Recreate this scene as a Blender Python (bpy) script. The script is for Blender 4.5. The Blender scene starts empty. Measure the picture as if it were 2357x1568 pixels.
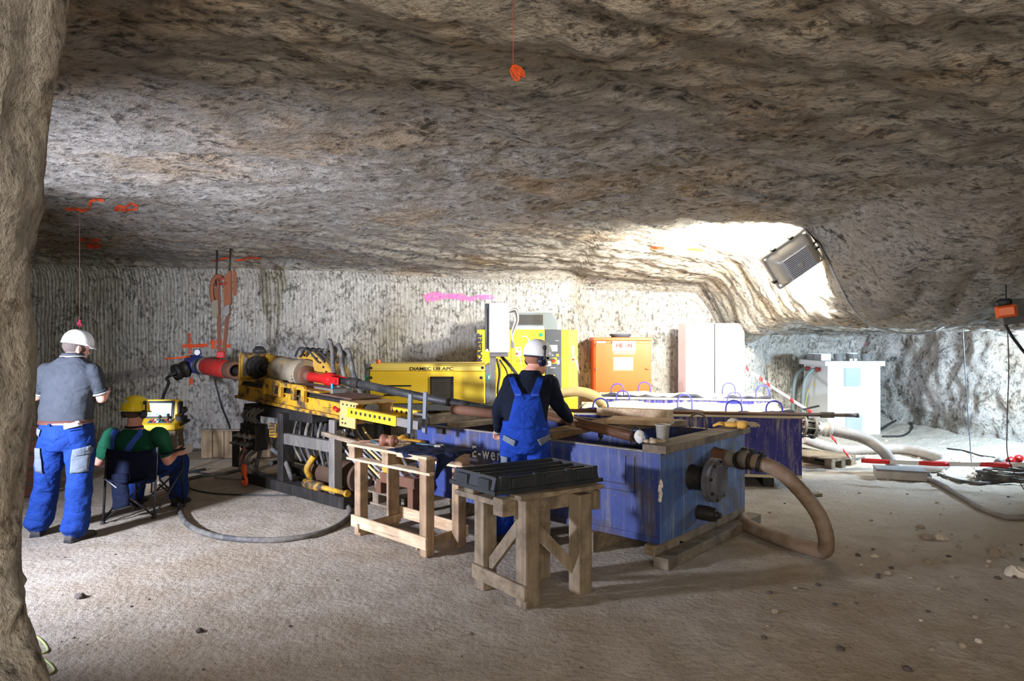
import bpy, bmesh, math, random
import numpy as np
from mathutils import Vector, Matrix, noise as mnoise
from mathutils.bvhtree import BVHTree

V = Vector
PI = math.pi
rnd = random.Random(11)
C = bpy.context.scene.collection
SC = bpy.context.scene

# ------------------------------------------------------------------ camera, world, lights, exposure
F = 1571.0
CX, CY, CAMZ = 1178.5, 784.0, 1.7
cam_d = bpy.data.cameras.new('camera')
cam_d.sensor_width = 36.0
cam_d.lens = 36.0 * F / 2357.0
cam_d.clip_start = 0.05
cam = bpy.data.objects.new('camera', cam_d)
cam.location = (0, 0, CAMZ)
cam.rotation_euler = (PI / 2, 0, 0)
C.objects.link(cam)
SC.camera = cam

w = bpy.data.worlds.new('world')
SC.world = w
w.use_nodes = True
w.node_tree.nodes['Background'].inputs[0].default_value = (0.9, 0.86, 0.8, 1)
w.node_tree.nodes['Background'].inputs[1].default_value = 0.10

SC.view_settings.view_transform = 'Standard'
SC.view_settings.look = 'None'
SC.view_settings.gamma = 1.0
SC.view_settings.use_curve_mapping = False
SC.view_settings.exposure = 0.12
SC.cycles.max_bounces = 8
SC.cycles.diffuse_bounces = 4
SC.cycles.sample_clamp_indirect = 8.0


def area_light(name, loc, direction, sx, sy, power, col, roll=0.0, spread=PI):
    d = bpy.data.lights.new(name, 'AREA')
    d.shape = 'RECTANGLE'
    d.size, d.size_y = sx, sy
    d.energy = power
    d.color = col
    d.spread = spread
    o = bpy.data.objects.new(name, d)
    o.location = loc
    q = V(direction).normalized().to_track_quat('-Z', 'Y')
    o.rotation_euler = (q @ __import__('mathutils').Quaternion((0, 0, 1), roll)).to_euler()
    C.objects.link(o)
    return o


FLOOD_POS = V((3.07, 7.4, 2.57))
FLOOD_N = V((-0.06, 0.96, 0.26)).normalized()
# the floodlight by the brow (its housing is built further down)
area_light('floodlight_beam', FLOOD_POS + FLOOD_N * 0.13, FLOOD_N, 0.46, 0.32, 680, (1.0, 0.985, 0.90))
# a cold work lamp standing behind the rock pillar on the left
area_light('left_work_lamp', (-4.7, 3.1, 1.6), (0.62, 0.78, -0.10), 0.35, 0.25, 255, (0.76, 0.81, 1.0), spread=1.8)
# a cold lamp in the side drift on the right, outside the frame
area_light('drift_lamp', (6.95, 8.35, 1.62), (-0.62, 0.75, -0.08), 0.45, 0.35, 300, (0.62, 0.81, 1.0))
# warm fill lights added behind the camera to brighten roof and floor
area_light('rear_fill', (0.8, -2.6, 2.2), (0.0, 1.0, 0.10), 2.4, 0.5, 190, (1.0, 0.88, 0.74))
area_light('rear_floor_fill', (-0.6, -1.8, 1.2), (0.1, 1.0, 0.35), 1.2, 0.5, 70, (1.0, 0.9, 0.78))


# ------------------------------------------------------------------ small helpers
def P(px, py, Y):
    """world point seen at pixel (px,py) at depth Y"""
    return V(((px - CX) / F * Y, Y, CAMZ - (py - CY) / F * Y))


def G(px, py, z=0.0):
    """world point at height z seen at pixel (px,py)"""
    return P(px, py, F * (CAMZ - z) / (py - CY))


def rotz(a):
    return Matrix.Rotation(a, 4, 'Z')


def smoothstep(a, b, x):
    t = np.clip((x - a) / (b - a), 0, 1)
    return t * t * (3 - 2 * t)


# vectorised gradient noise
_prm = np.random.RandomState(5).permutation(256)
_prm = np.concatenate([_prm, _prm])
_grd = np.random.RandomState(6).normal(size=(256, 3))
_grd /= np.linalg.norm(_grd, axis=1)[:, None]


def perlin(x, y, z):
    x, y, z = np.broadcast_arrays(np.asarray(x, float), np.asarray(y, float), np.asarray(z, float))
    xi, yi, zi = np.floor(x).astype(int), np.floor(y).astype(int), np.floor(z).astype(int)
    xf, yf, zf = x - xi, y - yi, z - zi
    u, v, ww = [t * t * t * (t * (t * 6 - 15) + 10) for t in (xf, yf, zf)]
    xi &= 255; yi &= 255; zi &= 255

    def g(dx, dy, dz):
        h = _prm[_prm[_prm[(xi + dx) & 255] + ((yi + dy) & 255)] + ((zi + dz) & 255)]
        gr = _grd[h]
        return gr[..., 0] * (xf - dx) + gr[..., 1] * (yf - dy) + gr[..., 2] * (zf - dz)
    l = lambda a, b, t: a + t * (b - a)
    return l(l(l(g(0, 0, 0), g(1, 0, 0), u), l(g(0, 1, 0), g(1, 1, 0), u), v),
             l(l(g(0, 0, 1), g(1, 0, 1), u), l(g(0, 1, 1), g(1, 1, 1), u), v), ww)


def fbm(x, y, z, octv=4, gain=0.5):
    a, s, f = 1.0, 0.0, 1.0
    for _ in range(octv):
        s = s + a * perlin(x * f, y * f, z * f)
        a *= gain
        f *= 2.03
    return s


# ------------------------------------------------------------------ materials
class NT:
    def __init__(self, name):
        self.m = bpy.data.materials.new(name)
        self.m.use_nodes = True
        self.t = self.m.node_tree
        self.b = self.t.nodes['Principled BSDF']
        self.tc = self.n('ShaderNodeTexCoord')

    def n(self, typ, **kw):
        nd = self.t.nodes.new(typ)
        for k, v in kw.items():
            setattr(nd, k, v)
        return nd

    def l(self, a, b):
        self.t.links.new(a, b)

    def setin(self, nd, key, val):
        if isinstance(val, bpy.types.NodeSocket):
            self.l(val, nd.inputs[key])
        elif val is not None:
            nd.inputs[key].default_value = val

    def coord(self, scale=(1, 1, 1), rot=(0, 0, 0), loc=(0, 0, 0)):
        mp = self.n('ShaderNodeMapping')
        self.l(self.tc.outputs['Object'], mp.inputs[0])
        mp.inputs['Scale'].default_value = scale
        mp.inputs['Rotation'].default_value = rot
        mp.inputs['Location'].default_value = loc
        return mp.outputs[0]

    def noise(self, vec, scale=5, detail=4, rough=0.55, dist=0.0):
        nd = self.n('ShaderNodeTexNoise')
        self.l(vec, nd.inputs['Vector'])
        nd.inputs['Scale'].default_value = scale
        nd.inputs['Detail'].default_value = detail
        nd.inputs['Roughness'].default_value = rough
        nd.inputs['Distortion'].default_value = dist
        return nd.outputs['Fac']

    def wave(self, vec, scale, dist=2, dscale=1, detail=2, direction='X', rings=False):
        nd = self.n('ShaderNodeTexWave')
        nd.wave_type = 'RINGS' if rings else 'BANDS'
        if not rings:
            nd.bands_direction = direction
        self.l(vec, nd.inputs['Vector'])
        nd.inputs['Scale'].default_value = scale
        nd.inputs['Distortion'].default_value = dist
        nd.inputs['Detail Scale'].default_value = dscale
        nd.inputs['Detail'].default_value = detail
        return nd.outputs['Fac']

    def ramp(self, fac, lo, hi, a=0.0, b=1.0):
        nd = self.n('ShaderNodeMapRange')
        nd.inputs['From Min'].default_value = lo
        nd.inputs['From Max'].default_value = hi
        nd.inputs['To Min'].default_value = a
        nd.inputs['To Max'].default_value = b
        self.l(fac, nd.inputs['Value'])
        return nd.outputs['Result']

    def mix(self, fac, a, b):
        nd = self.n('ShaderNodeMix')
        nd.data_type = 'RGBA'
        self.setin(nd, 0, fac)
        for k, v in ((6, a), (7, b)):
            if isinstance(v, (tuple, list)):
                nd.inputs[k].default_value = (*v[:3], 1)
            else:
                self.l(v, nd.inputs[k])
        return nd.outputs[2]

    def math(self, op, a, b=None):
        nd = self.n('ShaderNodeMath')
        nd.operation = op
        self.setin(nd, 0, a)
        self.setin(nd, 1, b)
        return nd.outputs[0]

    def bump(self, h, strength=0.4, dist=0.02, normal=None):
        nd = self.n('ShaderNodeBump')
        nd.inputs['Strength'].default_value = strength
        nd.inputs['Distance'].default_value = dist
        self.l(h, nd.inputs['Height'])
        if normal:
            self.l(normal, nd.inputs['Normal'])
        return nd.outputs[0]

    def out(self, col, rough=0.6, metal=0.0, normal=None, spec=0.4):
        if isinstance(col, (tuple, list)):
            self.b.inputs['Base Color'].default_value = (*col[:3], 1)
        else:
            self.l(col, self.b.inputs['Base Color'])
        self.setin(self.b, 'Roughness', rough)
        self.setin(self.b, 'Metallic', metal)
        self.b.inputs['Specular IOR Level'].default_value = spec
        if normal:
            self.l(normal, self.b.inputs['Normal'])
        return self.m


def srgb(r, g, b):
    f = lambda c: (c / 255 / 12.92) if c / 255 <= 0.04045 else ((c / 255 + 0.055) / 1.055) ** 2.4
    return (f(r), f(g), f(b))


def mat_plain(name, col, rough=0.5, metal=0.0, dirt=0.25, dirtcol=(0.12, 0.10, 0.08), scale=6, bump=0.1, spec=0.4, emit=None):
    t = NT(name)
    c = t.coord()
    n1 = t.noise(c, scale, 5, 0.6)
    f = t.ramp(n1, 0.42, 0.75, 0, dirt)
    n2 = t.noise(c, scale * 9, 3)
    m = t.out(t.mix(f, col, dirtcol), rough, metal, t.bump(n2, bump, 0.004), spec)
    if emit:
        t.b.inputs['Emission Color'].default_value = (*emit[:3], 1)
        t.b.inputs['Emission Strength'].default_value = emit[3]
    return m


def mat_worn(name, paint, wear, rust, amount=0.5, streak=0.5, rough=0.5, scale=3.0, metal=0.0, lo=None):
    """paint with scratches, vertical runs and rust patches"""
    t = NT(name)
    c = t.coord()
    runs = t.noise(t.coord((9, 9, 0.55)), 2.0, 9, 0.78, 0.4)
    patch = t.noise(c, scale, 6, 0.65, 0.4)
    fine = t.noise(t.coord((1, 1, 0.35)), 38, 4, 0.7)
    a = t.math('MULTIPLY', t.ramp(runs, 0.49, 0.62, 0, streak), t.ramp(t.noise(t.coord((1, 1, 0.6)), 2.2, 4, 0.6), 0.38, 0.56, 0.15, 1.0))
    col = t.mix(a, paint, wear)
    b = t.ramp(fine, 0.60, 0.70, 0, amount)
    col = t.mix(b, col, wear)
    lo = 0.52 + 0.10 * (1 - amount) if lo is None else lo
    d = t.ramp(patch, lo, lo + 0.13, 0, min(1.0, 0.9 * amount + 0.1))
    col = t.mix(d, col, rust)
    return t.out(col, t.ramp(patch, 0.4, 0.7, rough, 0.85), metal, t.bump(fine, 0.25, 0.004))


def mat_wood(name, c1, c2, dark=0.4, dirtcol=(0.06, 0.05, 0.04), axis=0):
    t = NT(name)
    sc = [22, 22, 22]
    sc[axis] = 1.2
    c = t.coord(tuple(sc))
    g = t.noise(c, 1.0, 6, 0.65, 0.6)
    col = t.mix(t.ramp(g, 0.3, 0.7), c1, c2)
    blot = t.noise(t.coord(), 5, 5, 0.6)
    col = t.mix(t.ramp(blot, 0.44, 0.64, 0, dark), col, dirtcol)
    cr = t.noise(c, 3.0, 3, 0.6)
    col = t.mix(t.ramp(cr, 0.62, 0.68, 0, 0.5), col, dirtcol)
    return t.out(col, 0.8, 0, t.bump(g, 0.35, 0.006), 0.2)


def mat_cloth(name, col, rough=0.9, var=0.25, fold=0.5, scale=7):
    t = NT(name)
    c = t.coord()
    f = t.noise(t.coord((1, 1, 1.6)), scale, 3, 0.5, 0.8)
    wv = t.noise(c, 240, 2)
    col2 = t.mix(t.ramp(f, 0.35, 0.7, 0, var), col, tuple(x * 0.45 for x in col))
    nb = t.bump(wv, 0.12, 0.002)
    return t.out(col2, rough, 0, t.bump(f, fold, 0.03, nb), 0.15)


def mat_rock(name, light, mid, warm, dark, kind):
    t = NT(name)
    # slowly turning grain direction
    wn = t.n('ShaderNodeTexNoise')
    t.l(t.tc.outputs['Object'], wn.inputs['Vector'])
    wn.inputs['Scale'].default_value = 0.9
    wn.inputs['Detail'].default_value = 2
    va = t.n('ShaderNodeVectorMath')
    va.operation = 'MULTIPLY_ADD'
    t.l(wn.outputs['Color'], va.inputs[0])
    k = 0.10 if kind == 'wall' else (0.40 if kind == 'ceiling' else 0.45)
    va.inputs[1].default_value = (k, k, k)
    t.l(t.tc.outputs['Object'], va.inputs[2])

    def stretched(scale, rot=(0, 0, 0)):
        mp = t.n('ShaderNodeMapping')
        t.l(va.outputs[0], mp.inputs[0])
        mp.inputs['Rotation'].default_value = rot
        mp.inputs['Scale'].default_value = scale
        return mp.outputs[0]
    if kind == 'wall':
        c, cs, sc = stretched((1, 1, 0.66)), stretched((1, 1, 0.20)), (4.5, 20, 44)
    elif kind == 'ceiling':
        c, cs, sc = stretched((0.6, 1, 1), (0, 0, math.radians(24))), stretched((0.28, 1, 1), (0, 0, math.radians(24))), (4.2, 20, 44)
    else:
        c, cs, sc = stretched((1, 1, 0.9), (0.3, 0.2, 0.4)), stretched((1, 1, 0.9), (0.3, 0.2, 0.4)), (4.0, 15, 38)
    big = t.noise(t.coord(), 0.75, 4, 0.6, 0.3)
    n1 = t.noise(c, sc[0], 7, 0.68, 0.2)
    n2 = t.noise(c, sc[1], 6, 0.72, 0.1)
    n3 = t.noise(cs, sc[2], 5, 0.7)
    col = t.mix(t.ramp(n1, 0.33, 0.66), mid, light)
    wf = t.math('ADD', t.math('MULTIPLY', big, 0.6), t.math('MULTIPLY', n1, 0.4))
    col = t.mix(t.ramp(wf, 0.50, 0.64, 0, 0.8), col, warm)
    clus = t.math('ADD', t.math('MULTIPLY', n2, 0.62), t.math('MULTIPLY', n1, 0.40))
    lo = 0.495 if kind == 'wall' else 0.505
    col = t.mix(t.ramp(clus, lo, lo + 0.11, 0, 0.78 if kind == 'wall' else 0.88), col, dark)
    col = t.mix(t.ramp(n3, 0.51, 0.64, 0, 0.50 if kind == 'ceiling' else 0.40), col, dark)
    h = t.math('ADD', t.math('MULTIPLY', n1, 0.9), t.math('MULTIPLY', n2, 0.5))
    h = t.math('ADD', h, t.math('MULTIPLY', n3, 0.30 if kind == 'ceiling' else 0.20))
    if kind == 'wall':
        gv = t.wave(t.coord((1, 1, 0.18)), 5.4, 5.0, 2.0, 3, 'X')
        h = t.math('ADD', h, t.math('MULTIPLY', gv, 0.20))
    return t.out(col, 0.88, 0, t.bump(h, 1.0, 0.055 if kind == 'ceiling' else 0.04), 0.25)


# ------------------------------------------------------------------ mesh builder
def wm(o):
    m = Matrix.Identity(4)
    chain = []
    while o:
        chain.append(o)
        o = o.parent
    for q in reversed(chain):
        m = m @ (Matrix.Translation(q.location) @ q.rotation_euler.to_matrix().to_4x4())
    return m


def catmull(pts, n=8, closed=False):
    pts = [V(p) for p in pts]
    if len(pts) < 3:
        return pts
    out = []
    k = len(pts)
    rng = range(k if closed else k - 1)
    for i in rng:
        if closed:
            p0, p1, p2, p3 = pts[(i - 1) % k], pts[i], pts[(i + 1) % k], pts[(i + 2) % k]
        else:
            p1, p2 = pts[i], pts[i + 1]
            p0 = pts[i - 1] if i > 0 else p1 * 2 - p2
            p3 = pts[i + 2] if i + 2 < k else p2 * 2 - p1
        for j in range(n):
            t = j / n
            out.append(0.5 * ((2 * p1) + (p2 - p0) * t + (2 * p0 - 5 * p1 + 4 * p2 - p3) * t * t + (3 * p1 - p0 - 3 * p2 + p3) * t ** 3))
    if not closed:
        out.append(pts[-1])
    return out


class MB:
    def __init__(self, M=None):
        self.v, self.f, self.s = [], [], []
        self.M = M or Matrix.Identity(4)

    def add(self, vs, fs, smooth=False):
        o = len(self.v)
        self.v += [self.M @ V(p) for p in vs]
        self.f += [tuple(i + o for i in f) for f in fs]
        self.s += [smooth] * len(fs)
        return self

    def box(self, c, size, R=None):
        x, y, z = [s / 2 for s in size]
        vs = [V((sx * x, sy * y, sz * z)) for sz in (-1, 1) for sy in (-1, 1) for sx in (-1, 1)]
        if R is not None:
            R = R.to_3x3()
            vs = [R @ p for p in vs]
        vs = [p + V(c) for p in vs]
        return self.add(vs, [(0, 2, 3, 1), (4, 5, 7, 6), (0, 1, 5, 4), (2, 6, 7, 3), (0, 4, 6, 2), (1, 3, 7, 5)])

    def bx(self, x0, x1, y0, y1, z0, z1):
        return self.box(((x0 + x1) / 2, (y0 + y1) / 2, (z0 + z1) / 2), (abs(x1 - x0), abs(y1 - y0), abs(z1 - z0)))

    def beam(self, a, b, wd, ht, up=(0, 0, 1)):
        """rectangular bar a->b, wd across, ht along up"""
        a, b = V(a), V(b)
        d = (b - a)
        L = d.length
        d.normalize()
        side = d.cross(V(up))
        if side.length < 1e-4:
            side = d.cross(V((0, 1, 0)))
        side.normalize()
        u = side.cross(d)
        vs = []
        for p in (a, b):
            for su, ss in ((-1, -1), (-1, 1), (1, 1), (1, -1)):
                vs.append(p + u * (su * ht / 2) + side * (ss * wd / 2))
        return self.add(vs, [(3, 2, 1, 0), (4, 5, 6, 7), (0, 1, 5, 4), (1, 2, 6, 5), (2, 3, 7, 6), (3, 0, 4, 7)])

    def cyl(self, a, b, r, r2=None, n=20, caps=True):
        return self.tube([a, b], [r, r if r2 is None else r2], n, caps)

    def tube(self, pts, r, n=12, caps=True, closed=False):
        pts = [V(p) for p in pts]
        k = len(pts)
        rs = r if isinstance(r, (list, tuple)) else [r] * k
        tan = []
        for i in range(k):
            if closed:
                t = pts[(i + 1) % k] - pts[(i - 1) % k]
            else:
                t = pts[min(i + 1, k - 1)] - pts[max(i - 1, 0)]
            tan.append(t.normalized() if t.length > 1e-9 else V((0, 0, 1)))
        ref = V((0, 0, 1)) if abs(tan[0].z) < 0.9 else V((1, 0, 0))
        nrm = tan[0].cross(ref).normalized()
        vs, fs = [], []
        for i in range(k):
            nrm = (nrm - tan[i] * nrm.dot(tan[i]))
            nrm = nrm.normalized() if nrm.length > 1e-6 else tan[i].orthogonal().normalized()
            bn = tan[i].cross(nrm)
            for j in range(n):
                a = 2 * PI * j / n
                vs.append(pts[i] + (nrm * math.cos(a) + bn * math.sin(a)) * rs[i])
        m = k if closed else k - 1
        for i in range(m):
            for j in range(n):
                a, b = i * n + j, i * n + (j + 1) % n
                c, d = ((i + 1) % k) * n + (j + 1) % n, ((i + 1) % k) * n + j
                fs.append((a, b, c, d))
        self.add(vs, fs, True)
        if caps and not closed:
            o = len(self.v) - len(vs)
            self.f.append(tuple(o + j for j in reversed(range(n)))); self.s.append(False)
            self.f.append(tuple(o + (k - 1) * n + j for j in range(n))); self.s.append(False)
        return self

    def lathe(self, o, axis, prof, n=28, smooth=True):
        """prof: list of (t along axis, radius)"""
        ax = V(axis).normalized()
        u = ax.orthogonal().normalized()
        v = ax.cross(u)
        vs, fs = [], []
        for (t, r) in prof:
            for j in range(n):
                a = 2 * PI * j / n
                vs.append(V(o) + ax * t + (u * math.cos(a) + v * math.sin(a)) * max(r, 1e-4))
        for i in range(len(prof) - 1):
            for j in range(n):
                fs.append((i * n + j, i * n + (j + 1) % n, (i + 1) * n + (j + 1) % n, (i + 1) * n + j))
        self.add(vs, fs, smooth)
        k = len(self.v) - len(vs)
        self.f.append(tuple(k + j for j in reversed(range(n)))); self.s.append(False)
        self.f.append(tuple(k + (len(prof) - 1) * n + j for j in range(n))); self.s.append(False)
        return self

    def ell(self, c, r, R=None, n=16, m=10):
        vs, fs = [], []
        for i in range(m + 1):
            ph = PI * i / m
            for j in range(n):
                a = 2 * PI * j / n
                vs.append(V((r[0] * math.sin(ph) * math.cos(a), r[1] * math.sin(ph) * math.sin(a), r[2] * math.cos(ph))))
        if R is not None:
            R = R.to_3x3()
            vs = [R @ p for p in vs]
        vs = [p + V(c) for p in vs]
        for i in range(m):
            for j in range(n):
                fs.append((i * n + j, (i + 1) * n + j, (i + 1) * n + (j + 1) % n, i * n + (j + 1) % n))
        return self.add(vs, fs, True)

    def loft(self, rings, smooth=True, caps=True):
        n = len(rings[0])
        vs = [p for r in rings for p in r]
        fs = []
        for i in range(len(rings) - 1):
            for j in range(n):
                fs.append((i * n + j, i * n + (j + 1) % n, (i + 1) * n + (j + 1) % n, (i + 1) * n + j))
        self.add(vs, fs, smooth)
        if caps:
            k = len(self.v) - len(vs)
            self.f.append(tuple(k + j for j in reversed(range(n)))); self.s.append(False)
            self.f.append(tuple(k + (len(rings) - 1) * n + j for j in range(n))); self.s.append(False)
        return self

    def grid(self, pts, smooth=True):
        nu, nv = len(pts), len(pts[0])
        vs = [p for r in pts for p in r]
        fs = []
        for i in range(nu - 1):
            for j in range(nv - 1):
                fs.append((i * nv + j, (i + 1) * nv + j, (i + 1) * nv + j + 1, i * nv + j + 1))
        return self.add(vs, fs, smooth)

    def prism(self, poly, depth, origin, xa, ya):
        """poly in (xa,ya) plane extruded along xa x ya by depth (centred)"""
        xa, ya = V(xa), V(ya)
        za = xa.cross(ya).normalized()
        n = len(poly)
        vs = [V(origin) + xa * p[0] + ya * p[1] - za * depth / 2 for p in poly] + [V(origin) + xa * p[0] + ya * p[1] + za * depth / 2 for p in poly]
        fs = [tuple(reversed(range(n))), tuple(range(n, 2 * n))] + [(j, (j + 1) % n, n + (j + 1) % n, n + j) for j in range(n)]
        return self.add(vs, fs)

    def build(self, name, mat, parent=None, bevel=0.0, world=False, mods=(), label=None, flip=False):
        vs = self.v
        if parent is not None and world:
            inv = wm(parent).inverted()
            vs = [inv @ p for p in vs]
        me = bpy.data.meshes.new(name)
        me.from_pydata([tuple(p) for p in vs], [], self.f)
        me.polygons.foreach_set('use_smooth', self.s)
        me.update()
        bm = bmesh.new()
        bm.from_mesh(me)
        bmesh.ops.recalc_face_normals(bm, faces=bm.faces)
        bm.to_mesh(me)
        bm.free()
        if isinstance(mat, (list, tuple)):
            for q in mat:
                me.materials.append(q)
        else:
            me.materials.append(mat)
        o = bpy.data.objects.new(name, me)
        C.objects.link(o)
        if parent is not None:
            o.parent = parent
        if bevel:
            md = o.modifiers.new('bevel', 'BEVEL')
            md.width = bevel
            md.segments = 2
            md.limit_method = 'ANGLE'
            md.angle_limit = math.radians(50)
            md.harden_normals = False
        for kind, kw in mods:
            md = o.modifiers.new(kind.lower(), kind)
            for k, v in kw.items():
                setattr(md, k, v)
        if label:
            o['label'] = label
        return o


def tag(o, label, cat, group=None):
    o['label'] = label
    o['category'] = cat
    if group:
        o['group'] = group
    return o


def thing(name, label, cat, loc=(0, 0, 0), rz=0.0, group=None):
    o = bpy.data.objects.new(name, None)
    o.empty_display_size = 0.1
    o.location = loc
    o.rotation_euler = (0, 0, rz)
    C.objects.link(o)
    return tag(o, label, cat, group)


def solo(name, mb, mat, label, cat, group=None, bevel=0.0, mods=()):
    """a thing that is one mesh: origin at its base"""
    xs = [p.x for p in mb.v]; ys = [p.y for p in mb.v]; zs = [p.z for p in mb.v]
    base = V(((min(xs) + max(xs)) / 2, (min(ys) + max(ys)) / 2, min(zs)))
    mb.v = [p - base for p in mb.v]
    o = mb.build(name, mat, None, bevel, mods=mods)
    o.location = base
    return tag(o, label, cat, group)


def text_mb(txt, origin, xa, ya, height, bold=0.0, extrude=0.002, align='CENTER', spacing=1.0, width=None, shear=0.0):
    """lettering as a mesh lying in the plane (xa,ya)"""
    cu = bpy.data.curves.new('lettering', 'FONT')
    cu.body = txt
    cu.size = 1.0
    cu.align_x = align
    cu.offset = bold
    cu.space_character = spacing
    cu.shear = shear
    o = bpy.data.objects.new('lettering', cu)
    C.objects.link(o)
    dg = bpy.context.evaluated_depsgraph_get()
    me = bpy.data.meshes.new_from_object(o.evaluated_get(dg))
    vs = [v.co.copy() for v in me.vertices]
    fs = [tuple(p.vertices) for p in me.polygons]
    bpy.data.objects.remove(o)
    bpy.data.curves.remove(cu)
    bpy.data.meshes.remove(me)
    ys = [v.y for v in vs]
    k = height / max(max(ys) - 0.0, 0.1)
    xs = [v.x for v in vs]
    kx = k if width is None else width / (max(xs) - min(xs))
    xa, ya = V(xa).normalized(), V(ya).normalized()
    za = xa.cross(ya)
    mb = MB()
    n = len(vs)
    top = [V(origin) + xa * (v.x * kx) + ya * (v.y * k) + za * extrude for v in vs]
    mb.add(top, fs)
    return mb
# ------------------------------------------------------------------ the cave: ceiling, walls, floor
M_CEIL = mat_rock('ceiling_rock', srgb(184, 178, 168), srgb(146, 138, 126), srgb(170, 144, 108), srgb(44, 42, 40), 'ceiling')
M_WALL = mat_rock('wall_rock', srgb(208, 205, 197), srgb(164, 160, 152), srgb(172, 164, 150), srgb(42, 40, 38), 'wall')
M_SIDE = mat_rock('side_rock', srgb(196, 194, 188), srgb(160, 154, 146), srgb(150, 134, 112), srgb(56, 48, 42), 'side')
M_PIL = mat_rock('pillar_rock', srgb(184, 180, 172), srgb(148, 143, 134), srgb(170, 152, 126), srgb(44, 42, 40), 'side')


def mat_floor():
    t = NT('floor_sand')
    c = t.coord()
    big = t.noise(c, 0.7, 4, 0.6)
    n1 = t.noise(c, 4, 6, 0.65)
    n2 = t.noise(c, 26, 5, 0.7)
    n3 = t.noise(c, 110, 3, 0.7)
    col = t.mix(t.ramp(n1, 0.35, 0.65), srgb(156, 145, 130), srgb(178, 168, 154))
    col = t.mix(t.ramp(big, 0.45, 0.65, 0, 0.55), col, srgb(146, 126, 98))
    col = t.mix(t.ramp(n2, 0.58, 0.72, 0, 0.65), col, srgb(84, 70, 54))
    col = t.mix(t.ramp(n3, 0.62, 0.72, 0, 0.5), col, srgb(70, 60, 50))
    # pale salt dust lies over the right-hand part of the floor
    sx = t.n('ShaderNodeSeparateXYZ')
    t.l(t.tc.outputs['Object'], sx.inputs[0])
    e = t.math('ADD', sx.outputs[0], t.math('MULTIPLY', t.math('SUBTRACT', n1, 0.5), 3.0))
    e = t.math('ADD', e, t.math('MULTIPLY', sx.outputs[1], 0.25))
    col = t.mix(t.ramp(e, 3.2, 5.4, 0, 0.6), col, srgb(184, 178, 168))
    vor = t.n('ShaderNodeTexVoronoi')
    t.l(c, vor.inputs['Vector'])
    vor.inputs['Scale'].default_value = 24
    h = t.math('ADD', t.math('MULTIPLY', n1, 0.9), t.math('MULTIPLY', n2, 0.7))
    h = t.math('ADD', h, t.math('MULTIPLY', n3, 0.3))
    h = t.math('ADD', h, t.math('MULTIPLY', vor.outputs['Distance'], -0.3))
    return t.out(col, 0.92, 0, t.bump(h, 0.9, 0.03), 0.2)


M_FLOOR = mat_floor()


def grid_obj(name, X, Y, Z, mat, keep=None):
    nu, nv = X.shape
    vs = np.stack([X, Y, Z], -1).reshape(-1, 3)
    i, j = np.meshgrid(np.arange(nu - 1), np.arange(nv - 1), indexing='ij')
    a = (i * nv + j).ravel()
    fs = np.stack([a, a + nv, a + nv + 1, a + 1], -1)
    if keep is not None:
        fs = fs[keep.ravel()]
    me = bpy.data.meshes.new(name)
    me.vertices.add(len(vs))
    me.vertices.foreach_set('co', vs.ravel())
    me.loops.add(len(fs) * 4)
    me.polygons.add(len(fs))
    me.loops.foreach_set('vertex_index', fs.ravel())
    me.polygons.foreach_set('loop_start', np.arange(len(fs)) * 4)
    me.polygons.foreach_set('use_smooth', np.ones(len(fs), bool))
    me.update(calc_edges=True)
    bm = bmesh.new()
    bm.from_mesh(me)
    loose = [v for v in bm.verts if not v.link_faces]
    bmesh.ops.delete(bm, geom=loose, context='VERTS')
    bm.to_mesh(me)
    bm.free()
    me.materials.append(mat)
    o = bpy.data.objects.new(name, me)
    o['kind'] = 'structure'
    C.objects.link(o)
    return o


def wall_y(x, z):
    """depth of the back wall"""
    y = np.interp(x, [-9.5, -4, 0.7, 4.0, 4.7, 6.2, 9.5], [10.75, 10.8, 11.35, 11.55, 12.6, 13.0, 13.0])
    xs = 1.0 + 0.30 * np.clip(2.7 - z, 0, 2.7)
    y = y + 0.55 * smoothstep(xs - 0.16, xs + 0.16, x) * (1 - smoothstep(3.7, 4.3, x))
    # a shallow bulge above the machines
    y = y - 0.10 * np.exp(-((x + 0.2) / 0.7) ** 2) * smoothstep(1.6, 2.5, z)
    return y


def ceil_z(x, y):
    z = 3.05 - 0.022 * np.clip(x, -9, 9) * 1.0 + 0 * y
    z = z - 0.22 * smoothstep(6.8, 10.2, y) * (1 - 0.4 * smoothstep(-1, 2, x))
    # the roof steps up a little behind the lit strip on the left
    z = z + 0.05 * smoothstep(6.75, 7.05, y + 0.12 * x + 0.5) * (1 - smoothstep(-2.5, 0.5, x))
    # the brow over the side drift on the right
    by = 0.5 * np.clip(x - 4.5, -1, 4) * 0.15
    s = (0.28 * smoothstep(2.95, 4.4, x) + 0.72 * smoothstep(3.15, 3.9, x)) * smoothstep(4.6 - by, 7.9 - by, y)
    up = smoothstep(8.4, 9.6, y) * smoothstep(3.6, 4.6, x)
    z = z - 0.98 * s + 0.12 * up
    # a hollow behind the floodlight
    z = z + 0.08 * np.exp(-(((x - 2.2) / 0.9) ** 2 + ((y - 8.3) / 0.7) ** 2))
    # the niche behind the cabinets is lower
    z = z - 0.12 * smoothstep(9.5, 11.4, y) * smoothstep(0.8, 1.6, x) * (1 - smoothstep(4.0, 4.6, x))
    return z


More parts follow.
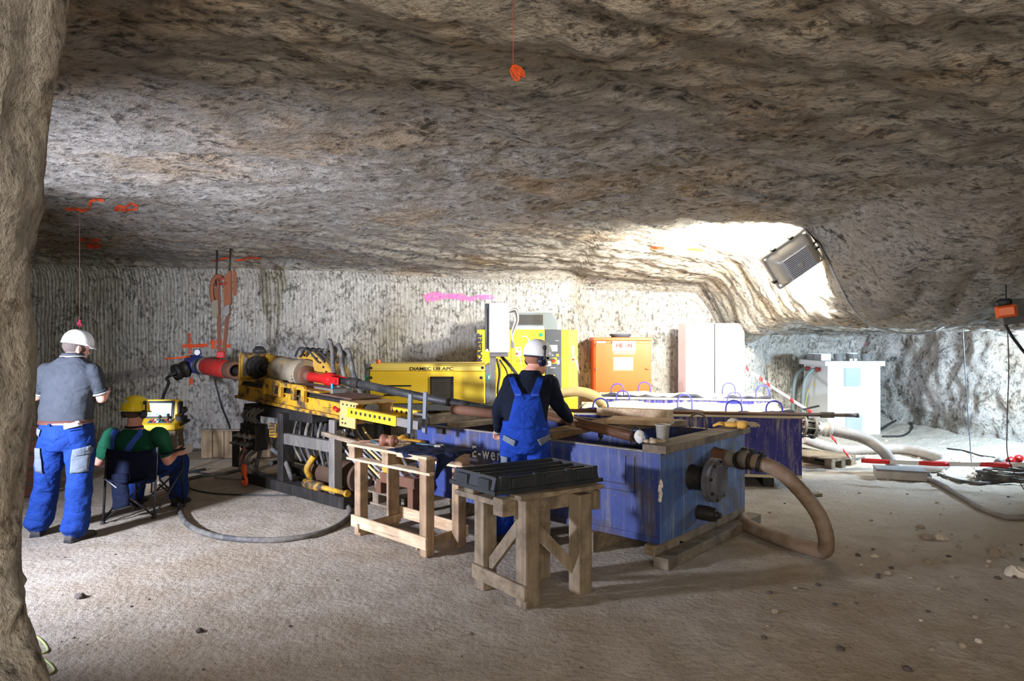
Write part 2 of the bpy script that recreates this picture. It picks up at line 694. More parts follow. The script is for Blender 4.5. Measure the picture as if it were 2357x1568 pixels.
def build_cave():
    xs = np.arange(-9.4, 9.2, 0.036)
    yc = None
    nc, na, nw = 380, 26, 80
    R = 0.42
    XX, YY, ZZ, WT = [], [], [], []
    x = xs[:, None]
    W2 = wall_y(xs, np.full_like(xs, 2.5))[:, None]
    ys = -2.2 + (np.linspace(0, 1, nc)[None, :]) * (W2 - R + 2.2)
    X1 = np.repeat(x, nc, 1)
    Z1 = ceil_z(X1, ys)
    zt = Z1[:, -1:]
    a = np.linspace(0, PI / 2, na + 1)[None, 1:]
    Y2 = (W2 - R) + R * np.sin(a)
    Z2 = zt - R + R * np.cos(a)
    X2 = np.repeat(x, na, 1)
    t = np.linspace(0, 1, nw + 1)[None, 1:]
    Z3 = (zt - R) * (1 - t) + (-0.25) * t
    X3 = np.repeat(x, nw, 1)
    Y3 = wall_y(X3, Z3)
    # keep the corner continuous with the wall below it
    d = Y3[:, :1] - Y2[:, -1:]
    Y2 = Y2 + d * np.sin(a)
    X = np.concatenate([X1, X2, X3], 1)
    Y = np.concatenate([ys, Y2, Y3], 1)
    Z = np.concatenate([Z1, Z2, Z3], 1)
    wall = np.concatenate([np.zeros(nc), np.linspace(0, 1, na), np.ones(nw)])[None, :]
    # normals by differences
    Pn = np.stack([X, Y, Z], -1)
    N = np.cross(np.gradient(Pn, axis=1), np.gradient(Pn, axis=0))
    N /= np.linalg.norm(N, axis=-1, keepdims=True) + 1e-9
    N *= np.where((N * np.array([0, -0.6, -1.0])).sum(-1) < 0, -1, 1)[..., None]
    # ceiling relief: large swells, diagonal scalloped cuts, roughness
    ca, sa = math.cos(0.42), math.sin(0.42)
    U = X * ca + Y * sa
    Vv = -X * sa + Y * ca
    wv = fbm(U * 0.5, Vv * 0.5, Z * 0.3 + 3, 3)
    sc = np.abs(np.sin(PI * (Vv / 0.62 + 0.9 * wv + 0.25 * np.sin(U * 1.3))))
    dc = 0.10 * fbm(X * 0.55, Y * 0.55, Z * 0.5, 3) + 0.060 * sc * (0.6 + 1.2 * np.clip(fbm(X * 0.4 + 9, Y * 0.4, 1, 2), -0.5, 1))
    dc = dc + 0.050 * fbm(U * 1.6, Vv * 3.2, Z, 4, 0.6) + 0.030 * fbm(U * 5, Vv * 9, Z * 5, 3, 0.6)
    # concentric tooth marks on the brow
    rr = np.sqrt((X - 2.9) ** 2 + ((Y - 7.6) * 0.9) ** 2)
    brow = smoothstep(2.9, 3.6, X) * smoothstep(4.6, 5.6, Y) * (1 - smoothstep(8.6, 9.4, Y))
    dc = dc + brow * 0.045 * np.abs(np.sin(PI * rr / 0.46 + 1.2 * fbm(X, Y, Z, 2)))
    # wall relief
    dw = 0.05 * fbm(X * 0.8, Z * 0.8, Y * 0.6 + 4, 3) + 0.018 * fbm(X * 3.5, Z * 1.3, Y, 4, 0.6) + 0.008 * fbm(X * 14, Z * 4, Y * 3, 3, 0.6)
    rough = smoothstep(4.1, 5.0, X)
    dw = dw + rough * (0.16 * fbm(X * 1.1, Z * 0.9, 7, 4, 0.6) + 0.05 * fbm(X * 5, Z * 5, 2, 3))
    # ledge lines along the top of the wall
    led = np.exp(-((wall - 0.5) / 0.35) ** 2) * 0.025 * np.abs(np.sin(X * 0.4 + wall * 9 + 0.8 * wv))
    D = dc * (1 - wall) + dw * wall + led
    Pn = Pn + N * D[..., None]
    X, Y, Z = Pn[..., 0], Pn[..., 1], Pn[..., 2]
    cut = nc + na // 2
    nu, nv = X.shape
    ce = grid_obj('ceiling', X[:, :cut + 1], Y[:, :cut + 1], Z[:, :cut + 1], M_CEIL)
    wb = grid_obj('wall_back', X[:, cut:], Y[:, cut:], Z[:, cut:], M_WALL)
    return ce, wb


CEILING, WALL_BACK = build_cave()


def side_wall(name, xfun, y0, y1, amp, mat):
    y = np.arange(y0, y1, 0.05)
    z = np.arange(-0.3, 3.6, 0.05)
    Yg, Zg = np.meshgrid(y, z, indexing='ij')
    Xg = xfun(Yg, Zg)
    Xg = Xg + amp * fbm(Yg * 0.9, Zg * 0.7, 11, 5, 0.58) + 0.3 * amp * fbm(Yg * 4, Zg * 3, 5, 4, 0.6)
    return grid_obj(name, Xg, Yg, Zg, mat)


side_wall('wall_right', lambda y, z: np.interp(y, [-2, 6.5, 8.2, 9.6, 10.6, 13.4], [8.6, 8.7, 8.3, 7.3, 7.05, 6.6]) + 0.10 * z, -2.2, 13.6, 0.22, M_SIDE)
side_wall('wall_left', lambda y, z: -8.2 + 0 * y, -2.2, 11.6, 0.2, M_SIDE)


def build_pillar():
    z = np.arange(-0.15, 3.3, 0.02)
    a = np.linspace(0, 2 * PI, 170)
    Zg, A = np.meshgrid(z, a, indexing='ij')
    # right edge (towards the room) follows the photographed outline
    py = np.array([-400, 0, 100, 200, 300, 450, 480, 520, 600, 650, 750, 800, 850, 950, 1000, 1070, 1200, 1300, 1400, 1500, 1568, 1700, 2400])
    ed = np.array([200, 160, 150, 126, 112, 100, 103, 90, 75, 68, 80, 86, 86, 80, 70, 64, 50, 50, 60, 85, 115, 150, 190])
    zz = CAMZ - (py - CY) / F * 1.62
    ex = np.interp(Zg, zz[::-1], ((ed - CX) / F * 1.62)[::-1]) - 0.02
    cx = ex - 0.62 - 0.02 * fbm(Zg * 3, A * 0, 2, 2)
    cy = 1.62 + 0 * Zg
    sgn = lambda q, p: np.sign(q) * np.abs(q) ** p
    X = cx + 0.62 * sgn(np.cos(A), 0.75)
    Y = cy + 0.42 * sgn(np.sin(A), 0.75)
    n = 0.045 * fbm(X * 2.2, Y * 2.2, Zg * 1.5, 4, 0.6) + 0.012 * fbm(X * 9, Y * 9, Zg * 6, 4, 0.6)
    X = X + n * np.cos(A)
    Y = Y + n * np.sin(A)
    # slide each level sideways so the right-hand edge keeps its true place in the room
    q = X / Y
    k = q.argmax(1)
    i = np.arange(len(k))
    yy, qq = Y[i, k], q[i, k]
    want = (np.interp(CY - (Zg[:, 0] - CAMZ) / yy * F, py, ed) - CX) / F
    X = X + ((want - qq) * yy)[:, None]
    return grid_obj('wall_pillar', X, Y, Zg, M_PIL)


PILLAR = build_pillar()


def floor_raw(x, y):
    x = np.asarray(x, float); y = np.asarray(y, float)
    z = 0.010 * fbm(x * 0.9, y * 0.9, 2, 3)
    # rubble rising towards the side drift and the right-hand wall
    z = z + 0.10 * smoothstep(4.0, 5.6, x) * smoothstep(8.6, 11.5, y)
    z = z + 0.22 * smoothstep(5.9, 7.6, x) * smoothstep(5.0, 9.5, y) ** 1.2
    z = z + 0.20 * smoothstep(12.0, 12.9, y) * smoothstep(4.0, 5.5, x)
    return z


def build_floor():
    x = np.arange(-9, 9.2, 0.035)
    y = np.arange(-2.2, 13.6, 0.035)
    X, Y = np.meshgrid(x, y, indexing='ij')
    Z = floor_raw(X, Y)
    r = smoothstep(3.4, 6.2, X + 0.22 * (Y - 5))
    Z = Z + 0.005 * fbm(X * 5, Y * 5, 4, 4, 0.6) + 0.004 * fbm(X * 13, Y * 13, 1, 3, 0.65)
    Z = Z + r * (0.030 * fbm(X * 3, Y * 3, 8, 4, 0.65) + 0.016 * np.clip(fbm(X * 9, Y * 9, 3, 3, 0.6), 0, 1))
    # trodden hollows and footprints
    Z = Z - 0.010 * np.clip(fbm(X * 3.4, Y * 2.6, 21, 2), 0.18, 0.6)
    return grid_obj('floor', X, Y, Z, M_FLOOR)


FLOOR = build_floor()


def bvh_of(o):
    return BVHTree.FromPolygons([v.co[:] for v in o.data.vertices], [tuple(p.vertices) for p in o.data.polygons])


B_CEIL, B_WALL, B_FLOOR = bvh_of(CEILING), bvh_of(WALL_BACK), bvh_of(FLOOR)


def fz(x, y):
    h = B_FLOOR.ray_cast(V((x, y, 3)), V((0, 0, -1)))
    return h[0].z if h[0] is not None else 0.0


def cz(x, y):
    h = B_CEIL.ray_cast(V((x, y, 0.5)), V((0, 0, 1)))
    return h[0].z if h[0] is not None else 3.0


def sight(px, py, bvhs=None):
    """where the line of sight through a pixel meets the rock: point and normal"""
    d = P(px, py, 1.0) - V((0, 0, CAMZ))
    d.normalize()
    best = None
    for b in (bvhs or (B_CEIL, B_WALL)):
        h = b.ray_cast(V((0, 0, CAMZ)), d)
        if h[0] is not None and (best is None or h[3] < best[3]):
            best = h
    return best


# ------------------------------------------------------------------ sprayed survey marks on the rock
def mat_spray(name, col):
    t = NT(name)
    n = t.noise(t.coord(), 30, 5, 0.7)
    t.out(t.mix(t.ramp(n, 0.5, 0.7, 0, 0.5), col, tuple(c * 0.6 for c in col)), 0.8)
    a = t.ramp(t.noise(t.coord(), 26, 5, 0.75), 0.40, 0.50, 0, 1)
    t.l(a, t.b.inputs['Alpha'])
    return t.m


M_SPRAY = mat_spray('spray_orange', srgb(240, 84, 30))
M_SPRAY_PINK = mat_spray('spray_pink', srgb(244, 110, 170))


def spray(strokes, owner, mat, label, wpx):
    """strokes: pixel polylines, laid on the rock where they are sprayed"""
    mb = MB()
    for st in strokes:
        dense = []
        for i in range(len(st) - 1):
            a, b = st[i], st[i + 1]
            n = max(2, int(math.hypot(b[0] - a[0], b[1] - a[1]) / 3))
            dense += [(a[0] + (b[0] - a[0]) * k / n, a[1] + (b[1] - a[1]) * k / n) for k in range(n)]
        dense.append(st[-1])
        rows = []
        for i, (x, y) in enumerate(dense):
            a, b = dense[max(i - 1, 0)], dense[min(i + 1, len(dense) - 1)]
            tx, ty = b[0] - a[0], b[1] - a[1]
            L = math.hypot(tx, ty) or 1
            nx, ny = -ty / L, tx / L
            row = []
            for k in (-1, -0.5, 0, 0.5, 1):
                h = sight(x + nx * k * wpx / 2, y + ny * k * wpx / 2)
                if h is None:
                    row = None
                    break
                nrm = h[1] if h[1].dot(V((0, 0, CAMZ)) - h[0]) > 0 else -h[1]
                row.append(h[0] + nrm * 0.006)
            if row:
                rows.append(row)
        if len(rows) > 1:
            mb.grid(rows)
    if mb.v:
        mb.build('spray_mark', mat, owner, label=label)


spray([[(150, 481), (175, 480), (192, 485), (205, 478), (208, 462), (222, 458), (240, 461)]], CEILING, M_SPRAY, 'orange angular line sprayed on the roof', 7)
spray([[(264, 484), (272, 472), (285, 478), (300, 468), (318, 474)], [(262, 480), (290, 484), (316, 480)], [(268, 486), (270, 474)]], CEILING, M_SPRAY, 'orange scribble sprayed on the roof', 6)
spray([[(186, 552), (200, 550)], [(206, 553), (230, 552)], [(196, 564), (234, 564)], [(200, 567), (232, 567)]], CEILING, M_SPRAY, 'short orange blot sprayed on the roof', 8)
spray([[(437, 768), (439, 815)], [(418, 797), (480, 795)], [(440, 870), (440, 886)], [(484, 790), (492, 786), (490, 804)],
       [(498, 788), (508, 784), (508, 792), (500, 800), (512, 806)], [(516, 798), (532, 796)]], WALL_BACK, M_SPRAY, 'orange survey cross and figures sprayed on the wall', 8)
spray([[(490, 601), (516, 594), (530, 592)], [(540, 599), (560, 597), (575, 592), (600, 595)]], CEILING, M_SPRAY, 'orange dashes sprayed along the top of the wall', 5)
spray([[(976, 684), (1000, 676), (1040, 684), (1060, 680), (1080, 690), (1100, 684), (1136, 684)],
       [(980, 692), (1010, 686), (1040, 680), (1070, 690)]], WALL_BACK, M_SPRAY_PINK, 'pink band sprayed on the wall', 10)
spray([[(1498, 570), (1530, 571)], [(1580, 572), (1618, 576)]], CEILING, M_SPRAY, 'orange dashes sprayed on the brightly lit roof', 7)
spray([[(1990, 791), (1994, 793)]], WALL_BACK, M_SPRAY_PINK, 'pink dot sprayed on the rock', 6)
# ------------------------------------------------------------------ materials for things
M_BLUE = mat_worn('worn_blue_paint', srgb(40, 56, 114), srgb(100, 100, 106), srgb(70, 60, 58), 0.9, 0.9, 0.5, 2.4, 0.0, 0.50)
M_BLUELIT = mat_worn('lit_worn_blue', srgb(62, 90, 146), srgb(134, 142, 152), srgb(92, 90, 90), 0.8, 0.95, 0.5, 2.6, 0.0, 0.50)  # worn blue again, lightened to paint in the light on the end face
M_BLUE2 = mat_worn('deep_blue_paint', srgb(36, 38, 124), srgb(176, 166, 146), srgb(140, 126, 104), 0.5, 0.95, 0.45, 2.2)
M_BLUEHOOK = mat_plain('blue_hook_paint', srgb(58, 60, 170), 0.5, 0, 0.3)
M_CRUST = mat_worn('mud_crust', srgb(206, 196, 166), srgb(168, 152, 120), srgb(60, 62, 150), 0.30, 0.3, 0.9)
M_TANKIN = mat_plain('tank_inside', srgb(64, 54, 40), 0.8, 0, 0.6)
M_RUST = mat_worn('rusty_steel', srgb(98, 66, 48), srgb(120, 86, 64), srgb(52, 38, 30), 0.6, 0.3, 0.75)
M_STEEL = mat_worn('dirty_steel', srgb(122, 118, 112), srgb(160, 150, 136), srgb(92, 66, 46), 0.5, 0.4, 0.5, 3, 0.6)
M_DSTEEL = mat_worn('dark_greasy_steel', srgb(42, 40, 38), srgb(92, 86, 78), srgb(66, 50, 38), 0.4, 0.3, 0.45, 4, 0.4)
M_BLACK = mat_plain('black_rubber', srgb(30, 31, 33), 0.55, 0, 0.35, srgb(96, 92, 86))
M_DUSTY = mat_plain('dusty_rubber', srgb(62, 62, 62), 0.75, 0, 0.7, srgb(138, 130, 118), 9)
M_WOOD = mat_wood('pale_pallet_wood_x', srgb(214, 190, 160), srgb(176, 146, 112), 0.35, srgb(96, 76, 56), 0)
M_WOODZ = mat_wood('pale_post_wood_z', srgb(168, 142, 114), srgb(132, 108, 82), 0.6, srgb(84, 72, 60), 2)
M_OLDWOOD = mat_wood('weathered_wood_x', srgb(150, 136, 116), srgb(110, 96, 78), 0.75, srgb(84, 74, 62), 0)
M_OLDWOODZ = mat_wood('weathered_wood_z', srgb(144, 132, 114), srgb(114, 98, 78), 0.75, srgb(82, 72, 60), 2)
M_GREYWOOD = mat_wood('muddy_grey_wood', srgb(136, 124, 108), srgb(106, 96, 82), 0.6, srgb(70, 62, 54), 0)
M_WHITE = mat_plain('white_enamel', srgb(236, 236, 232), 0.4, 0, 0.06, srgb(190, 186, 176), 4, 0.02)
M_YELLOW = mat_plain('machine_yellow', srgb(246, 208, 48), 0.4, 0, 0.10, srgb(176, 136, 40), 3, 0.03)
M_RIGYEL = mat_worn('oily_yellow_paint', srgb(184, 138, 22), srgb(118, 98, 70), srgb(58, 46, 36), 1.0, 0.9, 0.55, 4.2, 0.0, 0.45)
M_GREY = mat_plain('machine_grey', srgb(104, 108, 112), 0.5, 0, 0.15)
M_DGREY = mat_plain('panel_dark_grey', srgb(70, 74, 80), 0.5, 0, 0.1)
M_INK = mat_plain('black_ink', srgb(34, 32, 30), 0.6, 0, 0)
M_PAPER = mat_plain('white_paper', srgb(236, 234, 230), 0.8, 0, 0)
M_RED = mat_plain('glossy_red_paint', srgb(178, 26, 26), 0.28, 0, 0.25, srgb(80, 30, 26), 7)
M_ORANGE = mat_plain('orange_enamel', srgb(224, 86, 26), 0.4, 0, 0.08, srgb(200, 110, 50), 3, 0.02)
M_HOSE = mat_plain('muddy_brown_hose', srgb(120, 98, 78), 0.7, 0, 0.75, srgb(156, 146, 134), 7, 0.25)
M_CREAMHOSE = mat_plain('cream_hose', srgb(208, 176, 112), 0.5, 0, 0.35, srgb(150, 128, 92), 6)
M_GREYHOSE = mat_plain('grey_hose', srgb(128, 124, 124), 0.6, 0, 0.6, srgb(164, 156, 146), 8)
M_CLEAR = mat_plain('milky_plastic', srgb(208, 208, 208), 0.25, 0, 0.1)
M_CLEAR.node_tree.nodes['Principled BSDF'].inputs['Transmission Weight'].default_value = 0.75
M_CLEAR.node_tree.nodes['Principled BSDF'].inputs['Roughness'].default_value = 0.2
M_GREEN = mat_plain('green_sticker', srgb(20, 140, 110), 0.5, 0, 0)
M_REDINK = mat_plain('red_print', srgb(214, 50, 40), 0.6, 0, 0)


def hook_mb(c, d, w=0.16, h=0.17, r=0.012):
    """an inverted-U lifting loop standing at c, spread along d"""
    d = V(d).normalized() * (w / 2)
    c = V(c)
    pts = [c - d - V((0, 0, 0.03)), c - d + V((0, 0, h * 0.55))]
    for k in range(1, 8):
        a = PI - PI * k / 8
        pts.append(c + d * math.cos(a) + V((0, 0, h * 0.55 + h * 0.45 * math.sin(a))))
    pts += [c + d + V((0, 0, h * 0.55)), c + d - V((0, 0, 0.03))]
    return MB().tube(pts, r, 8)


# ------------------------------------------------------------------ the blue tank in front
# local frame: x along the long side (away to the left), y along the near end (away to the right)
TA = math.atan2(0.66, -0.751)
TO = V((1.115, 5.13, 0.0))
tank = thing('slurry_tank', 'open worn blue steel tank nearest the camera with a round flange on its end', 'tank', TO, TA)
# with this rotation local +x runs left/away; the end face runs along local -y (right/away)
TL, TW, TB, TT = 2.78, 1.57, 0.165, 0.845
t_ = 0.012
mb = MB()
mb.bx(0, TL, -t_, 0, TB, TT)                 # long side towards the camera
mb.bx(0, TL, -TW, -TW + t_, TB, TT)
mb.bx(TL - t_, TL, -TW, 0, TB, TT)
mb.bx(0, TL, -TW, 0, TB, TB + t_)
mb.bx(0.002, TL, 0.0, 0.012, TB, TB + 0.05)
shell = mb.build('shell', M_BLUE, tank, 0.004)
MB().bx(-0.002, t_ - 0.001, -TW, 0.0, TB, TT).build('end_plate', M_BLUELIT, tank, 0.003)
inn = MB()
inn.bx(0.02, TL - 0.02, -TW + 0.02, -0.02, TB + 0.02, TB + 0.34)
inn.build('slurry', mat_plain('brown_slurry', srgb(120, 96, 52), 0.15, 0, 0.5, srgb(70, 56, 36), 3), tank)
rim = MB()
rim.bx(0, TL, -0.035, 0.004, TT, TT + 0.012)
rim.bx(0, TL, -TW, -TW + 0.035, TT, TT + 0.012)
rim.bx(0.0, 0.035, -TW, 0, TT, TT + 0.012)
rim.bx(TL - 0.035, TL, -TW, 0, TT, TT + 0.012)
rim.build('rim', M_STEEL, tank, 0.002)
cr_ = MB()
for k in range(14):
    cr_.ell((0.004 + rnd.uniform(-0.008, 0.012), 0.003 + rnd.uniform(-0.012, 0.004), 0.50 + 0.011 * k), (rnd.uniform(.010, .018), rnd.uniform(.006, .010), rnd.uniform(.014, .022)), n=8, m=6)
cr_.build('salt_crust', mat_plain('white_salt_crust', srgb(206, 200, 192), 0.9, 0, 0.4, srgb(140, 130, 120), 20, 0.5), tank)
# welded rectangle and slots
sl = MB()
for (x0, x1, z0, z1) in ((0.22, 0.56, 0.52, 0.525), (0.22, 0.225, 0.52, 0.80), (0.30, 0.56, 0.575, 0.58), (0.30, 0.305, 0.575, 0.80)):
    sl.bx(x0, x1, 0.0, 0.004, z0, z1)
sl.build('weld_bead', M_DSTEEL, tank)
MB().bx(2.36, 2.48, -0.004, 0.006, 0.78, 0.84).build('rim_slot', M_DSTEEL, tank)
MB().bx(2.62, 2.645, -0.004, 0.006, 0.76, 0.84).build('rim_slot', M_DSTEEL, tank)
# lettering on the long side, reading left to right for the viewer (local -x)
mb = text_mb('E-wer', (1.80, 0.003, 0.605), (-1, 0, 0), (0, 0, 1), 0.105, 0.012, 0.003, 'CENTER', 1.3, 0.36)
mb.build('lettering', mat_worn('white_stencil', srgb(226, 224, 216), srgb(150, 146, 140), srgb(70, 76, 130), 0.4, 0.3), tank)
# flange on the end face (local -x side, pointing along local -x)
fy, fzz = -0.50, 0.60
fm = MB()
fm.lathe((0.0, fy, fzz), (-1, 0, 0), [(-0.01, 0.105), (0.0, 0.105), (0.02, 0.098), (0.15, 0.098), (0.17, 0.104)], 28)
nz = fm.build('nozzle', M_DSTEEL, tank, 0.002)
fm = MB()
fm.lathe((0.0, fy, fzz), (-1, 0, 0), [(0.165, 0.10), (0.165, 0.172), (0.195, 0.172), (0.195, 0.165), (0.203, 0.165), (0.203, 0.172), (0.23, 0.172), (0.232, 0.13), (0.262, 0.120), (0.275, 0.08)], 36)
fg = fm.build('blind_flange', mat_worn('grey_flange', srgb(84, 84, 92), srgb(128, 124, 120), srgb(60, 54, 50), 0.4, 0.4), tank, 0.002)
for k in range(8):
    a = 2 * PI * k / 8 + 0.2
    c = V((-0.225, fy + 0.15 * math.cos(a), fzz + 0.15 * math.sin(a)))
    MB().cyl(c, c + V((-0.022, 0, 0)), 0.013, n=6).build('bolt', M_DSTEEL, fg, 0.001)
cp = MB()
cp.lathe((0.0, -0.62, 0.295), (-1, 0, 0), [(-0.01, 0.06), (0.0, 0.06), (0.12, 0.06), (0.12, 0.056), (0.16, 0.056), (0.163, 0.03), (0.185, 0.026)], 20)
cp.box((-0.175, -0.62, 0.295), (0.05, 0.04, 0.04))
cp.build('drain_cap', M_DSTEEL, tank, 0.002)
# outlet pipe stub high on the end face: the hose is clamped on it
st = MB()
st.lathe((0.0, -0.93, 0.71), (-1, 0, 0), [(-0.01, 0.085), (0.0, 0.085), (0.03, 0.075), (0.06, 0.072), (0.10, 0.072)], 22)
st.build('outlet_stub', M_RUST, tank, 0.001)
o_ = hook_mb((0.45, -TW + 0.02, TT), (1, 0, 0), 0.17, 0.15, 0.011)
o_.build('lifting_loop', M_STEEL, tank)


def tl(x, y, z):
    """point in the front tank's frame, in the world"""
    return tank_m @ V((x, y, z))


tank_m = wm(tank)

# timbers the tank stands on
TIMB = 'timbers under the blue tank in front'


def timber(x, y0, y1, z0, z1, wdt, label, mat=M_GREYWOOD, sk=0.0):
    a, b = tl(x, y0, (z0 + z1) / 2), tl(x + sk, y1, (z0 + z1) / 2)
    m = MB().beam(a, b, wdt, z1 - z0)
    return solo('timber', m, mat, label, 'timber', TIMB, 0.006)


timber(-0.03, 0.05, -1.72, 0.0, 0.085, 0.13, 'long grey timber lying under the flanged end of the front blue tank')
timber(0.06, -0.42, -1.60, 0.087, 0.163, 0.10, 'short grey board wedged between the lower timber and the flanged end of the front tank')
timber(0.06, 0.06, -0.34, 0.087, 0.163, 0.09, 'short rusty-brown block under the near corner of the front blue tank', M_OLDWOOD)
timber(0.62, 0.06, -1.5, 0.0, 0.163, 0.11, 'pale timber crosspiece under the long side of the front blue tank', M_OLDWOOD)
timber(2.2, 0.03, -1.5, 0.0, 0.163, 0.12, 'timber crosspiece under the far left end of the front blue tank', M_OLDWOOD)

# boards lying on the tank
def tboard(a, b, wd, ht, label, mat, name='plank'):
    m = MB().beam(a, b, wd, ht)
    return solo(name, m, mat, label, 'plank', 'boards lying across the front tank', 0.004)


ZR = TT + 0.013
tboard(tl(0.02, 0.06, ZR + 0.03), tl(0.02, -TW + 0.06, ZR + 0.03), 0.20, 0.058, 'thick grey muddy plank lying along the flanged end of the front tank', M_GREYWOOD)
tboard(tl(1.12, 0.02, ZR + 0.022), tl(1.30, -1.62, ZR + 0.022), 0.26, 0.042, 'wide wet brown board across the front tank just right of the man', mat_wood('wet_board', srgb(120, 96, 66), srgb(90, 70, 48), 0.5, srgb(50, 40, 30), 0))
tboard(tl(2.62, 0.02, ZR + 0.045), tl(2.58, -1.62, ZR + 0.045), 0.13, 0.088, 'squared timber across the far left end of the front tank', M_OLDWOOD)
tboard(tl(2.24, 0.0, ZR + 0.02), tl(2.12, -1.60, ZR + 0.02), 0.20, 0.038, 'brown board across the front tank left of the man', M_OLDWOOD)
tboard(tl(1.62, -1.60, ZR + 0.075), tl(0.70, -1.45, ZR + 0.12), 0.11, 0.085, 'pale tilted beam resting along the far rim of the front tank', M_WOOD)
tboard(tl(1.05, -0.92, ZR + 0.086), tl(0.50, -1.12, ZR + 0.086), 0.30, 0.045, 'short pale board lying on the boards over the front tank', M_WOOD)
tboard(tl(0.95, -0.85, ZR + 0.030), tl(0.64, -1.62, ZR + 0.030), 0.12, 0.055, 'support board beneath the short pale board on the front tank', M_OLDWOOD)

# core barrel trough lying over the tank, held by the man
TR0, TR1 = P(1212, 942, 6.72), P(1462, 1004, 5.62)
core = thing('core_tube', 'long dark brown split core tube lying over the front tank under the man\'s hand', 'core tube', (TR0 + TR1) / 2)
m = MB()
d_ = (TR1 - TR0).normalized()
sd = d_.cross(V((0, 0, 1))).normalized()
upv = sd.cross(d_)
arc = [V(TR0) for _ in range(1)]
rows = []
for q in (TR0, TR1):
    row = []
    for k in range(13):
        a = PI + PI * k / 12
        row.append(q + sd * (0.052 * math.cos(a)) + upv * (0.052 * math.sin(a)))
    for k in range(12, -1, -1):
        a = PI + PI * k / 12
        row.append(q + sd * (0.045 * math.cos(a)) + upv * (0.045 * math.sin(a)))
    rows.append(row)
m.loft(rows)
m.build('half_shell', M_RUST, core, world=True)
m = MB().cyl(TR0 + d_ * 0.01 - upv * 0.004, TR1 - d_ * 0.02 - upv * 0.004, 0.043, n=16)
m.build('core', mat_plain('wet_core', srgb(92, 62, 44), 0.35, 0, 0.6, srgb(50, 36, 28), 5), core, world=True)
m = MB()
mid = TR0.lerp(TR1, 0.72)
m.cyl(mid - V((0, 0, 0.05)), mid - V((0, 0, 0.085)), 0.022, n=12)
m.cyl(mid - V((0, 0, 0.085)), mid - V((0, 0, 0.16)), 0.012, n=10)
m.build('drip_nozzle', M_BLACK, core, world=True)

# litter on the near corner of the plank
pb = TR1 + d_ * 0.05
lump_ = MB().ell((0, 0, 0), (0.042, 0.04, 0.05), n=22, m=16)
lump_.v = [p * (1 + 0.35 * mnoise.noise(p * 28) + 0.2 * abs(mnoise.noise(p * 60))) for p in lump_.v]
tag(lump_.build('plastic_wrap', mat_plain('crumpled_white_plastic', srgb(214, 212, 206), 0.35, 0, 0.3, srgb(150, 146, 140), 30, 0.6), None), 'crumpled white plastic wrap stuffed into the end of the core tube', 'plastic wrap').location = pb + V((0, 0, 0.005))
rng_ = MB().tube([pb + upv * (0.075 * math.cos(a)) + sd * (0.06 * math.sin(a)) - d_ * 0.05 for a in [2 * PI * k / 20 for k in range(20)]], 0.008, 8, closed=True)
solo('rubber_ring', rng_, M_BLACK, 'black rubber ring hung around the end of the core tube', 'ring')


def tub(c, r0, r1, h, mat, name, label, cat, group=None, n=24):
    m = MB()
    m.lathe(c, (0, 0, 1), [(0.0, r0), (h, r1), (h, r1 + 0.005), (h - 0.006, r1 + 0.005), (h - 0.006, r1 - 0.003), (0.004, r0 - 0.003)], n)
    return solo(name, m, mat, label, cat, group)


tub(tl(0.09, -0.20, ZR + 0.061), 0.045, 0.056, 0.125, mat_plain('cloudy_cup', srgb(176, 172, 164), 0.35, 0, 0.6, srgb(130, 122, 110), 12), 'sample_cup', 'muddy clear plastic cup on the near corner of the grey plank', 'cup')
lump = MB()
for k in range(9):
    lump.ell(tl(0.10 + rnd.uniform(-0.06, 0.05), -0.08 + rnd.uniform(-0.05, 0.05), ZR + 0.066), (rnd.uniform(.02, .04), rnd.uniform(.02, .035), rnd.uniform(.012, .026)), n=8, m=6)
solo('salt_lump', lump, mat_plain('salt_crumbs', srgb(176, 160, 136), 0.6, 0, 0.6, srgb(110, 84, 58), 20, 0.5), 'brownish heap of wet salt crumbs beside the plastic cup', 'salt lump')

# work gloves on the far corner of the plank
def glove(c, ang, mat, label):
    g = MB(Matrix.Translation(c) @ rotz(ang))
    g.ell((0, 0, 0.028), (0.075, 0.05, 0.026), n=14, m=8)
    for k in range(4):
        y = -0.036 + 0.024 * k
        g.tube([(0.05, y, 0.03), (0.10, y * 1.2, 0.034), (0.135 + 0.01 * (k % 2), y * 1.3, 0.012)], [0.014, 0.013, 0.010], 8)
    g.tube([(0.0, -0.045, 0.03), (0.05, -0.08, 0.03), (0.075, -0.085, 0.018)], [0.016, 0.014, 0.011], 8)
    g.tube([(-0.06, 0, 0.03), (-0.11, 0, 0.03), (-0.14, 0.0, 0.02)], [0.034, 0.038, 0.03], 10)
    return solo('work_glove', g, mat, label, 'glove', 'work gloves on the plank')


glove(tl(0.02, -1.30, ZR + 0.060), 2.7, mat_cloth('ochre_glove', srgb(216, 168, 84)), 'ochre work glove on the far end of the grey plank')
glove(tl(-0.02, -1.47, ZR + 0.060), -0.9, mat_cloth('pale_glove', srgb(186, 172, 146)), 'pale muddy work glove hanging off the far corner of the grey plank')

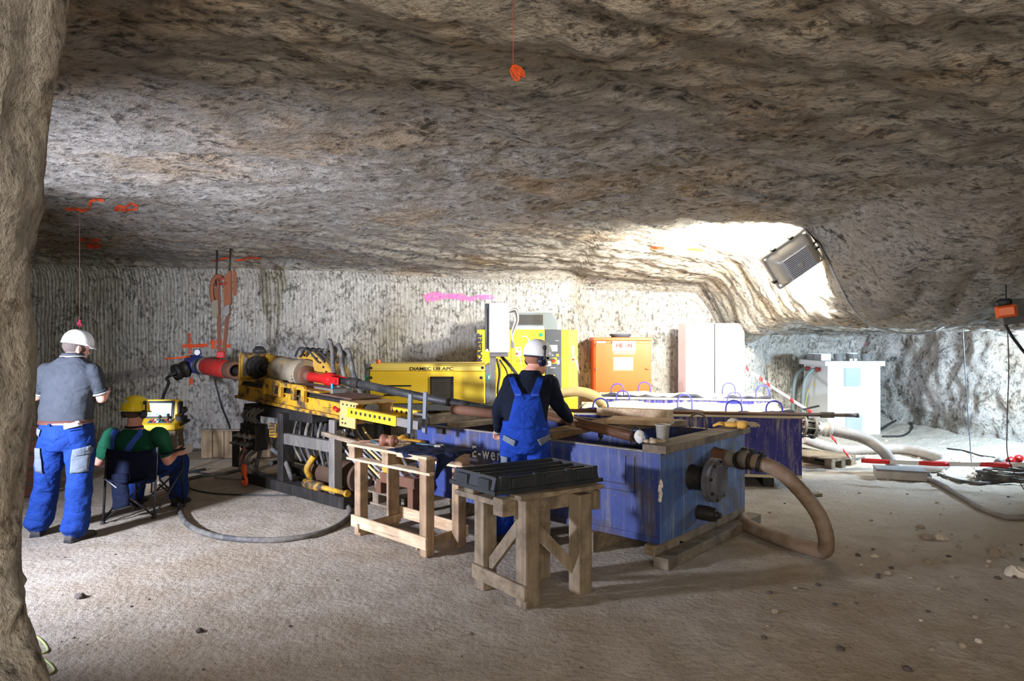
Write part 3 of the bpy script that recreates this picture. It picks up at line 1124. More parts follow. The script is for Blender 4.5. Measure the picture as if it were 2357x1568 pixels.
# ------------------------------------------------------------------ hose looping off the front tank
hs = thing('suction_hose', 'thick muddy brown hose looping from the front tank down onto the floor', 'hose', (2.7, 5.6, 0))
h0 = tl(-0.03, -0.93, 0.71)
pts = [h0, tl(-0.22, -0.94, 0.70), P(1720, 1058, 5.55), P(1790, 1083, 5.38), P(1853, 1142, 5.25), P(1893, 1205, 5.2), P(1908, 1262, 5.22),
       V((2.34, 5.40, 0.062)), V((2.18, 5.72, 0.062)), V((2.09, 6.05, 0.062)), V((2.12, 6.5, 0.06)), V((2.02, 6.9, 0.06)), V((1.85, 7.25, 0.06))]
pts[6] = V((2.42, 5.27, 0.085))
cp_ = catmull(pts, 10)
m = MB()
rs = [0.058 + (0.0022 if k % 2 else 0) for k in range(len(cp_))]
m.tube(cp_, rs, 16)
m.build('hose_body', M_HOSE, hs, world=True)
sl_ = catmull(pts, 10)[3:22]
m = MB().tube(sl_, [0.068 + 0.004 * math.sin(k * 1.3) for k in range(len(sl_))], 16)
m.build('sleeve', mat_plain('grey_tape_sleeve', srgb(112, 106, 98), 0.7, 0, 0.5, srgb(70, 62, 54), 12, 0.3), hs, world=True)
for k in (12, 15, 18, 22, 25):
    q, dq = cp_[k], (cp_[k + 1] - cp_[k - 1]).normalized()
    MB().cyl(q - dq * 0.012, q + dq * 0.012, 0.078, n=20).box(q + V((0, 0, 0.085)), (0.03, 0.03, 0.02)).build('hose_clamp', M_DSTEEL, hs, world=True)

# ------------------------------------------------------------------ two long blue tanks behind
def long_tank(name, label, A, B, depth, z0, z1, hooks, tarp_seed, out):
    """A = front right corner, B = front left corner (floor plan)"""
    A, B = V(A), V(B)
    u = (B - A).normalized()
    v = V((-u.y, u.x, 0)) if V((-u.y, u.x, 0)).y > 0 else V((u.y, -u.x, 0))
    L = (B - A).length
    root = thing(name, label, 'tank', (A.x, A.y, 0))
    q = lambda a, b, z: A + u * a + v * b + V((0, 0, z))
    def slab(mbb, a0, a1, b0, b1, c0, c1):
        vs = [q(a, b, c) for c in (c0, c1) for b in (b0, b1) for a in (a0, a1)]
        mbb.add(vs, [(0, 2, 3, 1), (4, 5, 7, 6), (0, 1, 5, 4), (2, 6, 7, 3), (0, 4, 6, 2), (1, 3, 7, 5)])
    m = MB()
    slab(m, 0, L, 0, 0.012, z0, z1)
    slab(m, 0, L, depth - 0.012, depth, z0, z1)
    slab(m, 0, 0.012, 0, depth, z0, z1)
    slab(m, L - 0.012, L, 0, depth, z0, z1)
    slab(m, 0, L, 0, depth, z0, z0 + 0.012)
    m.build('shell', M_BLUE2, root, 0.004, world=True)
    m = MB()
    slab(m, 0, L, -0.012, 0, z0, z0 + 0.035)
    slab(m, 0, L, -0.010, 0.02, z1, z1 + 0.03)
    slab(m, 0, L, depth - 0.06, depth + 0.01, z1, z1 + 0.03)
    m.build('crusted_rail', M_CRUST, root, 0.004, world=True)
    # sheet drawn over the tank, sagging and ragged along its front edge
    r2 = random.Random(tarp_seed)
    n, k = 70, 16
    gr, ed = [], []
    for i in range(n + 1):
        a = L * (0.01 + 0.97 * i / n)
        row = []
        wob = 0.016 * math.sin(i * 0.37 + tarp_seed) + 0.010 * math.sin(i * 0.9) + r2.uniform(-0.004, 0.004)
        for j in range(k + 1):
            b = depth * (0.16 + 0.83 * j / k)
            z = z1 + 0.045 + 0.018 * math.sin(i * 0.23 + j * 0.5) - 0.03 * math.sin(PI * j / k) + (wob if j < 3 else 0.3 * wob)
            row.append(q(a, b, z))
        gr.append(row)
        ed.append((row[0] + V((0, 0, 0.006)), row[0] - V((0, 0, 0.035 + 1.2 * wob * (1 if wob > 0 else 0.4)))))
    m = MB().grid(gr)
    m.build('cover_sheet', M_CRUST, root, world=True, mods=(('SOLIDIFY', dict(thickness=0.006)),))
    m = MB().grid([[e[0], e[0].lerp(e[1], 0.5), e[1]] for e in ed])
    m.build('sheet_edge', mat_plain('dark_sheet_edge_%d' % tarp_seed, srgb(38, 40, 54), 0.7, 0, 0.3), root, world=True, mods=(('SOLIDIFY', dict(thickness=0.012)),))
    m = MB()
    slab(m, 0.02, L - 0.02, 0.02, depth - 0.02, z1 - 0.10, z1 - 0.06)
    m.build('slurry', M_TANKIN, root, world=True)
    for (a, b, al) in hooks:
        dr = u if al else v
        c = q(a, b, z1)
        h_ = hook_mb(c, dr, 0.18, 0.20, 0.010)
        h_.build('lifting_loop', M_BLUEHOOK, root, world=True)
    for (a0, a1) in ((0.3, 0.42), (L - 0.5, L - 0.38), (L * 0.5, L * 0.5 + 0.12)):
        m = MB()
        slab(m, a0, a1, 0.03, depth, 0.0, z0)
        m.build('skid', M_DSTEEL, root, world=True)
    return root, q, L


mt, MQ, ML = long_tank('settling_tank', 'long deep-blue steel tank with white runs behind the front tank', (3.335, 7.85, 0), (0.75, 8.30, 0), 1.40, 0.11, 0.80,
                       ((0.30, 0.02, True), (2.30, 0.02, True), (1.25, 0.80, True), (0.75, 0.02, True), (2.05, 1.36, True), (0.55, 1.36, True)), 1, None)
bt, BQ, BL = long_tank('settling_tank', 'rearmost long blue tank right in front of the cabinets', (3.62, 9.40, 0), (1.22, 9.82, 0), 0.86, 0.11, 0.86,
                       ((0.10, 0.35, True), (0.5, 0.82, True), (1.75, 0.82, True), (2.15, 0.35, True)), 2, None)

# steel rod lying across the tanks
ra, rb = P(1238, 944, 7.95), P(1976, 956.5, 7.72)
rod = thing('drill_rod', 'long thin rusty rod lying across the blue tanks with a coupling at its right end', 'rod', (ra + rb) / 2)
rd_ = (rb - ra).normalized()
MB().cyl(ra, ra.lerp(rb, 0.90), 0.021, n=14).build('rod_body', M_RUST, rod, world=True)
MB().cyl(ra.lerp(rb, 0.885), ra.lerp(rb, 0.925), 0.034, n=16).build('coupling', M_STEEL, rod, 0.002, world=True)
MB().cyl(ra.lerp(rb, 0.925), rb, 0.021, n=14).cyl(rb - rd_ * 0.03, rb, 0.026, n=14).build('rod_tip', M_STEEL, rod, world=True)

# cream hose arching between the tanks and the compressor
pts = [P(1250, 952, 8.55), P(1262, 915, 8.6), P(1296, 905, 8.6), P(1335, 902, 8.55), P(1370, 913, 8.5), P(1390, 937, 8.45), P(1394, 956, 8.42)]
m = MB().tube(catmull(pts, 10), 0.062, 16)
solo('cream_hose', m, M_CREAMHOSE, 'thick cream hose arching into the blue tank right of the man', 'hose')
# ------------------------------------------------------------------ pallet table
pt_o = V((-0.67, 5.33, 0.0))
PA = math.atan2(0.678, -0.735)
pal = thing('work_table', 'rough work table made of a pallet on four posts, with a dark cloth on it', 'table', pt_o, PA)
pal_m = wm(pal)
pw = lambda x, y, z: pal_m @ V((x, y, z))
PL, PW, PT = 1.09, 0.44, 0.79
for i in range(4):
    y0 = 0.012 - i * 0.122
    mb = MB()
    xs_ = [(-0.03 + 0.012 * rnd.random(), PL - 0.02 * rnd.random())]
    mb.bx(xs_[0][0], xs_[0][1], y0 - 0.108, y0, PT - 0.022, PT)
    mb.build('deck_board', M_WOOD, pal, 0.003)
for x in (-0.01, 0.48, 0.96):
    mb = MB().bx(x, x + 0.10, -0.478 + 0.012, 0.008, PT - 0.044, PT - 0.0225)
    mb.build('cross_board', M_WOODZ, pal, 0.002)
    for y in (0.005, -0.375):
        MB().bx(x + 0.002, x + 0.098 - 0.01, y - 0.09, y, PT - 0.122, PT - 0.0445).build('spacer_block', M_WOODZ, pal, 0.003)
for y in (0.010, -0.376):
    MB().bx(-0.05, PL - 0.01, y - 0.098, y, PT - 0.144, PT - 0.1225).build('bottom_board', M_WOOD, pal, 0.003)
for (x, y) in ((0.0, 0.0), (0.885, 0.0), (0.0, -0.345), (0.885, -0.345)):
    MB().bx(x, x + 0.085, y - 0.085, y, 0, PT - 0.145).build('post', M_WOODZ, pal, 0.005)
MB().beam((-0.02, 0.013, 0.115), (0.99, 0.013, 0.125), 0.022, 0.10).build('rail', M_WOOD, pal, 0.003)
MB().beam((-0.005, -0.442, 0.125), (0.96, -0.442, 0.135), 0.022, 0.10).build('rail', M_WOOD, pal, 0.003)
MB().beam((0.098, 0.02, 0.085), (0.098, -0.43, 0.085), 0.022, 0.075).build('side_rail', M_WOODZ, pal, 0.003)
MB().beam((0.872, 0.035, 0.075), (0.872, -0.43, 0.085), 0.022, 0.075).build('side_rail', M_WOODZ, pal, 0.003)

# dark cloth hanging over the right end
nx_, ny_ = 34, 26
gr = []
for i in range(nx_ + 1):
    row = []
    for j in range(ny_ + 1):
        s, t = i / nx_, j / ny_
        x = 0.50 - 0.74 * s
        y = 0.0 - 0.42 * t + 0.04 * math.sin(6 * s)
        z = PT + 0.012 + 0.012 * mnoise.noise(V((x * 9, y * 9, 0))) + 0.010 * abs(mnoise.noise(V((x * 20, y * 14, 3))))
        edge = -0.05 + 0.03 * math.sin(t * 9)
        if x < edge:
            o = edge - x
            ln = 0.12 + 0.95 * max(0, 1 - 1.25 * t) * (0.7 + 0.3 * math.sin(t * 7 + 1))
            x = edge - min(o, 0.035) - 0.02 * mnoise.noise(V((o * 8, t * 8, 5)))
            z = z - max(0, o - 0.02) * ln
        if y > 0.0 and x < 0.25:
            z -= y * 1.2
        row.append(pw(x, y, z))
    gr.append(row)
M_NAVYCLOTH = mat_cloth('dark_navy_cloth', srgb(26, 34, 58), 0.85, 0.5, 0.9, 14)
solo('cloth', MB().grid(gr), M_NAVYCLOTH, 'dark navy cloth lying crumpled over the right end of the pallet table', 'cloth', mods=(('SOLIDIFY', dict(thickness=0.008)),))

# tools on the table
sp = MB()
c0 = pw(0.62, -0.11, PT + 0.055)
axd = (pw(0, 0, 0) - pw(1, 0.35, 0)).normalized()
sp.lathe(c0 - axd * 0.07, axd, [(0, 0.03), (0.004, 0.052), (0.035, 0.05), (0.05, 0.026), (0.085, 0.026), (0.10, 0.05), (0.125, 0.052), (0.13, 0.02), (0.16, 0.018), (0.162, 0.008)], 28)
solo('wire_spool', sp, mat_plain('brown_spool', srgb(122, 78, 58), 0.55, 0, 0.3), 'brown grooved roller lying on the pallet table', 'roller', bevel=0.0)


def wrench(a, b, mat, name, label, r=0.012, jaw=0.03):
    a, b = V(a), V(b)
    d = (b - a).normalized()
    s = d.cross(V((0, 0, 1))).normalized()
    root = thing(name, label, 'wrench', (a + b) / 2 - V((0, 0, r)), group='hand tools on the pallet table')
    MB().tube([a, a.lerp(b, 0.5), b], [r * 1.1, r * 0.8, r], 8).build('handle', mat, root, world=True)
    m = MB()
    m.box(b + d * 0.02, (jaw * 1.2, jaw * 2.0, 0.02), Matrix((( d.x, s.x, 0), (d.y, s.y, 0), (0, 0, 1))))
    m.box(b + d * 0.05 + s * 0.022, (jaw * 1.2, jaw * 0.7, 0.02), Matrix(((d.x, s.x, 0), (d.y, s.y, 0), (0, 0, 1))))
    m.box(b + d * 0.05 - s * 0.022, (jaw * 1.2, jaw * 0.7, 0.02), Matrix(((d.x, s.x, 0), (d.y, s.y, 0), (0, 0, 1))))
    m.build('jaw', M_STEEL, root, 0.003, world=True)


M_TEAL = mat_plain('teal_tool', srgb(40, 70, 84), 0.5, 0, 0.3)
wrench(pw(0.93, -0.14, PT + 0.018), pw(0.74, -0.10, PT + 0.018), M_TEAL, 'wrench', 'dark teal wrench with a bright jaw lying left of the brown roller')
wrench(pw(0.98, -0.06, PT + 0.016), pw(0.78, -0.27, PT + 0.018), M_RUST, 'wrench', 'long brown wrench lying along the left end of the pallet table')
wrench(pw(0.55, -0.30, PT + 0.018), pw(0.30, -0.36, PT + 0.018), M_TEAL, 'wrench', 'dark teal wrench lying right of the brown roller')

# ------------------------------------------------------------------ tray table
FO = V((0.10, 4.37, 0))
DR = V((math.cos(math.radians(33)), math.sin(math.radians(33)), 0))
DL = V((math.cos(math.radians(131)), math.sin(math.radians(131)), 0))
MT = Matrix(((DR.x, DL.x, 0, FO.x), (DR.y, DL.y, 0, FO.y), (0, 0, 1, 0), (0, 0, 0, 1)))
tt = thing('timber_trestle', 'weathered timber trestle nearest the camera carrying the black tray', 'trestle', FO)
tw = lambda x, y, z: MT @ V((x, y, z))
for (x, y, zt) in ((0, 0, 0.69), (0.43, 0, 0.67), (0, 0.43, 0.62), (0.43, 0.40, 0.66)):
    m = MB(MT).bx(x - 0.055, x + 0.055, y - 0.05, y + 0.05, 0, zt)
    m.build('leg', M_OLDWOODZ, tt, 0.006, world=True)
m = MB(MT).bx(-0.15, 0.56, 0.052, 0.15, 0.575, 0.69)
m.build('top_beam', M_OLDWOOD, tt, 0.006, world=True)
m = MB(MT).bx(-0.10, 0.58, -0.06, 0.05, 0.692, 0.722)
m.build('top_board', M_OLDWOOD, tt, 0.004, world=True)
m = MB(MT).bx(-0.12, 0.55, 0.40, 0.50, 0.662, 0.722)
m.build('top_beam', M_OLDWOOD, tt, 0.006, world=True)
m = MB(MT).bx(-0.115, -0.02, 0.08, 0.62, 0.622, 0.66)
m.build('side_beam', M_OLDWOOD, tt, 0.005, world=True)
m = MB(MT).bx(0.487, 0.54, -0.07, 0.10, 0.56, 0.690)
m.build('end_block', M_OLDWOODZ, tt, 0.005, world=True)
m = MB(MT).beam((-0.07, -0.07, 0.105), (-0.07, 0.47, 0.125), 0.025, 0.095)
m.build('stretcher', M_OLDWOOD, tt, 0.004, world=True)
m = MB(MT).beam((0.0, 0.41, 0.13), (-0.0, 0.02, 0.56), 0.03, 0.075)
m.build('brace', M_OLDWOODZ, tt, 0.004, world=True)
m = MB(MT).beam((0.40, 0.03, 0.16), (0.04, 0.03, 0.52), 0.03, 0.075)
m.build('brace', M_OLDWOODZ, tt, 0.004, world=True)
m = MB(MT).cyl((0.0, 0.44, 0.575), (0.42, 0.42, 0.56), 0.02, n=10)
m.build('cross_bar', M_OLDWOOD, tt, world=True)

# black core tray
TF = V((-0.10, 4.32, 0.723))
TRD = V((math.cos(math.radians(31)), math.sin(math.radians(31)), 0))
TLD = V((math.cos(math.radians(129)), math.sin(math.radians(129)), 0))
MTR = Matrix(((TRD.x, TLD.x, 0, TF.x), (TRD.y, TLD.y, 0, TF.y), (0, 0, 1, TF.z), (0, 0, 0, 1)))
tray = thing('core_tray', 'black plastic core tray with four long channels on the timber trestle', 'tray', TF)
M_TRAY = mat_plain('black_tray_plastic', srgb(38, 42, 46), 0.38, 0, 0.25, srgb(78, 80, 80), 5, 0.05)
A_, B_, H_ = 0.80, 0.46, 0.105
m = MB(MTR)
# sloping skirt walls, flared at the bottom
def skirt(p0, p1, p2, p3):
    pass
o1, o2 = -0.022, 0.0
for (x0, y0, x1, y1, nx, ny) in ((0, 0, A_, 0, 0, -1), (A_, 0, A_, B_, 1, 0), (A_, B_, 0, B_, 0, 1), (0, B_, 0, 0, -1, 0)):
    f = 0.022
    v_ = [(x0 + nx * f - (ny != 0) * 0, y0 + ny * f, 0.0), (x1 + nx * f, y1 + ny * f, 0.0), (x1, y1, H_), (x0, y0, H_),
          (x1 - nx * 0.016, y1 - ny * 0.016, H_), (x0 - nx * 0.016, y0 - ny * 0.016, H_), (x1 - nx * 0.016, y1 - ny * 0.016, 0.012), (x0 - nx * 0.016, y0 - ny * 0.016, 0.012)]
    m.add(v_, [(0, 1, 2, 3), (3, 2, 4, 5), (5, 4, 6, 7), (0, 7, 6, 1)])
m.bx(0, A_, 0, B_, 0.0, 0.014)
m.bx(-0.03, A_ + 0.03, -0.03, -0.018, 0.0, 0.026)
m.bx(-0.03, -0.018, -0.03, B_ + 0.03, 0.0, 0.026)
m.bx(A_ + 0.018, A_ + 0.03, -0.03, B_ + 0.03, 0.0, 0.026)
m.bx(-0.03, A_ + 0.03, B_ + 0.018, B_ + 0.03, 0.0, 0.026)
m.build('tray_body', M_TRAY, tray, world=True)
for k in range(1, 4):
    y = B_ * k / 4
    MB(MTR).bx(0.012, A_ - 0.012, y - 0.006, y + 0.006, 0.012, H_ - 0.008).build('channel_divider', M_TRAY, tray, 0.002, world=True)
for x in (0.17, 0.43, 0.68):
    MB(MTR).bx(x - 0.07, x + 0.07, -0.030, 0.004, 0.03, H_ - 0.012).build('side_panel', M_TRAY, tray, 0.005, world=True)
for x in (0.045, 0.30, 0.555, 0.775):
    MB(MTR).bx(x - 0.022, x + 0.022, -0.014, 0.012, 0.02, H_ + 0.007).build('stacking_lug', M_DGREY if False else M_TRAY, tray, 0.003, world=True)
for y in (0.10, 0.34):
    MB(MTR).bx(-0.030, 0.004, y - 0.06, y + 0.06, 0.02, H_ - 0.015).build('side_panel', M_TRAY, tray, 0.005, world=True)
    MB(MTR).bx(0.0, 0.014, y + 0.075, y + 0.11, 0.02, H_ + 0.007).build('stacking_lug', M_TRAY, tray, 0.003, world=True)

# ------------------------------------------------------------------ power unit (yellow, long)
def label_plate(root, x0, x1, z0, z1, y, mat, name):
    return MB().bx(x0, x1, y - 0.004, y, z0, z1).build(name, mat, root)


pu = thing('power_unit', 'low long yellow hydraulic power unit with a square black grille', 'power unit', (-1.12, 9.2, 0))
a, b = -0.86, 0.87
YB = 0.85                      # depth
MB().bx(a, b, 0, YB, 0.75, 0.845).build('base', M_GREY, pu, 0.01)
MB().bx(a + 0.06, b - 0.11, -0.012, YB, 0.848, 1.285).build('side_panel', M_YELLOW, pu, 0.012)
m = MB()
m.prism([(-0.012, 1.288), (YB, 1.288), (YB, 1.385), (0.05, 1.385), (-0.012, 1.35)], b - a - 0.17, ((a + b - 0.05) / 2, 0, 0), (0, 1, 0), (0, 0, 1))
m.build('hood', mat_plain('faded_yellow', srgb(246, 218, 96), 0.5, 0, 0.25, srgb(236, 230, 180), 3), pu, 0.012)
for (x0, x1) in ((a, a + 0.058), (b - 0.108, b)):
    MB().bx(x0, x1, -0.006, YB, 0.848, 1.375).build('corner_post', M_GREY, pu, 0.012)
gf = MB()
gx0, gx1, gz0, gz1 = 0.02, 0.335, 0.905, 1.215
gf.bx(gx0, gx0 + 0.03, -0.03, 0, gz0, gz1).bx(gx1 - 0.03, gx1, -0.03, 0, gz0, gz1).bx(gx0, gx1, -0.03, 0, gz0, gz0 + 0.03).bx(gx0, gx1, -0.03, 0, gz1 - 0.03, gz1)
grl = gf.build('grille', M_BLACK, pu, 0.008)
MB().bx(gx0 + 0.03, gx1 - 0.03, -0.016, -0.013, gz0 + 0.03, gz1 - 0.03).build('grille_backing', mat_plain('grille_dark', srgb(28, 28, 30), 0.7, 0, 0), grl)
m = MB()
for k in range(15):
    x = gx0 + 0.035 + (gx1 - gx0 - 0.07) * k / 14
    m.bx(x - 0.0018, x + 0.0018, -0.0235, -0.020, gz0 + 0.03, gz1 - 0.03)
    z = gz0 + 0.035 + (gz1 - gz0 - 0.07) * k / 14
    m.bx(gx0 + 0.03, gx1 - 0.03, -0.0245, -0.021, z - 0.0018, z + 0.0018)
m.build('mesh', M_STEEL, grl)
label_plate(pu, -0.60, -0.235, 1.08, 1.10, -0.0125, M_INK, 'stripe')
label_plate(pu, -0.60, -0.235, 0.955, 0.977, -0.0125, M_INK, 'stripe')
text_mb('DIAMEC U8 APC', (0.035, -0.0135, 1.300), (1, 0, 0), (0, 0, 1), 0.043, 0.018, 0.002, 'CENTER', 1.02, 0.585).build('lettering', M_INK, pu)
text_mb('Copco', (-0.235, -0.0135, 1.005), (1, 0, 0), (0, 0, 1), 0.045, 0.006, 0.002, 'RIGHT', 1.0, None, 0.3).build('lettering', M_INK, pu)
for (x, z) in ((-0.775, 1.33), (-0.775, 1.20), (0.72, 1.335), (0.70, 1.20)):
    MB().cyl((x, -0.03, z), (x, -0.01, z), 0.018, n=14).box((x, -0.034, z - 0.004), (0.02, 0.012, 0.03)).build('latch', M_DSTEEL, pu)
label_plate(pu, -0.85, -0.815, 1.16, 1.23, -0.0065, M_GREEN, 'safety_sticker')
label_plate(pu, 0.785, 0.845, 1.165, 1.245, -0.0065, M_GREEN, 'safety_sticker')
text_mb('8', (0.815, -0.0110, 1.182), (1, 0, 0), (0, 0, 1), 0.045, 0.01, 0.001).build('sticker_print', M_PAPER, pu)
MB().cyl((-0.70, 0.10, 1.385), (-0.70, 0.10, 1.44), 0.028, n=14).build('beacon', mat_plain('orange_beacon', srgb(250, 120, 80), 0.3, 0, 0), pu)
for x in (a + 0.12, 0.0, b - 0.12):
    MB().bx(x - 0.08, x + 0.08, 0.05, YB - 0.03, 0.0, 0.748).build('support', M_DSTEEL, pu, 0.01)

# ------------------------------------------------------------------ compressor (tall yellow)
kc = thing('compressor', 'tall yellow compressor cabinet with a grey control strip and a vent hood on top', 'compressor', (0.2, 10.15, 0))
xo = lambda px, Y=10.15: (px - CX) / F * Y - 0.2
x0, x1, x2, x3, x4, x5 = xo(1098), xo(1176), xo(1255), xo(1292), xo(1309), xo(1331)
KT = 1.86
MB().bx(x0, x4, 0.0, 0.85, 0.06, KT).build('body', M_YELLOW, kc, 0.012)
MB().bx(x0, x4 + 0.1, 0.05, 0.85, 0.0, 0.06).build('plinth', M_DGREY, kc, 0.004)
MB().bx(x0 + 0.02, x1 - 0.004, -0.02, -0.001, 0.12, KT - 0.02).build('door', M_YELLOW, kc, 0.008)
MB().bx(x1 + 0.004, x2 - 0.006, -0.02, -0.001, 0.12, KT - 0.005).build('door', M_YELLOW, kc, 0.008)
cpn = MB().bx(x2, x3, -0.03, -0.001, 0.10, KT).build('control_strip', M_DGREY, kc, 0.006)
m = MB()
m.prism([(x3, -0.02), (x4, -0.02), (x5, 0.10), (x5, 0.85), (x4, 0.85), (x4 - 0.0, 0.0), (x3, 0.0)], KT - 0.06, (0, 0, (KT + 0.06) / 2), (1, 0, 0), (0, 1, 0))
m.build('side_panel', M_YELLOW, kc, 0.006)
hd = MB()
hx0, hx1 = xo(1186), xo(1281)
hd.prism([(hx0, KT), (hx1 + 0.02, KT), (hx1 + 0.02, KT + 0.12), (hx1 - 0.06, KT + 0.255), (hx0, KT + 0.255)], 0.5, (0, 0.28, 0), (1, 0, 0), (0, 0, 1))
hood = hd.build('vent_hood', mat_plain('galvanised_duct', srgb(120, 128, 130), 0.5, 0.2, 0.1), kc, 0.008)
gm = MB()
hg0, hg1 = hx0 + 0.02, xo(1250)
MB().bx(hg0, hg1, 0.024, 0.027, KT + 0.075, KT + 0.225).build('vent_opening', M_INK, hood)
for k in range(22):
    x = hg0 + (hg1 - hg0) * k / 21
    gm.bx(x - 0.0015, x + 0.0015, 0.018, 0.022, KT + 0.075, KT + 0.225)
for k in range(9):
    z = KT + 0.075 + 0.15 * k / 8
    gm.bx(hg0, hg1, 0.017, 0.021, z - 0.0015, z + 0.0015)
gm.build('vent_mesh', M_STEEL, hood)
MB().bx(hg0 - 0.01, hg1 + 0.01, 0.0, 0.03, KT + 0.002, KT + 0.05).build('hood_lip', M_WHITE, hood, 0.004)
text_mb('KAESER', (xo(1109), -0.0215, 1.60), (0, 0, 1), (-1, 0, 0), 0.075, 0.055, 0.002, 'CENTER', 1.1, 0.44).build('lettering', mat_plain('navy_ink', srgb(40, 44, 70), 0.6, 0, 0), kc)
text_mb('CSD 105', (xo(1158), -0.0215, 1.385), (1, 0, 0), (0, 0, 1), 0.032, 0.01, 0.001, 'CENTER', 1.1).build('lettering', M_INK, kc)
text_mb('SIGMA', (xo(1196), -0.0215, 1.385), (1, 0, 0), (0, 0, 1), 0.028, 0.008, 0.001).build('lettering', M_INK, kc)
label_plate(kc, xo(1241), xo(1249), KT - 0.10, KT - 0.05, -0.0205, M_GREEN, 'sticker')
label_plate(kc, xo(1186), xo(1200), 1.47, 1.60, -0.0205, M_PAPER, 'warning_notice')
label_plate(kc, xo(1192), xo(1198), 1.55, 1.59, -0.0255, M_YELLOW, 'warning_symbol')
label_plate(kc, xo(1187), xo(1192), 1.485, 1.52, -0.0255, M_REDINK, 'warning_symbol')
dp = MB().bx(x2 + 0.035, x3 - 0.06, -0.036, -0.0305, 1.535, 1.635).build('display', mat_plain('display_bezel', srgb(150, 154, 158), 0.4, 0, 0), cpn, 0.003)
MB().bx(x2 + 0.05, x3 - 0.075, -0.038, -0.0365, 1.55, 1.62).build('screen', mat_plain('lcd_glass', srgb(178, 186, 180), 0.2, 0, 0), dp)
MB().cyl((x3 - 0.11, -0.031, 1.402), (x3 - 0.11, -0.055, 1.402), 0.028, n=20).build('emergency_stop', M_REDINK, cpn, 0.003)
MB().bx(x3 - 0.150, x3 - 0.07, -0.0318, -0.0303, 1.36, 1.445).build('stop_plate', M_YELLOW, cpn)
for (dx0, dx1, z0, z1, mt_, nm) in ((0.015, 0.085, 1.32, 1.395, M_PAPER, 'notice'), (0.175, 0.21, 1.345, 1.41, M_PAPER, 'notice'), (0.16, 0.20, 1.465, 1.50, M_YELLOW, 'sticker'),
                                    (0.04, 0.12, 1.475, 1.488, M_PAPER, 'badge'), (0.08, 0.15, 1.29, 1.30, M_PAPER, 'badge'), (0.15, 0.20, 1.695, 1.70, M_PAPER, 'badge')):
    MB().bx(x2 + dx0, x2 + dx1, -0.0325, -0.0303, z0, z1).build(nm, mt_, cpn)
MB().prism([(-0.02, 0), (0.02, 0), (0, 0.04)], 0.003, (x2 + 0.13, -0.032, 1.16), (1, 0, 0), (0, 0, 1)).build('warning_triangle', M_YELLOW, cpn)
sw = MB().bx(x2 + 0.11, x2 + 0.17, -0.05, -0.0305, 1.07, 1.13)
sw.build('main_switch', M_GREY, cpn, 0.003)
label_plate(kc, xo(1310), xo(1322), 1.38, 1.62, 0.03, M_PAPER, 'notice')
label_plate(kc, xo(1310), xo(1322), 1.40, 1.43, 0.026, M_REDINK, 'notice_stripe')
tg = MB()
for k in range(4):
    b_ = V((xo(1319), 0.02, 1.50))
    tg.tube([b_, b_ + V((0.03 + 0.01 * k, -0.02, -0.05 - 0.03 * k)), b_ + V((0.035 + 0.02 * k, -0.02, -0.14 - 0.05 * k))], [0.006, 0.008, 0.003], 6)
tg.build('tied_ribbon', mat_plain('cream_ribbon', srgb(236, 216, 180), 0.7, 0, 0), kc)
m = MB().tube(catmull([V((xo(1200), -0.02, 1.75)), V((xo(1210), -0.05, 1.76)), V((xo(1217), -0.04, 1.70)), V((xo(1219), -0.03, 1.6))], 6), 0.008, 8)
m.build('sensor_cable', M_WHITE, kc)

# ------------------------------------------------------------------ white control box on a grey post
cb = thing('control_box', 'white control box standing high on a grey steel post between the yellow machines', 'control box', (-0.19, 8.95, 0))
xc = lambda px: (px - CX) / F * 8.95 + 0.19
zc = lambda py: CAMZ - (py - CY) / F * 8.95
BX0, BX1, BZ0, BZ1 = xc(1126), xc(1172), zc(812), zc(697)
MB().bx(BX0, BX1, -0.02, 0.30, BZ0, BZ1).build('box', M_WHITE, cb, 0.02)
MB().bx(xc(1116), BX0 - 0.002, 0.0, 0.27, BZ0 + 0.02, BZ1 - 0.01).build('side_door', mat_plain('shaded_door', srgb(60, 62, 66), 0.5, 0, 0.1), cb, 0.006)
MB().cyl((xc(1119), -0.02, BZ0 + 0.02), (xc(1119), -0.02, BZ1 - 0.08), 0.006, n=8).build('hinge_rod', M_STEEL, cb)
MB().cyl((xc(1121), -0.045, BZ0 + 0.03), (xc(1121), -0.0, BZ0 + 0.03), 0.02, n=14).build('knob', M_WHITE, cb, 0.003)
MB().bx(BX0, xc(1170), 0.02, 0.26, BZ0 - 0.055, BZ0 - 0.001).build('bracket', M_STEEL, cb, 0.006)
MB().bx(xc(1127), xc(1141), 0.06, 0.16, 0.0, BZ0 - 0.056).build('post', M_STEEL, cb, 0.006)
MB().bx(xc(1120), xc(1150), -0.05, 0.28, 0.0, 0.02).build('foot_plate', M_STEEL, cb, 0.003)
for k in range(5):
    dx = 0.012 * k
    p_ = [V((BX1 + 0.0, 0.12 + 0.03 * k, zc(722) + dx)), V((BX1 + 0.055 + dx, 0.10 + 0.03 * k, zc(722) + dx * 1.5)), V((BX1 + 0.075 + dx, 0.10 + 0.03 * k, zc(738))),
          V((BX1 + 0.03 + 0.7 * dx, 0.10 + 0.03 * k, zc(765))), V((BX1 + 0.05 - 0.5 * dx, 0.1 + 0.02 * k, zc(790))), V((BX1 + 0.02, 0.12 + 0.02 * k, zc(800)))]
    MB().tube(catmull(p_, 6), 0.007, 8).build('cable', (M_WHITE, M_GREYHOSE, M_BLACK)[k % 3], cb)
MB().bx(BX1 + 0.015, BX1 + 0.07, 0.06, 0.2, zc(802), zc(788)).build('cable_gland', M_GREYHOSE, cb, 0.004)

# cables running down from it behind the man
def cable(name, pts, r, mat, label, cat='cable', group=None, n=8, seg=8):
    return solo(name, MB().tube(catmull(pts, seg), r, n), mat, label, cat, group)


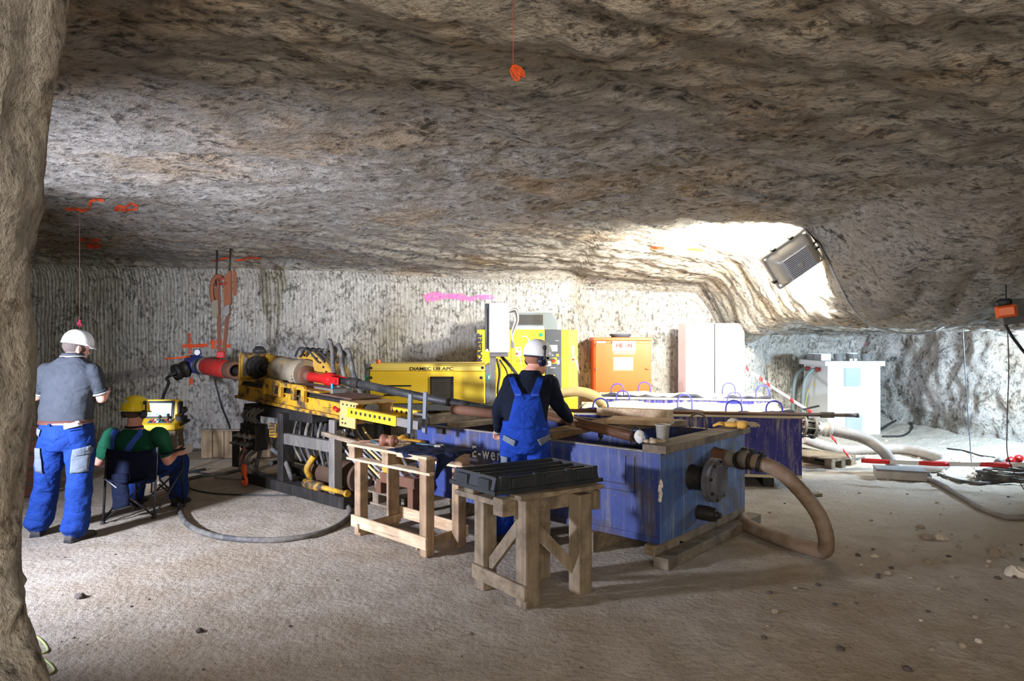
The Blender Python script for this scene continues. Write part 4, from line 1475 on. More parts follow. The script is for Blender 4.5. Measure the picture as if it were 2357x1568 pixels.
GC = 'black hoses hanging between the power unit and the compressor'
cable('hydraulic_hose', [P(1152, 818, 9.3), P(1180, 850, 9.1), P(1222, 912, 9.0), P(1232, 960, 8.95), V((0.33, 9.0, 0.3)), V((0.30, 9.1, 0.02))], 0.022, M_BLACK, 'thick black hose slanting behind the man from the control box bracket', 'hose', GC)
cable('hydraulic_hose', [P(1143, 826, 9.4), P(1150, 858, 9.35), P(1146, 905, 9.3), P(1158, 952, 9.2), V((-0.10, 9.2, 0.02))], 0.016, M_BLACK, 'black hose hanging straight down beside the grey post', 'hose', GC)
cable('hydraulic_hose', [P(1150, 828, 9.5), P(1168, 862, 9.45), P(1160, 912, 9.4), P(1180, 960, 9.3), V((0.02, 9.3, 0.02))], 0.012, M_BLACK, 'thin black hose bulging out right of the grey post', 'hose', GC)
cable('signal_cable', [P(1188, 800, 9.9), P(1196, 822, 9.9), P(1200, 850, 9.85), P(1196, 900, 9.8), V((0.10, 9.8, 0.01))], 0.007, M_WHITE, 'thin white cable in front of the compressor left of the helmet', 'cable')

# ------------------------------------------------------------------ orange cabinet
oc = thing('switch_cabinet', 'bright orange cabinet with a white sign, against the back wall', 'cabinet', (1.78, 10.95, 0))
xc2 = lambda px: (px - CX) / F * 10.95 - 1.78
OT = 1.70
xa_, xb_ = xc2(1367), xc2(1499)
MB().bx(xa_, xb_, 0.0, 0.55, 0.0, OT).build('body', M_ORANGE, oc, 0.008)
dr_ = MB().bx(xa_ + 0.02, xb_ - 0.02, -0.022, -0.001, 0.05, OT - 0.045).build('door', M_ORANGE, oc, 0.006)
MB().bx(xa_ - 0.012, xb_ + 0.012, -0.03, 0.56, OT + 0.001, OT + 0.05).build('lid', M_ORANGE, oc, 0.008)
MB().lathe(((xa_ + xb_) / 2 + 0.0, 0.22, OT + 0.051), (0, 0, 1), [(0, 0.15), (0.02, 0.15), (0.03, 0.175), (0.055, 0.175), (0.058, 0.15)], 30).build('round_vent', M_DGREY, oc)
zs = lambda py: CAMZ - (py - CY) / F * 10.95
sg = MB().bx(xc2(1409), xc2(1462), -0.030, -0.0225, zs(808.5), zs(785)).build('sign', M_PAPER, dr_)
text_mb('HE   N', (xc2(1435.5), -0.0315, zs(799.5)), (1, 0, 0), (0, 0, 1), 0.064, 0.06, 0.001, 'CENTER', 1.0, 0.255).build('lettering', M_REDINK, sg)
text_mb('1', (xc2(1439.5), -0.0315, zs(800)), (1, 0, 0), (0, 0, 1), 0.045, 0.05, 0.001).build('lettering', M_REDINK, sg)
MB().bx(xc2(1410), xc2(1462), -0.026, -0.0225, zs(817), zs(809.2)).build('red_plate', mat_plain('salmon_plate', srgb(240, 100, 80), 0.5, 0, 0), dr_)
text_mb('Energie Technik', (xc2(1436), -0.0275, zs(812.4)), (1, 0, 0), (0, 0, 1), 0.010, 0.01, 0.001, 'CENTER', 1.1, 0.28).build('lettering', M_PAPER, dr_)
ph = MB().bx(xc2(1411), xc2(1457), -0.027, -0.0225, zs(853), zs(822)).build('document_sleeve', mat_plain('pale_orange_sleeve', srgb(250, 170, 110), 0.3, 0, 0), dr_)
MB().bx(xc2(1414), xc2(1452), -0.030, -0.0275, zs(849.5), zs(823.5)).build('document', M_PAPER, ph)
MB().bx(xc2(1373), xc2(1393), -0.026, -0.0225, zs(790), zs(785.5)).build('nameplate', M_PAPER, dr_)
MB().cyl((xc2(1492), -0.023, zs(848)), (xc2(1492), -0.05, zs(848)), 0.02, n=14).box((xc2(1490), -0.055, zs(848)), (0.06, 0.012, 0.02)).build('handle', mat_plain('red_handle', srgb(226, 90, 40), 0.4, 0, 0), dr_)
for z_ in (zs(793), zs(850), zs(907)):
    MB().cyl((xc2(1370), -0.034, z_ - 0.02), (xc2(1370), -0.034, z_ + 0.02), 0.01, n=10).build('hinge', M_DGREY, dr_)

# ------------------------------------------------------------------ white double cabinet
wc = thing('switch_cabinet', 'tall white double-door cabinet with a lifting eye on top', 'cabinet', (3.34, 11.05, 0))
xw = lambda px: (px - CX) / F * 11.05 - 3.34
zw = lambda py: CAMZ - (py - CY) / F * 11.05
xa_, xm_, xb_ = xw(1578), xw(1644.5), xw(1714)
WT_ = zw(744)
MB().bx(xa_, xb_, 0.0, 0.5, 0.0, WT_).build('body', M_WHITE, wc, 0.008)
MB().bx(xa_, xm_ - 0.009, -0.022, -0.001, 0.08, WT_ - 0.012).build('door', M_WHITE, wc, 0.006)
d2_ = MB().bx(xm_ + 0.009, xb_ - 0.03, -0.022, -0.001, 0.08, WT_ - 0.012).build('door', M_WHITE, wc, 0.006)
MB().bx(xm_ - 0.008, xm_ + 0.008, -0.0225, -0.001, 0.08, WT_ - 0.012).build('door_gap', M_INK, wc)
tri = [(-0.078, 0), (0.078, 0), (0, 0.135)]
tr_ = MB()
c3 = V((xw(1676), -0.0235, zw(791)))
for i in range(3):
    p, q = tri[i], tri[(i + 1) % 3]
    tr_.beam(c3 + V((p[0], 0, p[1])), c3 + V((q[0], 0, q[1])), 0.002, 0.006, (0, -1, 0))
tr_.build('warning_triangle', mat_plain('faded_yellow_print', srgb(222, 206, 150), 0.5, 0, 0), d2_)
MB().prism([(0.0, 0.10), (-0.018, 0.055), (-0.002, 0.058), (-0.012, 0.02), (0.018, 0.068), (0.002, 0.065), (0.012, 0.10)], 0.002, c3, (1, 0, 0), (0, 0, 1)).build('lightning_bolt', mat_plain('faded_print', srgb(222, 206, 150), 0.5, 0, 0), d2_)
lp = [V((xm_ + 0.075 * math.cos(a), 0.2, WT_ + 0.005 + 0.075 * math.sin(a))) for a in [PI * k / 12 for k in range(13)]]
MB().tube(lp, 0.007, 8).build('lifting_eye', M_STEEL, wc)

# ------------------------------------------------------------------ louvred cabinet on the right
FZ = 0.07
rc = thing('electrical_cabinet', 'white cabinet with two louvre panels at the right under the brow', 'cabinet', (5.32, 11.5, FZ))
W_, D_, HH = 0.89, 0.95, 1.20
MB().bx(0.0, W_, 0.0, D_, 0.0, HH).build('body', mat_plain('light_grey_enamel', srgb(198, 200, 200), 0.45, 0, 0.06), rc, 0.008)
MB().bx(-0.07, W_ + 0.05, -0.06, D_ + 0.05, HH + 0.001, HH + 0.085).build('lid', mat_plain('light_grey_lid', srgb(204, 204, 202), 0.45, 0, 0.06), rc, 0.008)


def louvre(px0, px1, py0, py1, fr):
    x0 = (px0 - CX) / F * 11.5 - 5.32
    x1 = (px1 - CX) / F * 11.5 - 5.32
    z1 = CAMZ - (py0 - CY) / F * 11.5 - FZ
    z0 = CAMZ - (py1 - CY) / F * 11.5 - FZ
    m = MB().bx(x0, x1, -0.012, -0.001, z0, z1)
    l_ = m.build('louvre_panel', mat_plain('louvre_grey', srgb(150, 164, 172), 0.45, 0, 0), rc, 0.003)
    m = MB()
    n = int((z1 - z0) / 0.02)
    for k in range(n):
        z = z0 + (z1 - z0) * (k + 0.5) / n
        m.add([(x0 + 0.012, -0.013, z - 0.007), (x1 - 0.012, -0.013, z - 0.007), (x1 - 0.012, -0.024, z - 0.009), (x0 + 0.012, -0.024, z - 0.009), (x0 + 0.012, -0.013, z + 0.006), (x1 - 0.012, -0.013, z + 0.006)],
              [(0, 1, 2, 3), (3, 2, 5, 4), (4, 5, 1, 0), (0, 3, 4), (1, 5, 2)])
    m.build('slats', mat_plain('louvre_white', srgb(160, 174, 182), 0.45, 0, 0), l_)


louvre(1943, 1981, 847, 889, 0)
louvre(1946, 1984, 955, 993, 0)
MB().prism([(-0.035, 0), (0.035, 0), (0, 0.075)], 0.003, (-0.0025, 0.50, 0.84), (0, -1, 0), (0, 0, 1)).build('warning_triangle', M_YELLOW, rc)
for k, (yy, zz_) in enumerate(((0.28, 1.13), (0.68, 1.13))):
    MB().cyl((-0.001, yy, zz_), (-0.09, yy, zz_), 0.035, n=16).cyl((-0.06, yy, zz_), (-0.075, yy, zz_), 0.048, n=16).build('cable_gland', mat_plain('red_gland_%d' % k, srgb(150, 60, 60), 0.5, 0, 0.3), rc, 0.002)
    p_ = [V((-0.085, yy, zz_)), V((-0.16, yy, zz_ - 0.03)), V((-0.26, yy - 0.02, zz_ - 0.16)), V((-0.31, yy - 0.03, zz_ - 0.45)), V((-0.32, yy - 0.05, zz_ - 0.85)), V((-0.30, yy - 0.1, zz_ - 1.08))]
    MB().tube(catmull(p_, 8), 0.034, 12).build('supply_cable', mat_plain('grey_green_cable_%d' % k, srgb(92, 104, 104), 0.5, 0, 0.3), rc)
cable('earth_wire', [V((5.22, 12.0, 0.85)), V((5.12, 11.9, 0.6)), V((5.08, 11.8, 0.25))], 0.006, mat_plain('yellow_green_wire', srgb(190, 196, 60), 0.5, 0, 0), 'thin yellow earth wire hanging beside the louvred cabinet', 'wire')
# boxes standing on its lid
LZ = FZ + HH + 0.0865


def open_box(cx, cy, sx, sy, h, label, mat, rz=0.0):
    M = Matrix.Translation((cx, cy, LZ)) @ rotz(rz)
    m = MB(M)
    t = 0.004
    m.bx(-sx / 2, sx / 2, -sy / 2, sy / 2, 0, t)
    m.bx(-sx / 2, sx / 2, -sy / 2, -sy / 2 + t, 0, h).bx(-sx / 2, sx / 2, sy / 2 - t, sy / 2, 0, h)
    m.bx(-sx / 2, -sx / 2 + t, -sy / 2, sy / 2, 0, h).bx(sx / 2 - t, sx / 2, -sy / 2, sy / 2, 0, h)
    m.bx(-sx / 2 - 0.008, sx / 2 + 0.008, -sy / 2 - 0.008, -sy / 2, h - 0.008, h).bx(-sx / 2 - 0.008, sx / 2 + 0.008, sy / 2, sy / 2 + 0.008, h - 0.008, h)
    return solo('plastic_box', m, mat, label, 'box', 'clear boxes on the louvred cabinet')


open_box(5.36, 11.78, 0.17, 0.24, 0.115, 'empty clear plastic box at the left end of the cabinet lid', M_CLEAR, 0.05)
open_box(5.36, 12.10, 0.17, 0.24, 0.115, 'clear plastic box at the back left of the cabinet lid', M_CLEAR, -0.05)
tub((5.56, 11.62, LZ), 0.068, 0.082, 0.115, M_CLEAR, 'plastic_tub', 'clear plastic tub of grey dust, second along the cabinet lid', 'tub', 'tubs on the louvred cabinet')
tub((5.78, 11.60, LZ), 0.072, 0.088, 0.115, M_CLEAR, 'plastic_tub', 'clear plastic tub of dark grey dust in the middle of the cabinet lid', 'tub', 'tubs on the louvred cabinet')
tub((5.90, 11.86, LZ), 0.085, 0.095, 0.130, M_WHITE, 'plastic_tub', 'white opaque tub on the cabinet lid', 'tub', 'tubs on the louvred cabinet')
tub((6.08, 11.72, LZ), 0.070, 0.084, 0.115, M_CLEAR, 'plastic_tub', 'clear bluish tub at the right end of the cabinet lid', 'tub', 'tubs on the louvred cabinet')
M_DUST = mat_plain('grey_drill_dust', srgb(128, 116, 108), 0.95, 0, 0.3)
for (x, y, r) in ((5.56, 11.62, 0.066), (5.78, 11.60, 0.070)):
    solo('drill_dust', MB().lathe((x, y, LZ + 0.005), (0, 0, 1), [(0, r * 0.95), (0.055, r * 1.06), (0.07, r * 0.5), (0.074, 0.01)], 20), M_DUST,
         'grey drill dust in the %s clear tub on the cabinet lid' % ('left' if x < 5.7 else 'middle'), 'dust', 'drill dust in the tubs')['kind'] = 'stuff'
for (x, y) in ((5.70, 11.475), (5.77, 11.47)):
    solo('bottle_cap', MB().lathe((x, y, LZ), (0, 0, 1), [(0, 0.026), (0.03, 0.028), (0.04, 0.02)], 16), M_WHITE, 'small white cap at the front edge of the cabinet lid', 'cap', 'white caps on the cabinet lid')

# ------------------------------------------------------------------ floodlight on the brow
fl_n = FLOOD_N
e1 = (V((0.80, 0, 0.60)) - fl_n * V((0.80, 0, 0.60)).dot(fl_n)).normalized()
e2 = fl_n.cross(e1).normalized()
if e2.z > 0:
    e2 = -e2
# frame: x = long edge (up to the right), y = short edge (down to the right), z = towards the beam
MF = Matrix(((e1.x, e2.x, fl_n.x, FLOOD_POS.x), (e1.y, e2.y, fl_n.y, FLOOD_POS.y), (e1.z, e2.z, fl_n.z, FLOOD_POS.z), (0, 0, 0, 1)))
fd = thing('floodlight', 'grey floodlight with cooling fins hung askew under the roof, lighting the wall', 'floodlight', FLOOD_POS)
M_LAMP = mat_plain('lamp_grey', srgb(170, 166, 156), 0.45, 0.2, 0.2, srgb(120, 112, 100))
m = MB(MF)
for s_ in (-1, 1):
    m.bx(-0.275, 0.275, s_ * 0.20 - 0.012, s_ * 0.20 + 0.012, 0.055, 0.105)
    m.bx(s_ * 0.275 - 0.012, s_ * 0.275 + 0.012, -0.20, 0.20, 0.055, 0.105)
m.build('rim', M_LAMP, fd, 0.006, world=True)
rings = []
for (zz_, a_, b_) in ((0.088, 0.27, 0.196), (0.06, 0.262, 0.188), (0.03, 0.255, 0.182), (-0.05, 0.225, 0.158), (-0.10, 0.195, 0.13), (-0.115, 0.165, 0.105)):
    ring = []
    for k in range(40):
        th = 2 * PI * k / 40
        cx_, sx_ = math.cos(th), math.sin(th)
        ring.append(V((a_ * math.copysign(abs(cx_) ** 0.28, cx_), b_ * math.copysign(abs(sx_) ** 0.28, sx_), zz_)))
    rings.append(ring)
MB(MF).loft(rings).build('housing', M_LAMP, fd, world=True)
m = MB(MF)
for k in range(13):
    y = -0.115 + 0.23 * k / 12
    m.bx(-0.165, 0.135, y - 0.0035, y + 0.0035, -0.145, -0.10)
m.build('cooling_fins', mat_plain('fin_grey', srgb(196, 200, 206), 0.4, 0.3, 0.05), fd, 0.002, world=True)
MB(MF).cyl((-0.02, 0.02, -0.152), (-0.02, 0.02, -0.10), 0.026, n=18).build('cable_entry', M_LAMP, fd, world=True)
MB(MF).bx(-0.262, 0.262, -0.188, 0.188, 0.092, 0.098).build('glass', mat_plain('lamp_glass', (1, 1, 1), 0.2, 0, 0, emit=(1.0, 0.98, 0.9, 6.0)), fd, world=True)
for (x, y) in ((-0.12, -0.215), (0.10, -0.215), (0.285, 0.05), (-0.285, 0.10)):
    MB(MF).bx(x - 0.022, x + 0.022, y - 0.012, y + 0.012, 0.045, 0.115).build('clip', M_DSTEEL, fd, 0.003, world=True)
m = MB(MF)
m.beam((0.27, -0.26, 0.02), (0.34, 0.22, 0.02), 0.022, 0.014, (0, 0, 1))
m.build('mounting_bar', M_DSTEEL, fd, 0.002, world=True)
MB(MF).cyl((0.26, -0.02, 0.03), (0.36, -0.05, 0.03), 0.012, n=10).build('pivot_bolt', M_STEEL, fd, world=True)
anc = MB(MF)
for k in range(7):
    anc.ell((0.37 + rnd.uniform(-0.03, 0.05), -0.09 + rnd.uniform(-0.06, 0.06), 0.06 + rnd.uniform(-0.02, 0.10)), (rnd.uniform(.02, .04), rnd.uniform(.02, .045), 0.03), n=8, m=6)
anc.cyl((0.36, -0.06, 0.03), (0.42, -0.12, 0.40), 0.02, n=8)
anc.build('rock_anchor', mat_plain('tarry_anchor', srgb(46, 36, 26), 0.5, 0, 0.3), fd, world=True)

# strobe and horn on its black plate
h_ = sight(2300, 690)
YS = 6.6
sc_ = P(2312, 716, YS)
st = thing('warning_beacon', 'orange warning beacon with a black horn on a square plate at the right edge', 'beacon', sc_)
Ms = Matrix.Translation(sc_) @ Matrix.Rotation(-0.5, 4, 'Z') @ Matrix.Rotation(-0.14, 4, 'Y')
MB(Ms).bx(-0.02, 0.17, 0.0, 0.012, -0.135, 0.10).build('back_plate', mat_plain('black_plate', srgb(24, 24, 26), 0.5, 0, 0.2), st, 0.002, world=True)
MB(Ms).bx(-0.06, 0.10, -0.06, -0.001, -0.055, 0.045).build('beacon_base', M_GREY, st, 0.006, world=True)
m = MB(Ms)
f0 = [V((-0.085, -0.062, -0.065)), V((0.085, -0.062, -0.065)), V((0.085, -0.062, 0.05)), V((-0.085, -0.062, 0.05))]
f1 = [V((-0.085, -0.105, -0.065)), V((0.085, -0.105, -0.065)), V((0.085, -0.105, 0.05)), V((-0.085, -0.105, 0.05))]
f2 = [V((-0.06, -0.135, -0.045)), V((0.06, -0.135, -0.045)), V((0.06, -0.135, 0.03)), V((-0.06, -0.135, 0.03))]
m.loft([f0, f1, f2], smooth=False)
m.build('lens', mat_plain('orange_lens', srgb(214, 92, 34), 0.4, 0, 0.1, srgb(150, 60, 20)), st, 0.003, world=True)
MB(Ms).lathe((0.0, -0.06, 0.052), (0, 0, 1), [(0, 0.05), (0.01, 0.065), (0.05, 0.065), (0.06, 0.05), (0.065, 0.02)], 22).build('horn', M_BLACK, st, world=True)
hook_z = cz(sc_.x, YS)
MB().cyl(sc_ + V((0.03, 0.02, 0.08)), V((sc_.x + 0.03, YS + 0.02, hook_z + 0.03)), 0.006, n=8).build('hanger_wire', M_DSTEEL, st, world=True)
# ------------------------------------------------------------------ the drill rig
RIG = V((-2.6, 8.04, 0.0))
RA = math.atan2(-0.66, 0.751)
rig = thing('drill_rig', 'greasy yellow core drill rig on a dark steel frame, aimed at the wall', 'drill rig', RIG, RA)
T1 = Matrix.Translation((0, 0, 0.022)) @ Matrix.Rotation(0.045, 4, 'Y')
TX = lambda d, z=0.0: T1 @ Matrix.Translation((d, 0, z))
TS = Matrix.Translation((0.45, 0, 0))
rig_m = wm(rig)
rw = lambda x, y, z: rig_m @ (T1 @ V((x, y, z)))

# feed beam
fb = MB(T1)
fb.bx(-0.96, 1.40, -0.19, 0.19, 0.955, 1.075)
fb.bx(-0.98, 1.36, -0.225, 0.225, 0.920, 0.957)
fb.bx(-0.90, 1.38, -0.21, 0.21, 1.075, 1.09)
feed = fb.build('feed_beam', M_RIGYEL, rig, 0.005)
for s_ in (-1, 1):
    m = MB(T1).bx(-0.88, 1.35, s_ * 0.165 - 0.022, s_ * 0.165 + 0.022, 1.091, 1.118)
    m.bx(-0.88, 1.35, s_ * 0.15 - 0.022, s_ * 0.15 + 0.022, 1.118, 1.140)
    m.build('guide_rail', M_DSTEEL, feed, 0.004)
MB(T1).bx(0.55, 1.42, -0.20, 0.22, 1.141, 1.153).build('top_plate', M_RUST, feed, 0.003)
MB(T1).bx(-0.88, 0.6, -0.12, 0.13, 1.092, 1.12).build('rail_bed', M_RUST, feed)
m = MB(TX(0.42))
m.bx(-1.44, -1.42, -0.16, 0.16, 1.06, 1.19).bx(-1.42, -1.28, -0.16, -0.145, 1.06, 1.19).bx(-1.42, -1.28, 0.145, 0.16, 1.06, 1.19).bx(-1.44, -1.28, -0.16, 0.16, 1.175, 1.19)
m.build('end_guard', M_RIGYEL, rig, 0.004)

# rod holder and chuck
rh = MB(T1)
rh.bx(-0.97, -0.94, -0.19, 0.19, 1.145, 1.475).bx(-0.915, -0.885, -0.19, 0.19, 1.145, 1.475)
rh.bx(-0.97, -0.885, -0.19, 0.19, 1.145, 1.19).bx(-0.97, -0.885, -0.19, 0.19, 1.45, 1.485)
rh.bx(-0.94, -0.915, -0.15, 0.19, 1.19, 1.45)
hol = rh.build('rod_holder', M_RIGYEL, rig, 0.01)
MB(T1).bx(-0.8848, -0.880, -0.172, -0.118, 1.20, 1.43).build('pale_plate', M_STEEL, hol)
MB(T1).bx(-0.884, -0.42, 0.12, 0.16, 1.17, 1.46).build('holder_plate', M_RIGYEL, rig, 0.006)
m = MB(T1)
m.lathe((-0.885, 0, 1.305), (1, 0, 0), [(0, 0.145), (0.05, 0.145), (0.06, 0.125), (0.10, 0.12), (0.11, 0.085), (0.17, 0.08), (0.175, 0.06)], 26)
chk = m.build('chuck', M_DSTEEL, rig, 0.003)
for k in range(6):
    a = 2 * PI * k / 6
    MB(T1).cyl((-0.83, 0.115 * math.cos(a), 1.305 + 0.115 * math.sin(a)), (-0.815, 0.115 * math.cos(a), 1.305 + 0.115 * math.sin(a)), 0.014, n=6).build('bolt', M_STEEL, chk)
MB(T1).lathe((-0.71, 0, 1.305), (1, 0, 0), [(0, 0.055), (0.12, 0.05), (0.30, 0.045), (0.32, 0.055), (0.40, 0.055)], 18).build('spindle', M_DSTEEL, rig)
m = MB(T1)
m.lathe((-0.92, 0.06, 1.486), (0, 0, 1), [(0, 0.08), (0.03, 0.085), (0.055, 0.06), (0.075, 0.05), (0.08, 0.02)], 16)
m.box((-0.93, 0.10, 1.51), (0.06, 0.06, 0.05))
m.build('grease_cap', M_BLACK, rig)

# rotation head: round gearbox, hump cover, flange
m = MB(T1)
m.lathe((-0.36, 0, 1.305), (1, 0, 0), [(0, 0.10), (0.01, 0.145), (0.05, 0.155), (0.07, 0.168), (0.20, 0.168), (0.22, 0.155), (0.42, 0.15), (0.5, 0.17), (0.62, 0.165)], 32)
m.build('gearbox', mat_worn('grey_yellow_gearbox', srgb(132, 124, 106), srgb(176, 130, 30), srgb(66, 56, 44), 0.8, 0.8, 0.45, 3.5), rig, 0.003)
prof = [(-0.12, 1.17), (-0.10, 1.34), (0.00, 1.46), (0.12, 1.54), (0.30, 1.565), (0.48, 1.53), (0.62, 1.44), (0.74, 1.34), (0.74, 1.17)]
m = MB(T1)
rings = []
for (yy, k) in ((0.085, 0.93), (0.115, 1.0), (0.32, 1.0), (0.36, 0.93)):
    rings.append([V((0.19 + (p[0] - 0.31) * k, yy, 1.31 + (p[1] - 1.30) * k)) for p in prof])
m.loft(rings, smooth=False)
hc = m.build('gear_cover', mat_worn('worn_gear_cover', srgb(164, 124, 38), srgb(150, 140, 122), srgb(62, 52, 42), 0.9, 0.9, 0.5, 5), rig, 0.02)
for k in range(12):
    q = prof[1 + (k * 7) // 12]
    p2 = prof[min(2 + (k * 7) // 12, 7)]
    f = ((k * 7) % 12) / 12
    x, z = q[0] + (p2[0] - q[0]) * f, q[1] + (p2[1] - q[1]) * f
    x, z = 0.19 + (x - 0.31) * 0.86, 1.3 + (z - 1.3) * 0.86
    MB(T1).cyl((x, 0.070, z), (x, 0.090, z), 0.013, n=6).build('cover_bolt', M_DSTEEL, hc)
m = MB(T1).lathe((0.20, 0, 1.29), (1, 0, 0), [(0, 0.11), (0.01, 0.15), (0.035, 0.152), (0.045, 0.12), (0.09, 0.10), (0.10, 0.06), (0.16, 0.055)], 28)
m.build('chain_flange', M_RUST, rig, 0.002)
m = MB(T1)
for k in range(16):
    a = PI * 0.2 + PI * 1.1 * k / 15
    c = V((0.225, 0.155 * math.cos(a), 1.29 + 0.155 * math.sin(a)))
    m.ell(c, (0.014, 0.014, 0.014), n=8, m=6)
m.build('chain', M_DSTEEL, rig)
# red swivel
m = MB(T1)
m.lathe((0.34, 0, 1.285), (1, 0, 0), [(0, 0.045), (0.02, 0.058), (0.30, 0.058), (0.32, 0.066), (0.34, 0.072), (0.45, 0.078), (0.47, 0.06), (0.50, 0.058)], 24)
sw_ = m.build('water_swivel', M_RED, rig)
m = MB(T1)
m.bx(0.82, 0.98, -0.065, -0.045, 1.245, 1.325).bx(0.82, 0.98, 0.045, 0.065, 1.245, 1.325).bx(0.80, 0.84, -0.065, 0.065, 1.235, 1.335)
m.cyl((0.94, -0.09, 1.285), (0.94, 0.09, 1.285), 0.022, n=12)
m.build('swivel_fork', M_RED, sw_, 0.008)
MB(T1).bx(0.88, 0.905, -0.083, -0.072, 1.19, 1.255).build('blue_tag', mat_plain('blue_tag', srgb(40, 150, 220), 0.4, 0, 0), sw_)
MB(T1).lathe((0.95, 0, 1.285), (1, 0, 0), [(0, 0.035), (0.10, 0.035), (0.12, 0.05), (0.22, 0.05)], 16).build('tube_coupling', M_DSTEEL, rig)
MB(T1).bx(-0.10, 0.95, -0.11, 0.16, 1.145, 1.20).build('cradle', M_STEEL, rig, 0.01)

# carriage with its yellow arches
m = MB(TX(0.37, 0.015))
for x0 in (-0.62, -0.40):
    m.prism([(x0, 1.03), (x0 + 0.055, 1.03), (x0 + 0.055, 1.15), (x0 + 0.13, 1.15), (x0 + 0.13, 1.03), (x0 + 0.185, 1.03), (x0 + 0.185, 1.19), (x0 + 0.15, 1.215), (x0 + 0.03, 1.215), (x0, 1.19)], 0.05, (0, -0.235, 0), (1, 0, 0), (0, 0, 1))
m.prism([(0.00, 1.02), (0.06, 1.02), (0.06, 1.14), (0.20, 1.15), (0.20, 1.02), (0.26, 1.02), (0.26, 1.18), (0.22, 1.20), (0.04, 1.20), (0.00, 1.18)], 0.05, (0, -0.235, 0), (1, 0, 0), (0, 0, 1))
m.bx(-0.60, 0.55, -0.255, 0.24, 1.145, 1.165)
m.bx(-0.2, 0.02, -0.255, -0.21, 1.16, 1.20)
m.build('carriage', M_RIGYEL, rig, 0.008)

# end bracket, perforated arms
def hole_row(root, x0, x1, n, y, z, r, sgn=-1):
    for k in range(n):
        x = x0 + (x1 - x0) * k / (n - 1)
        MB(T1).cyl((x, y + sgn * 0.004, z), (x, y, z), r, n=14).build('bolt_hole', M_INK, root)


m = MB(TX(0.24))
m.bx(1.03, 1.06, -0.235, 0.24, 0.86, 1.12).bx(1.06, 1.30, -0.235, -0.215, 0.86, 1.12).bx(1.06, 1.30, 0.22, 0.24, 0.86, 1.12).bx(1.03, 1.34, -0.235, 0.24, 1.105, 1.125)
br = m.build('end_bracket', mat_worn('tan_bracket', srgb(176, 142, 84), srgb(150, 134, 108), srgb(88, 60, 40), 0.6, 0.5, 0.6, 5), rig, 0.004)
for (x, z) in ((1.09, 1.09), (1.16, 1.09), (1.23, 1.09), (1.28, 1.09), (1.09, 0.90), (1.14, 0.90), (1.09, 0.94)):
    MB(TX(0.24)).cyl((x, -0.242, z), (x, -0.235, z), 0.010, n=10).build('bolt_hole', M_INK, br)
rd2 = MB(TX(0.24)).lathe((1.20, 0.02, 0.99), (1, 0, 0), [(0, 0.11), (0.03, 0.11)], 20)
rd2.build('perforated_disc', M_STEEL, br)
for (y, nm, xa, xb, zz0, zz1) in ((-0.25, 'perforated_arm', 1.43, 2.20, 0.975, 1.07), (0.245, 'perforated_arm', 1.22, 1.93, 0.965, 1.05)):
    m = MB(T1)
    m.bx(xa, xb, y - 0.008, y + 0.008, zz0, zz1).bx(xa, xb, y, y + 0.055, zz1 - 0.008, zz1).bx(xa, xb, y, y + 0.055, zz0, zz0 + 0.008)
    ar = m.build(nm, mat_worn('arm_yellow_%d' % (y > 0), srgb(222, 170, 18), srgb(120, 92, 50), srgb(92, 60, 36), 0.5, 0.5, 0.45, 4), rig, 0.002)
    hole_row(ar, xa + 0.08, xb - 0.09, 9 if y < 0 else 8, y - 0.008, (zz0 + zz1) / 2 + 0.008, 0.017)
MB(T1).bx(2.20, 2.50, -0.25, -0.20, 0.98, 1.06).build('arm_extension', M_STEEL, rig, 0.004)
MB(T1).bx(1.93, 2.10, 0.19, 0.25, 0.96, 1.04).build('arm_extension', M_STEEL, rig, 0.004)
MB(T1).bx(2.06, 2.09, -0.25, 0.25, 0.985, 1.01).build('cross_bar', M_STEEL, rig, 0.003)
MB(T1).bx(2.385, 2.43, -0.275, -0.251, 0.94, 1.30).build('upright_bar', M_GREY, rig, 0.003)
MB(T1).bx(2.20, 2.30, -0.20, 0.06, 0.985, 1.01).build('cross_bar', M_STEEL, rig, 0.003)
MB(T1).bx(2.255, 2.30, 0.02, 0.045, 0.90, 1.29).build('upright_bar', M_GREY, rig, 0.003)
m = MB(T1)
m.cyl((1.26, -0.24, 1.03), (1.0, -0.255, 1.02), 0.008, n=8)
m.build('lever', M_RIGYEL, rig)
MB(T1).cyl((1.28, -0.26, 1.02), (1.21, -0.255, 1.04), 0.022, n=12).build('lever_knob', M_RED, rig)

# hoses on the head
for k, (x0, dz) in enumerate(((0.44, 0.14), (0.55, 0.09), (0.66, 0.04))):
    p_ = [V((x0 - 0.02, 0.12 + 0.04 * k, 1.50 - 0.05 * k)), V((x0 + 0.10, 0.10 + 0.04 * k, 1.58 + dz - 0.02)), V((x0 + 0.20, 0.08 + 0.04 * k, 1.54 + dz * 0.6)), V((x0 + 0.30, 0.04 + 0.05 * k, 1.38)), V((x0 + 0.36, 0.08 + 0.05 * k, 1.20)), V((x0 + 0.42, 0.12 + 0.05 * k, 1.05))]
    MB(T1).tube(catmull(p_, 7), 0.026, 10).build('hydraulic_hose', M_DUSTY, rig)
for k in range(5):
    p_ = [V((0.05 + 0.04 * k, -0.02 + 0.05 * k, 1.50)), V((0.16 + 0.05 * k, -0.03 + 0.05 * k, 1.60)), V((0.32 + 0.05 * k, -0.02 + 0.05 * k, 1.58 - 0.012 * k)), V((0.50 + 0.05 * k, 0.0 + 0.05 * k, 1.46))]
    MB(T1).tube(catmull(p_, 7), 0.012, 8).build('control_hose', M_BLACK, rig)

